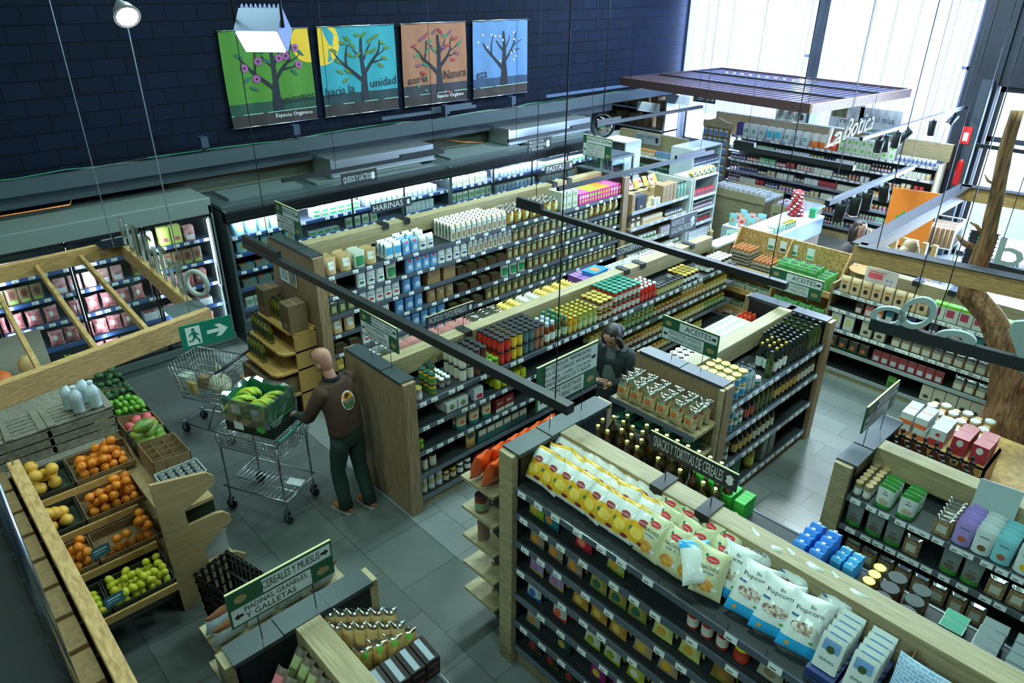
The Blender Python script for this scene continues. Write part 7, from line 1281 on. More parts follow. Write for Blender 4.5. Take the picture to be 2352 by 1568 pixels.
ct2 = thing('counter_return', 'oak counter panel with white top continuing from the pickle gondola', 'counter', (-5.12, 8.68, 0)); part('panel', MB().box(0, .12, 0, .8, 0, 1.32), OAKH, ct2); part('worktop', MB().box(-.5, -.005, 0, .78, .98, 1.02), M((190, 204, 216), .3), ct2); part('top_rail', MB().box(-.03, .15, 0, .8, 1.32, 1.35), M((180, 196, 210), .3), ct2)
GC = Gon((-5.0, 9.5), A90, 2.6, .5, 'service counter')
mint = pack('mint_gift_bag', 'bag', 'pouch', .16, .2, .03, [(1, 0)], [('r', -.7, .7, .1, .7, 1)], mats=[M((180, 206, 200)), M((70, 150, 120))])
for i in range(5): place(mint, (-5.3 + .04 * i, 9.62 + i * .05, 1.115), 0, 'mint green gift bag on the service counter, %s' % nth(i), 'mint bags on the service counter', rot=(-.1, 0, .6))
fill(GC, 'F', 1.112, .5, .9, mbx[9], 'white tube box', 'worktop', 2); fill(GC, 'F', 1.112, .95, 1.3, mbx[2], 'white and green box', 'worktop', 2); fill(GC, 'F', 1.112, 1.35, 1.7, mjr[8], 'green bottle', 'worktop', 2); fill(GC, 'F', 1.112, 2.3, 2.45, carton('green_pack', 'box', .1, .15, .1, [M((20, 140, 80)), LW, M((20, 120, 70))]), 'solid green pack', 'worktop', 1)
ca = thing('card_stand', 'white card stand with kraft back on the oak counter', 'stand', (-5.35, 9.2, 1.022)); part('card', MB().box(-.16, .16, -.004, .004, 0, .42), LW, ca, rot=(-.15, 0, A90 + .6)); part('easel', MB().prism([(-.14, 0), (.14, 0), (.05, .36), (-.05, .36)], .02, .1), CARD, ca, rot=(0, 0, A90 + .6))
cy = thing('sweet_tree', 'tower of red and white wrapped sweets on the counter', 'display', (-5.35, 11.75, 1.112)); sg = random.Random(3); m = MB()
for i in range(60): t = i / 60; rad = .13 * (1 - t * .5); a_ = i * 2.4; m.ball((rad * math.cos(a_), rad * math.sin(a_), .02 + t * .4), (.03, .03, .018), 6, 5, i % 2)
part('wrapped_sweets', m, [M((196, 40, 50), .3), LW], cy); part('core', MB().lathe([(.11, 0), (.05, .44)], 10), M((170, 60, 70)), cy)
for k, (x, y, w_, d) in enumerate(((-6.95, 12.95, 1.2, .7), (-5.75, 12.75, .6, .9))):
    tb = thing('display_table', ('wide', 'narrow')[k] + ' pale display table of cosmetics in front of the remedy wall', 'table', (x, y, 0)); part('tray_top', MB().box(-w_/2, w_/2, -d/2, d/2, .95, .99), WS, tb); part('tray_rim', MB().box(-w_/2, w_/2, -d/2 - .02, -d/2, .9, 1.05), OAK, tb); part('tray_rim', MB().box(-w_/2, w_/2, d/2, d/2 + .02, .9, 1.05), OAK, tb); part('body', MB().box(-w_/2 + .03, w_/2 - .03, -d/2 + .03, d/2 - .03, 0, .95), OAK, tb)
    fill(Gon((x - w_/2, y - d/2), 0, w_, d, ('wide', 'narrow')[k] + ' cosmetics table'), 'F', .99, .05, w_ - .05, mbx[(9, 11)[k]], ('white', 'lilac')[k] + ' cosmetic box', 'top', 4, gap=.04, gd=.03)
for i in range(9): place(pk_pink if i % 2 else blp, (-5.98 + .17 * (i % 3), 10.83 + .17 * (i // 3), .985), 0, '%s gift bag in the low bin, %s' % (('blue', 'maroon')[i % 2], nth(i)), 'gift bags in the low bin', rot=(0, 0, .5 * math.sin(i)))
tag(part('gift_bin', MB().box(-.3, .3, -.3, .3, 0, .98), M((170, 186, 200), .5), None, (-5.8, 11.0, 0)), 'pale bin carrying blue and maroon gift bags', 'bin')
# checkout: pine slats, poster, trolley, baskets
pf = thing('slatted_screen', 'pine slatted checkout screen below the hanging beam', 'screen', (-4.1, 11.3, 0), -.05)
for i in range(9): part('slat', MB().box(i * .14, .07 + i * .14, -.02, .05, 0, 1.3), PINE, pf)
part('cross_bar', MB().box(0, 1.3, .05, .09, .3, .38).box(0, 1.3, .05, .09, 1.0, 1.08), PINE, pf)
tag(part('orange_poster', MB().box(-.35, .35, -.01, .01, 0, .95).poly([(-.1 + .12 * math.cos(t * PI / 6), -.011, .4 + .2 * math.sin(t * PI / 6) * (.6 + .4 * (t % 2))) for t in range(12)], 1).poly([(-.25 + .07 * math.cos(t * PI / 5), -.011, .2 + .07 * math.sin(t * PI / 5)) for t in range(10)], 2), [M((236, 130, 40)), M((60, 150, 80)), M((210, 60, 50))], None, (-3.85, 12.8, .7), (0, 0, .25)), 'orange poster with fruit shapes beside the checkout', 'poster')
tr_ = thing('white_wire_trolley', 'white wire cage trolley inside the entrance', 'trolley', (-3.5, 13.6, 0), .1); m = MB()
for z in (.25, .65, 1.05): m.tube([(-.22, -.3, z), (.22, -.3, z), (.22, .3, z), (-.22, .3, z)], .012, 6, closed=True)
for k in range(7): m.tube([(-.22 + k * .073, -.3, .65), (-.22 + k * .073, -.3, 1.05)], .006, 5).tube([(.22, -.3 + k * .1, .65), (.22, -.3 + k * .1, 1.05)], .006, 5)
part('cage', m, WHITE, tr_); m = MB()
for x, y in ((-.22, -.3), (.22, -.3), (.22, .3), (-.22, .3)): m.tube([(x, y, .0), (x, y, 1.05)], .012, 6)
part('frame_tube', m, WHITE, tr_); part('carton_load', MB().box(-.2, .2, -.28, .28, .66, .98), CARD, tr_)
for k in range(13): 
    b_ = Spec('stacked_basket', 'basket', [('stacked_basket', MB().box(-.2, .2, -.14, .14, 0, .05).box(-.22, .22, -.16, .16, .05, .07, 0).box(-.08, .08, -.17, -.16, .01, .05, 1).mesh('stacked_basket', [BLACK, M((30, 130, 100))]))], .4, .3, .07) if k == 0 else b_
    place(b_, (-2.95, 13.9, .003 + k * .074), .2, 'black shopping basket, %s up in the stack by the entrance' % nth(k), 'stacked black baskets')
c3 = thing('folded_cart', 'chrome shopping cart parked outside the sunlit entrance aisle', 'cart', (-2.35, 12.6, 0), .4); cart_basket(c3, .6, .4, .45, .85, .8, 0); part('chassis', MB().tube([(-.3, -.18, .12), (.3, -.15, .12), (.3, .15, .12), (-.3, .18, .12)], .012, 6, closed=True).tube([(-.3, -.18, .12), (-.26, -.18, .47)], .012, 6).tube([(-.3, .18, .12), (-.26, .18, .47)], .012, 6), STEEL, c3)
for x, y in ((-.3, -.18), (.3, -.15), (.3, .15), (-.3, .18)): wheel(c3, x, y)
fe = thing('fire_extinguisher', 'red fire extinguisher on the dark column by the entrance', 'extinguisher', (-3.9, 15.05, 1.35)); part('cylinder', MB().lathe([(.07, 0), (.075, .02), (.075, .42), (.05, .48), (.02, .5)], 14), M((200, 30, 30), .3), fe); part('hose', MB().tube([(0, 0, .5), (.07, 0, .48), (.09, 0, .3), (.09, 0, .15)], .01, 6), BLACK, fe); part('valve', MB().box(-.03, .03, -.02, .02, .5, .55), STEEL, fe)
tag(part('fire_sign', MB().box(-.08, .08, -.004, .004, 0, .3).box(-.04, .04, -.005, -.004, .05, .2, 1), [M((210, 40, 40)), LW], None, (-3.95, 14.99, 2.1)), 'red fire extinguisher sign on the column', 'sign')
# ---------------------------------------------------------------- right-hand pergola, tree and display
p2 = thing('dark_pine_pergola', 'dark-topped pine pergola beam at the right around the tree trunk', 'pergola', (0, 0, 0))
PT = M((24, 28, 34), .5)
def beam2(p, q):
    p, q = Vector(p), Vector(q); beam(p, q, .09, .17, PINEX, root=p2); beam(p + Vector((0, 0, .09)), q + Vector((0, 0, .09)), .15, .012, PT, 'beam_cap', p2)
beam2((-2.46, 6.92, 2.36), (.4, 7.29, 2.36)); beam2((-2.46, 6.92, 2.36), (-2.52, 10.2, 2.36)); beam2((-2.56, 10.15, 2.36), (.6, 10.5, 2.36))
for x, y in ((-2.3, 6.95), (-2.5, 9.9), (-.4, 7.18)): part('cable', MB().tube([(x, y, 2.45), (x, y, 6.95)], .0045, 5), BLACK, p2)
bl = thing('letter_bar', 'black hanging bar with grey cut-out script letters in front of tree', 'sign', (-1.86, 5.90, 2.10), .12); part('bar', MB().box(0, 2.2, -.03, .03, 0, .1), M((30, 36, 40), .5), bl)
GLT = M((150, 166, 166), .6)
def ringl(cx, cz, ro, ri, sq=1.0, tiltx=0): return MB().add([((cx + r * math.cos(2 * PI * k / 22) + (.25 * r * math.sin(2 * PI * k / 22))), y, cz + sq * r * math.sin(2 * PI * k / 22)) for y in (-.02, .02) for r in (ro, ri) for k in range(22)], [(k, (k + 1) % 22, 22 + (k + 1) % 22, 22 + k) for k in range(22)] + [(44 + k, 66 + k, 66 + (k + 1) % 22, 44 + (k + 1) % 22) for k in range(22)] + [(k, 44 + k, 44 + (k + 1) % 22, (k + 1) % 22) for k in range(22)] + [(22 + k, 22 + (k + 1) % 22, 66 + (k + 1) % 22, 66 + k) for k in range(22)])
part('letter', ringl(.32, .24, .125, .085, 1.15), GLT, bl); part('letter', ringl(.12, .15, .13, .085, .7), GLT, bl); part('letter', ringl(.62, .10, .14, .06, .6), GLT, bl); tri = [(-.22, .1), (-.2, .19), (-.1, .23), (.3, .23), (.3, .12), (.2, -.06), (.06, -.26), (-.02, -.26), (-.12, -.06)]; tr_i = [(-.1, .1), (-.08, .15), (-.02, .16), (.18, .16), (.16, .1), (.12, .02), (.05, -.1), (.0, -.1), (-.05, 0)]
m = MB(); q_ = 9; m.add([(1.12 + x * .85, y, .2 + z * .85) for y in (-.02, .02) for L__ in (tri, tr_i) for x, z in L__], [(k, (k + 1) % q_, q_ + (k + 1) % q_, q_ + k) for k in range(q_)] + [(2 * q_ + k, 3 * q_ + k, 3 * q_ + (k + 1) % q_, 2 * q_ + (k + 1) % q_) for k in range(q_)] + [(k, 2 * q_ + k, 2 * q_ + (k + 1) % q_, (k + 1) % q_) for k in range(q_)] + [(q_ + k, q_ + (k + 1) % q_, 3 * q_ + (k + 1) % q_, 3 * q_ + k) for k in range(q_)]); part('letter', m, GLT, bl)
for x in (.25, .45, 1.1): part('cable', MB().tube([(x, 0, .1), (x + .02, 0, .5), (x, 0, 4.8)], .0045, 5), BLACK, bl)
l2 = thing('letter_bar', 'black bar with pale block letters against the entrance light', 'sign', (-1.75, 8.6, 2.0), .0); part('bar', MB().box(0, 1.8, -.03, .03, 0, .06), M((30, 36, 40), .5), l2); part('letter', MB().text('b.ra', .08, .06, .9, .28, -.02).text('b.ra', .08, .06, .9, .28, .02), GLT, l2); part('cable', MB().tube([(.1, 0, .06), (.1, 0, 4.9)], .0045, 5), BLACK, l2)
te = thing('tree_trunk', 'bare twisted tree trunk rising through the right-hand pergola', 'tree', (-.86, 7.42, 0)); rt = random.Random(4)
tp = [(.05, 0, 0), (.03, 0, .4), (0, 0, .77), (-.08, 0, 1.13), (-.16, 0, 1.38), (-.29, 0, 1.7), (-.47, 0, 1.93), (-.68, 0, 2.1), (-.69, 0, 2.32), (-.69, 0, 2.64), (-.72, 0, 3.01), (-.76, 0, 3.39), (-.765, 0, 3.74)]
rd = [.3, .28, .25, .18, .13, .12, .105, .10, .075, .06, .055, .05, .045]
m = MB(); fine = []; fr = []
for k in range(len(tp) - 1):
    for q in range(4): u = q / 4; fine.append(tuple(Vector(tp[k]).lerp(Vector(tp[k + 1]), u))); fr.append(rd[k] + (rd[k + 1] - rd[k]) * u)
fine.append(tp[-1]); fr.append(rd[-1])
ang_n = 28; m.tube(fine, fr, ang_n)
nv_ = []
for idx, (x, y, z) in enumerate(m.v):
    k = min(idx // ang_n, len(fine) - 1); c0 = fine[k]; q = 2 * PI * (idx % ang_n) / ang_n; g_s = 1 + .13 * math.sin(5 * q + 2.5 * z) + .07 * math.sin(11 * q - 4 * z + 1) + .04 * math.sin(17 * z + q)
    nv_.append((c0[0] + (x - c0[0]) * g_s, c0[1] + (y - c0[1]) * g_s, c0[2] + (z - c0[2]) * g_s))
m.v = nv_
part('trunk', m, BARK, te)
for a_, b_, c__, r_ in (((-.05, 0, 1.0), (.2, -.05, 1.5), (.5, -.1, 1.9), .12), ((.02, -.1, .5), (.3, -.2, .8), (.55, -.25, 1.0), .15), ((-.1, -.02, 1.2), (.02, -.1, 1.5), (.1, -.16, 1.75), .07), ((-.70, 0, 2.5), (-.86, 0, 2.54), (-.93, 0, 2.6), .035), ((-.70, 0, 2.62), (-.8, 0, 2.72), (-.86, 0, 2.74), .02), ((-.72, 0, 3.1), (-.82, 0, 3.13), (-.86, 0, 3.18), .014), ((-.6, 0, 2.05), (-.5, -.05, 1.9), (-.46, -.08, 1.82), .03)): part('branch', MB().tube([a_, b_, c__], [r_, r_ * .8, r_ * .35], 10), BARK, te)
ds_ = thing('display_plinth', 'pine display plinth behind the cracker divider, around the tree', 'plinth', (-1.50, 5.78, 0)); part('body', MB().box(0, 3.4, 0, 1.3, 0, .95), PINE, ds_); part('front_rail', MB().box(0, 3.4, -.02, 0, .9, 1.02), PINE, ds_)
wc = thing('slatted_crate_riser', 'pine slatted crate riser with small red tags, holding red cartons', 'crate', (-1.5, 6.0, .952)); m = MB()
for k in range(2): m.box(0, .75, 0, .02, .02 + k * .12, .12 + k * .12)
m.box(0, .02, 0, .4, 0, .25).box(.73, .75, 0, .4, 0, .25).box(0, .75, 0, .4, .22, .25); part('slats', m, PINE, wc); part('red_tag', MB().box(.05, .13, -.004, 0, .16, .2).box(.22, .3, -.004, 0, .16, .2).box(.4, .48, -.004, 0, .16, .2).box(.58, .66, -.004, 0, .16, .2), M((200, 50, 50)), wc)
tg = carton('rice_tortita_box', 'box', .12, .16, .14, [M((206, 212, 214)), M((190, 56, 60)), M((206, 150, 160))], [('r', 0, 1, 0, .4, 1), ('e', .5, .7, .15, .1, 1)]); tr2 = carton('red_tortita_box', 'box', .12, .16, .14, [M((170, 46, 56)), M((206, 206, 206)), M((206, 130, 140))], [('e', .5, .7, .22, .2, 1), ('Tr', 0, 1, 0, 1, 2)])
GD = Gon((-1.5, 6.0), 0, .75, .4, 'riser crate')
fill(GD, 'F', .952 + .25, .02, .26, carton('low_orange_box', 'box', .1, .1, .26, [M((206, 212, 214)), M((226, 110, 60))], [('r', 0, 1, 0, .4, 1)]), 'white and orange box', 'left side', 1, 2); fill(GD, 'F', .952 + .25, .28, .44, tg, 'tall white and red box', 'top', 2, 1); fill(GD, 'F', .952 + .25, .44, .74, tr2, 'red box with white disc', 'top', 2, 1)
cyl = jar('biscuit_cylinder', 'biscuit cylinder', .045, .22, mottled('round_biscuits', (150, 100, 60), (206, 160, 110), 50, .5), LW, lidh=.02, n=14); cyl2 = jar('biscuit_stack', 'biscuit stack', .032, .2, mottled('tan_biscuits', (170, 110, 60), (206, 160, 100), 60, .5), M((206, 170, 120)), lidh=.01, n=12)
for i in range(6):
    for j in range(5): place(cyl if (i + j) % 2 else cyl2, (-1.42 + i * .092, 6.5 + j * .095, .953), 0, '%s behind the riser crate, %s row, %s from left' % (('short biscuit stack', 'white-lidded biscuit tube')[(i + j) % 2], ORD[j], nth(i)), 'round biscuit tubes by the tree')
gpk = pack('green_sweet_bag', 'bag', 'pillow', .12, .15, .06, [(1, 0)], [('e', 0, .7, .5, .12, 1)], mats=[M((16, 110, 70), .3, coat=.4), LW]); ppk = pack('pink_sweet_bag', 'bag', 'pillow', .12, .14, .06, [(1, 0)], [('e', 0, .5, .5, .12, 1)], mats=[M((206, 90, 130), .3, coat=.4), M((200, 50, 60))]); tpk = pack('teal_pasta_bag', 'bag', 'block', .13, .2, .06, [(1, 0)], [('t', 'ooo', -.6, .6, .4, .6, 1)], mats=[M((60, 160, 170)), M((200, 80, 60))])
for i, (x, y, sp, d1) in enumerate(((-.66, 5.82, gpk, 'green foil sweet bag, left'), (-.5, 5.8, gpk, 'green foil sweet bag, right'), (-.34, 5.82, ppk, 'pink foil sweet bag'), (-.2, 6.05, tpk, 'tall teal bag right of the trunk'))): place(sp, (x, y, .955), 0, d1, 'bags at the foot of the tree', rot=(-.25, 0, .1 * i))
tag(part('blank_notice', MB().box(-.13, .13, -.002, .002, 0, .24), M((170, 190, 190), .3), None, (-.52, 5.12, 1.38), (-.2, 0, .15)), 'blank white notice taped over the cracker divider', 'notice')
# end shelving on snack and oil gondolas
es = thing('end_shelf', 'pine end shelves with orange bags on the snack gondola end', 'shelf', (-2.99, 2.62, 0), -A90)
LE = [1.42, 1.14, .86, .58, .3]
for z in LE: part('shelf_board', MB().box(-.85, -.03, -.36, .0, z - .025, z), OAK, es)
for z in LE: part('bracket', MB().add([(-.1, 0, z - .03), (-.1, -.3, z - .03), (-.1, 0, z - .16), (-.12, 0, z - .03), (-.12, -.3, z - .03), (-.12, 0, z - .16)], [(0, 1, 2), (5, 4, 3), (0, 3, 4, 1), (1, 4, 5, 2), (0, 2, 5, 3)]), BLACK, es)
oran = pack('orange_foil_bag', 'bag', 'pillow', .13, .24, .09, [(1, 0)], [('e', 0, .3, .3, .1, 1)], mats=[M((226, 90, 34), .3, coat=.4), M((190, 200, 190))], seed=31)
for i in range(12): place(oran, (-3.12 - .13 * (i % 2), 2.72 + (i // 2) * .125, 1.445), 0, 'orange foil bag on the snack gondola end shelf, %s row, %s from the front' % (('inner', 'outer')[i % 2], nth(i // 2)), 'orange foil bags on the end shelf', rot=(-.4, .1 * math.sin(i), -A90 + .25 * math.sin(3 * i)), sc=1.12)
bj = jar('bean_jar', 'jar', .05, .15, G(120, 50, 36), M((60, 30, 26)), M((120, 150, 110)))
for i in range(4): place(bj, (-3.2, 2.72 + .13 * i, 1.143), 0, 'dark red jar on the end shelf, %s from the front' % nth(i), 'dark red jars on the end shelf')
kb = pack('paper_bag', 'bag', 'pouch', .12, .2, .08, [(1, 0)], [('e', 0, .4, .3, .1, 1)], mats=[M((140, 112, 90)), M((60, 90, 60))])
for i in range(2): place(kb, (-3.2, 2.74 + .16 * i, .863), 0, 'crumpled kraft bag on the end shelf, %s' % ('front', 'rear')[i], 'kraft bags on the end shelf', rot=(0, 0, -A90))
place(b_cloth, (-3.15, 2.82, .583), 0, 'blue-labelled bottle on the end shelf'); place(pk_clear, (-3.15, 2.84, .303), 0, 'narrow pink packet on the lowest end shelf', rot=(0, 0, -A90))
e3 = thing('end_shelf', 'pine end shelves with tortita bags on the oil gondola end', 'shelf', (-3.6, 5.07, 0))
for z in (1.14, .86, .55, .25): part('shelf_board', MB().box(0, .95, -.36, 0, z - .03, z), OAK, e3); part('price_rail', MB().box(0, .95, -.372, -.36, z - .04, z + .01), RAILM, e3)
part('side_post', MB().box(.93, .97, -.02, .02, 0, 1.48), OAK, e3)
tb_ = pack('tortita_bag', 'snack bag', 'pillow', .14, .23, .1, [(.6, 0), (1, 1)], [('r', -.5, .5, .3, .55, 2), ('e', 0, .62, .3, .05, 3)], mats=[mottled('rice_cakes', (176, 150, 100), (214, 196, 150), 30, .6), PLASTIC, M((200, 110, 60)), M((60, 160, 130))], seed=14)
for r in range(3):
    for c in range(6): place(tb_, (-3.5 + c * .15, 4.76 + r * .1, 1.148), 0, 'clear tortita bag on the oil gondola end, %s row, %s from left' % (ORD[r], nth(c)), 'tortita bags on the oil gondola end', rot=(-.2, 0, .15 * math.sin(c + r)))
tq = pack('green_tray_pack', 'pack', 'pillow', .2, .26, .05, [(1, 0)], [('r', -.5, .5, .3, .6, 1)], mats=[M((24, 84, 66), .15, coat=.6), M((130, 170, 140))])
for c in range(4):
    for k in range(2): place(tq, (-3.46 + c * .22, 4.93, .885 + .05 * k), 0, 'flat dark green shiny pack, %s from left, %s layer' % (nth(c), ('lower', 'upper')[k]), 'dark green packs on the oil gondola end', rot=(-A90 + .05, 0, 0)) if False else place(tq, (-3.46 + c * .22, 4.74, .885 + .06 * k), 0, 'flat dark green shiny pack, %s from left, %s layer' % (nth(c), ('lower', 'upper')[k]), 'dark green packs on the oil gondola end', rot=(-A90, 0, 0))
for r, y in enumerate((4.76, 4.9)):
    for c in range(6): place(bisc, (-3.5 + c * .15, y, .553), 0, 'clear bag of flakes on oil gondola end, %s row, %s from left' % (ORD[r], nth(c)), 'flake bags on the oil gondola end')
# books / bags hung on the cereal gondola end
e6 = thing('end_shelf', 'pine end shelves with white packets on the cereal gondola end', 'shelf', (-3.1, .68, 0), -A90)
for z in (1.3, 1.0, .7): part('shelf_board', MB().box(-.86, -.02, -.3, -.0, z - .025, z), OAK, e6)
wpk = pack('white_bread_packet', 'packet', 'pillow', .2, .17, .07, [(.85, 0), (1, 1)], [('e', .4, .3, .12, .12, 2), ('r', -.6, .2, .35, .6, 3)], mats=[M((190, 200, 206)), M((120, 72, 44)), M((190, 60, 40)), M((120, 140, 150))])
for r in range(2):
    for c in range(4): place(wpk, (-3.2 - .11 * r, .80 + .2 * c, 1.31), 0, 'white bread packet beside the cereal gondola cap, %s row, %s from the left' % (('inner', 'outer')[r], nth(c)), 'white bread packets', rot=(-.25, 0, -A90 + .1))
# ---------------------------------------------------------------- people
def skinned(name, joints, edges, mat, sub=2):
    me = bpy.data.meshes.new(name); me.from_pydata([j[0] for j in joints], edges, []); o = bpy.data.objects.new(name, me); C.objects.link(o)
    sk = o.modifiers.new('skin', 'SKIN'); sk.use_smooth_shade = True; o.modifiers.new('sub', 'SUBSURF').levels = sub; o.modifiers['sub'].render_levels = sub
    for i, j in enumerate(joints): r = j[1]; me.skin_vertices[0].data[i].radius = (r, r) if not isinstance(r, tuple) else r
    me.skin_vertices[0].data[0].use_root = True
    ev = o.evaluated_get(bpy.context.evaluated_depsgraph_get()); m2 = bpy.data.meshes.new_from_object(ev); vs = [v.co.copy() for v in m2.vertices]; fs = [tuple(p.vertices) for p in m2.polygons]
    bpy.data.objects.remove(o); return vs, fs
def person(label, loc, rz, J, colors, hair, extras, bald=False):
    """J: dict of joint positions in local space, facing -y"""
    r = thing('person', label, 'person', loc, rz); SK_ = colors['skin']; m = MB()
    def chain(*seq):
        js = []; es = []
        for i, (p, rad) in enumerate(seq): js.append((p, rad)); es += [(i - 1, i)] if i else []
        vs, fs = skinned('c', js, es, None); return vs, fs
    # body: neck + torso core + arms + legs in skin tone under clothes
    js = [(J['pelvis'], .08), (J['waist'], .08), (J['chest'], .08), (J['neck'], .056), (J['head'], .06)]; es = [(0, 1), (1, 2), (2, 3), (3, 4)]
    for s in 'LR':
        b = len(js); js += [(J['sh' + s], .034), (J['el' + s], .034), (J['wr' + s], .026), (J['hd' + s], .032)]; es += [(2, b), (b, b + 1), (b + 1, b + 2), (b + 2, b + 3)]
        b = len(js); js += [(J['hip' + s], .06), (J['kn' + s], .05), (J['an' + s], .04)]; es += [(0, b), (b, b + 1), (b + 1, b + 2)]
    m.add(*skinned('body', js, es, None), 0, True)
    H = Vector(J['head']); up = J.get('tilt', 0); X = Matrix.Translation(H) @ Matrix.Rotation(J.get('turn', 0), 4, 'Z') @ Matrix.Rotation(up, 4, 'X')
    pr = [(.001, -.105), (.035, -.10), (.052, -.075), (.064, -.04), (.072, 0), (.077, .04), (.072, .08), (.05, .11), (.02, .122), (.001, .124)]
    def hd(v):
        y = v.y * (1.22 if v.y > 0 else 1.15); z = v.z; x = v.x
        if v.y < 0 and z < -.02: y -= .012
        return X @ Vector((x * 1.06, y * 1.06, z * 1.06 + .03))
    m.lathe(pr, 18, caps=False, xf=hd)
    m.add([X @ Vector(p) for p in ((-.012, -.088, .02), (.012, -.088, .02), (.018, -.09, -.012), (-.018, -.09, -.012), (0, -.118, -.008), (0, -.095, .04))], [(3, 2, 4), (0, 3, 4), (2, 1, 4), (1, 5, 4), (5, 0, 4)], 0, True)
    for s in (-1, 1): m.ball((0, 0, 0), (.012, .022, .032), 8, 6, 0, xf=lambda v, s=s: X @ (v + Vector((s * .077, .005, .01))))
    # hands with five fingers
    for s, sg in (('L', 1), ('R', -1)):
        w_, h_ = Vector(J['wr' + s]), Vector(J['hd' + s]); d = (h_ - w_).normalized(); side = d.cross(Vector(J.get('palm' + s, (0, 0, 1)))).normalized(); nrm = side.cross(d)
        for k, (o_, ln) in enumerate(((-.03, .068), (-.01, .078), (.01, .074), (.03, .058))):
            a0 = h_ + side * o_ + d * .02; a1 = a0 + d * ln * .45 - nrm * .004; a2 = a1 + d * ln * .3 - nrm * .018; a3 = a2 + d * ln * .12 - nrm * .02; m.tube([a0 - d * .03, a0, a1, a2, a3], [.009, .010, .009, .008, .006], 7)
        t0 = h_ + side * sg * -.035 - d * .02; m.tube([t0, t0 - side * sg * .022 + d * .02, t0 - side * sg * .022 + d * .05 - nrm * .01], [.011, .010, .007], 7)
    body = part('body', m, [SK_], r)
    e = MB()
    for s in (-1, 1): e.ball((0, 0, 0), (.012, .006, .007), 8, 6, 0, xf=lambda v, s=s: X @ (v + Vector((s * .028, -.083, .028)))); e.box(s * .028 - .014, s * .028 + .014, -.09, -.083, .046, .05, 1, xf=lambda v: X @ v)
    e.box(-.02, .02, -.094, -.085, -.042, -.036, 2, xf=lambda v: X @ v); part('face_features', e, [M((30, 26, 24)), M((60, 46, 38)), M((150, 80, 74))], r)
    def cl(nm, seqs, mat): 
        mm = MB()
        for js_, es_ in seqs: mm.add(*skinned(nm, js_, es_, None), 0, True)
        part(nm, mm, mat, r)
    t = colors
    def loft(mm, keys, n=20, sub=4):
        rings = []
        for i in range(len(keys) - 1):
            for k in range(sub + (i == len(keys) - 2)):
                u = k / sub; u2 = u * u * (3 - 2 * u); a_, b_ = keys[i], keys[i + 1]; rings.append((a_[0].lerp(b_[0], u), a_[1] + (b_[1] - a_[1]) * u2, a_[2] + (b_[2] - a_[2]) * u2))
        vs = [(c.x + rx * (abs(math.cos(q)) ** .8) * (1 if math.cos(q) > 0 else -1) * (1 + .02 * math.sin(5 * q + 40 * c.z)), c.y + ry * math.sin(q) * (1 + .02 * math.sin(7 * q + 30 * c.z)), c.z + .004 * math.sin(6 * q)) for c, rx, ry in rings for q in [2 * PI * k / n for k in range(n)]]
        mm.add(vs, [(r_ * n + k, r_ * n + (k + 1) % n, (r_ + 1) * n + (k + 1) % n, (r_ + 1) * n + k) for r_ in range(len(rings) - 1) for k in range(n)] + [tuple(range(n))[::-1], tuple(range((len(rings) - 1) * n, len(rings) * n))], 0, True)
    cr, wr_, hr = t.get('cr', .185), t.get('wr', .155), t.get('hr', .17); mm = MB(); sm_ = (J['shL'] + J['shR']) / 2
    loft(mm, [(J['hem'], hr, .125), (J['waist'], wr_, .12), (J['chest'], cr, .13), (sm_ + V(0, 0, -.01), cr * 1.05, .115), (sm_ + V(0, -.01, .05), cr * .8, .095), (J['neckb'] + V(0, .012, .0), .085, .08)])
    for s in 'LR':
        p0 = J['sh' + s].lerp(sm_, .12); pts = [p0, J['sh' + s], J['sh' + s].lerp(J['el' + s], .5), J['el' + s]] + ([J['el' + s].lerp(J['wr' + s], .5), J['wr' + s]] if t['long'] else [J['el' + s].lerp(J['wr' + s], .08)])
        mm.tube(pts, [.072, .076, .066, .058] + ([.052, .044] if t['long'] else [.06]), 14)
    part(t['topname'], mm, t['top'], r)
    if t.get('under'):
        for s in 'LR': part('undersleeve', MB().tube([J['el' + s], J['el' + s].lerp(J['wr' + s], .5), J['wr' + s]], [.048, .045, .036], 12), t['under'], r)
    mm = MB(); loft(mm, [(J['pelvis'] + V(0, 0, -.12), .14, .11), (J['pelvis'] + V(0, 0, -.02), .168, .128), (J['pelvis'] + V(0, 0, .08), .155, .12)])
    for s in 'LR':
        h_, k_, a_ = J['hip' + s], J['kn' + s], J['an' + s]; mm.tube([h_ + V(0, 0, .05), h_ + V(0, 0, -.05), h_.lerp(k_, .5), k_, k_.lerp(a_, .35), k_.lerp(a_, .75), a_ + V(0, 0, -.03)], [.09, .095, .088, .07, .072, .066, .07], 16)
    part('trousers', mm, t['legs'], r)
    for s in 'LR':
        a_ = Vector(J['an' + s]); f_ = J.get('ft' + s, 0); Xs = Matrix.Translation((a_.x, a_.y, 0)) @ Matrix.Rotation(f_, 4, 'Z'); sh = MB().ball((0, -.05, .045), (.046, .135, .045), 14, 8, 0, xf=lambda v: Xs @ v).box(-.042, .042, -.17, .07, 0, .022, 1, xf=lambda v: Xs @ v); part('shoe', sh, t['shoe'], r)
    hair(r, X); extras(r, X, J); return r
def V(*a): return Vector(a)
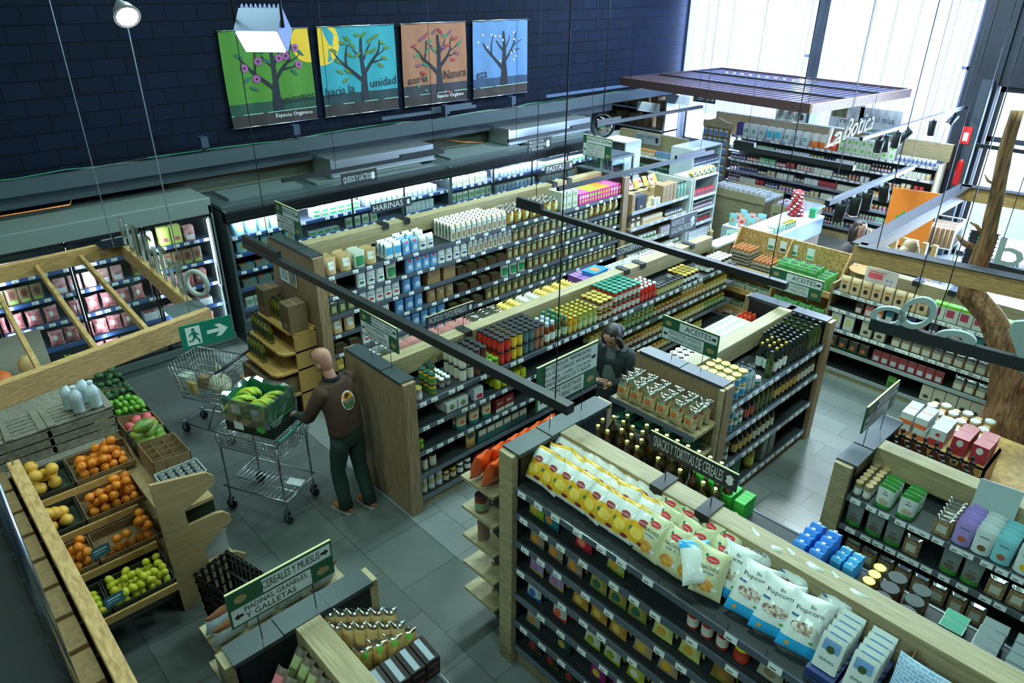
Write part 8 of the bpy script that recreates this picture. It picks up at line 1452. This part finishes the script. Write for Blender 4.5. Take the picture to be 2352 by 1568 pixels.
# employee: faces -y local; rz turns him towards the trolley
J = dict(pelvis=V(0, 0, .92), waist=V(0, -.01, 1.08), hem=V(0, 0, .93), chest=V(0, -.07, 1.32), neckb=V(0, -.11, 1.44), neck=V(0, -.13, 1.47), head=V(0, -.185, 1.565), tilt=.35, turn=.1,
 shL=V(.17, -.08, 1.38), elL=V(.25, -.2, 1.12), wrL=V(.2, -.42, 1.04), hdL=V(.18, -.49, 1.03), shR=V(-.17, -.08, 1.38), elR=V(-.24, -.22, 1.12), wrR=V(-.16, -.42, 1.06), hdR=V(-.13, -.49, 1.06),
 hipL=V(.09, 0, .86), knL=V(.10, -.07, .48), anL=V(.10, -.02, .09), hipR=V(-.09, 0, .86), knR=V(-.10, .02, .48), anR=V(-.09, .12, .09), ftL=0, ftR=-.1)
def h_bald(r, X):
    part('hair_stubble', MB().lathe([(.079, -.02), (.081, .03), (.079, .06)], 18, caps=False, xf=lambda v: X @ Vector((v.x * 1.0, abs(v.y) * 1.23 if v.y > -.02 else v.y * .2, v.z + .03))), M((120, 104, 96), .8), r) if False else None
    part('glasses', MB().tube([X @ V(-.07, -.05, .115), X @ V(-.03, -.085, .125), X @ V(.03, -.085, .125), X @ V(.07, -.05, .115)], .006, 6).tube([X @ V(.07, -.05, .115), X @ V(.083, .03, .06)], .003, 5).tube([X @ V(-.07, -.05, .115), X @ V(-.083, .03, .06)], .003, 5), BLACK, r)
def ex_man(r, X, J):
    part('collar', MB().lathe([(.075, 0), (.085, .03), (.07, .05)], 16, c=(0, -.115, 1.43), caps=False), M((22, 30, 34), .8), r)
    lg = MB()
    def bk_(x, z): return (x, .058 + .02 * math.cos(x * 6) + (1.3 - z) * .0, z)
    n = 20; ring = lambda rx, rz, m, o: lg.poly([(rx * math.cos(2 * PI * k / n), .075 + o, 1.27 + rz * math.sin(2 * PI * k / n)) for k in reversed(range(n))], m)
    ring(.075, .09, 0, .0); lg.poly([(x, .0765, z) for x, z in ((.068, 1.27), (.05, 1.325), (0, 1.35), (-.05, 1.325), (-.068, 1.27))][::-1], 1); lg.poly([(x, .0765, z) for x, z in ((.068, 1.262), (-.068, 1.262), (-.05, 1.205), (0, 1.185), (.05, 1.205))][::-1], 2)
    lg.add([(.062, .078, 1.248), (-.062, .078, 1.248), (-.062, .078, 1.285), (.062, .078, 1.285)], [(0, 1, 2, 3)], 3); lg.text('Espacio', 0, 0, .1, .016, 0, 0, fn=lambda p: V(.05 - p[0], .079, 1.27 + p[2] - .0)); lg.text('Orgánico', 0, 0, .1, .016, 0, 0, fn=lambda p: V(.05 - p[0], .079, 1.252 + p[2]))
    lg.xform(lambda v: Matrix.Translation((0, -.005 + (1.27 - v.z) * .28, 0)) @ v)
    part('back_logo', lg, [LW, M((230, 140, 30)), M((70, 96, 50)), M((60, 44, 30))], r)
    part('gloves', MB().ball(tuple(J['hdL']), (.042, .05, .03), 10, 7).ball(tuple(J['hdR']), (.042, .05, .03), 10, 7), M((80, 96, 104), .7), r)
BRSH = mottled('brown_jersey', (58, 38, 26), (70, 46, 32), 20, .9); GTR = M((22, 46, 38), .85)
person('bald man in brown staff shirt with round logo, leaning on trolley', (-5.12, 2.70, 0), -A90 + .38 - .12, J, dict(skin=M((176, 122, 104), .5), top=BRSH, topname='shirt', long=False, under=M((30, 46, 44), .8), legs=GTR, shoe=[M((150, 84, 50), .7), M((160, 150, 140), .6)], wr=.185, cr=.195, hr=.185), h_bald, ex_man)
J2 = dict(pelvis=V(0, 0, .88), waist=V(0, 0, 1.02), hem=V(0, 0, .72), chest=V(0, -.01, 1.24), neckb=V(0, -.02, 1.36), neck=V(0, -.03, 1.40), head=V(0, -.08, 1.49), tilt=.6, turn=-.1,
 shL=V(.16, 0, 1.31), elL=V(.21, -.03, 1.04), wrL=V(.08, -.22, 1.04), hdL=V(.045, -.26, 1.06), shR=V(-.16, 0, 1.31), elR=V(-.21, -.03, 1.04), wrR=V(-.08, -.22, 1.04), hdR=V(-.045, -.26, 1.06),
 hipL=V(.08, 0, .82), knL=V(.09, -.02, .46), anL=V(.1, 0, .09), hipR=V(-.08, 0, .82), knR=V(-.09, .0, .46), anR=V(-.1, .04, .09), palmL=(1, 0, 0), palmR=(-1, 0, 0))
HB = M((34, 28, 26), .5)
def h_long(ln, mat=HB, w_=1.0):
    def f(r, X):
        m = MB(); m.lathe([(.001, .135), (.05, .125), (.078, .09), (.088, .04), (.088, -.02), (.08, -.06)], 18, caps=False, xf=lambda v: X @ Vector((v.x * w_, (v.y * 1.25 + .012) if v.y > -.045 else -.045 - (abs(v.y) - .045) * (.9 if v.z > .055 else -.3), v.z + .035)))
        for s in (-1, 1): m.tube([X @ V(s * .07, -.03, .09), X @ V(s * .092, -.02, .02), X @ V(s * .095, -.03, -.06), X @ V(s * .08, -.03, -ln)], [.02, .03, .032, .012], 8)
        m.tube([X @ V(0, .08, .06), X @ V(0, .10, -.02), X @ V(0, .1, -ln)], [.06, .075, .03], 10); part('hair', m, mat, r)
    return f
def ex_cust(r, X, J):
    part('sweater', MB().add(*skinned('s', [(V(0, -.06, .86), (.1, .085)), (V(0, -.07, 1.1), (.1, .085)), (V(0, -.06, 1.33), (.09, .07)), (V(0, -.045, 1.39), (.06, .055))], [(0, 1), (1, 2), (2, 3)], None), 0, True), M((84, 92, 92), .9), r)
person('woman with short dark hair in black coat reading a small jar', (-3.98, 5.22, 0), .25, J2, dict(skin=M((190, 140, 120), .5), top=M((24, 34, 38), .8), topname='coat', long=True, legs=M((34, 40, 46), .8), shoe=[M((30, 30, 32)), M((60, 60, 60))]), h_long(.12), ex_cust)
cj = jar('held_jar', 'jar', .034, .06, M((40, 40, 44)), K_, M((70, 66, 60)))
cw = Matrix.Translation((-3.98, 5.22, 0)) @ Matrix.Rotation(.25, 4, 'Z') @ V(0, -.315, 1.03); place(cj, cw, 0, 'small dark jar held by the woman in the black coat')
J3 = {k: (v.copy() if isinstance(v, Vector) else v) for k, v in J2.items()}; J3.update(tilt=.1, head=V(0, -.02, 1.53), elL=V(.22, -.05, 1.08), elR=V(-.22, -.05, 1.08), wrL=V(.15, -.25, 1.12), hdL=V(.13, -.31, 1.13), wrR=V(-.15, -.25, 1.12), hdR=V(-.13, -.31, 1.13), palmL=(0, 0, 1), palmR=(0, 0, 1))
def ex_gl(r, X, J): part('glasses', MB().tube([X @ V(.028 + .02 * math.cos(t * PI / 5), -.098, .028 + .016 * math.sin(t * PI / 5)) for t in range(10)], .002, 5, closed=True).tube([X @ V(-.028 + .02 * math.cos(t * PI / 5), -.098, .028 + .016 * math.sin(t * PI / 5)) for t in range(10)], .002, 5, closed=True), STEEL, r)
person('cashier with long brown hair and glasses in grey-brown jumper', (-3.72, 10.3, 0), A90 * .75, J3, dict(skin=M((190, 140, 120), .5), top=M((76, 70, 74), .9), topname='jumper', long=True, legs=M((34, 40, 50), .8), shoe=[M((30, 30, 32)), M((60, 60, 60))]), h_long(.26, M((50, 36, 34), .5)), ex_gl)
person('fair-haired shopper in navy coat behind the hanging pine beam', (-2.9, 9.95, 0), PI * .9, J3, dict(skin=M((190, 140, 120), .5), top=M((36, 44, 66), .85), topname='coat', long=True, legs=M((34, 40, 60), .8), shoe=[M((30, 30, 32)), M((60, 60, 60))]), h_long(.14, M((176, 150, 120), .6)), lambda *a: None)
# wires down to the pergola and tracks
for i, (x, y, z0) in enumerate(((-9.3, 2.03, 2.2), (-9.3, 2.9, 2.2), (-9.3, 1.1, 2.2))): pass
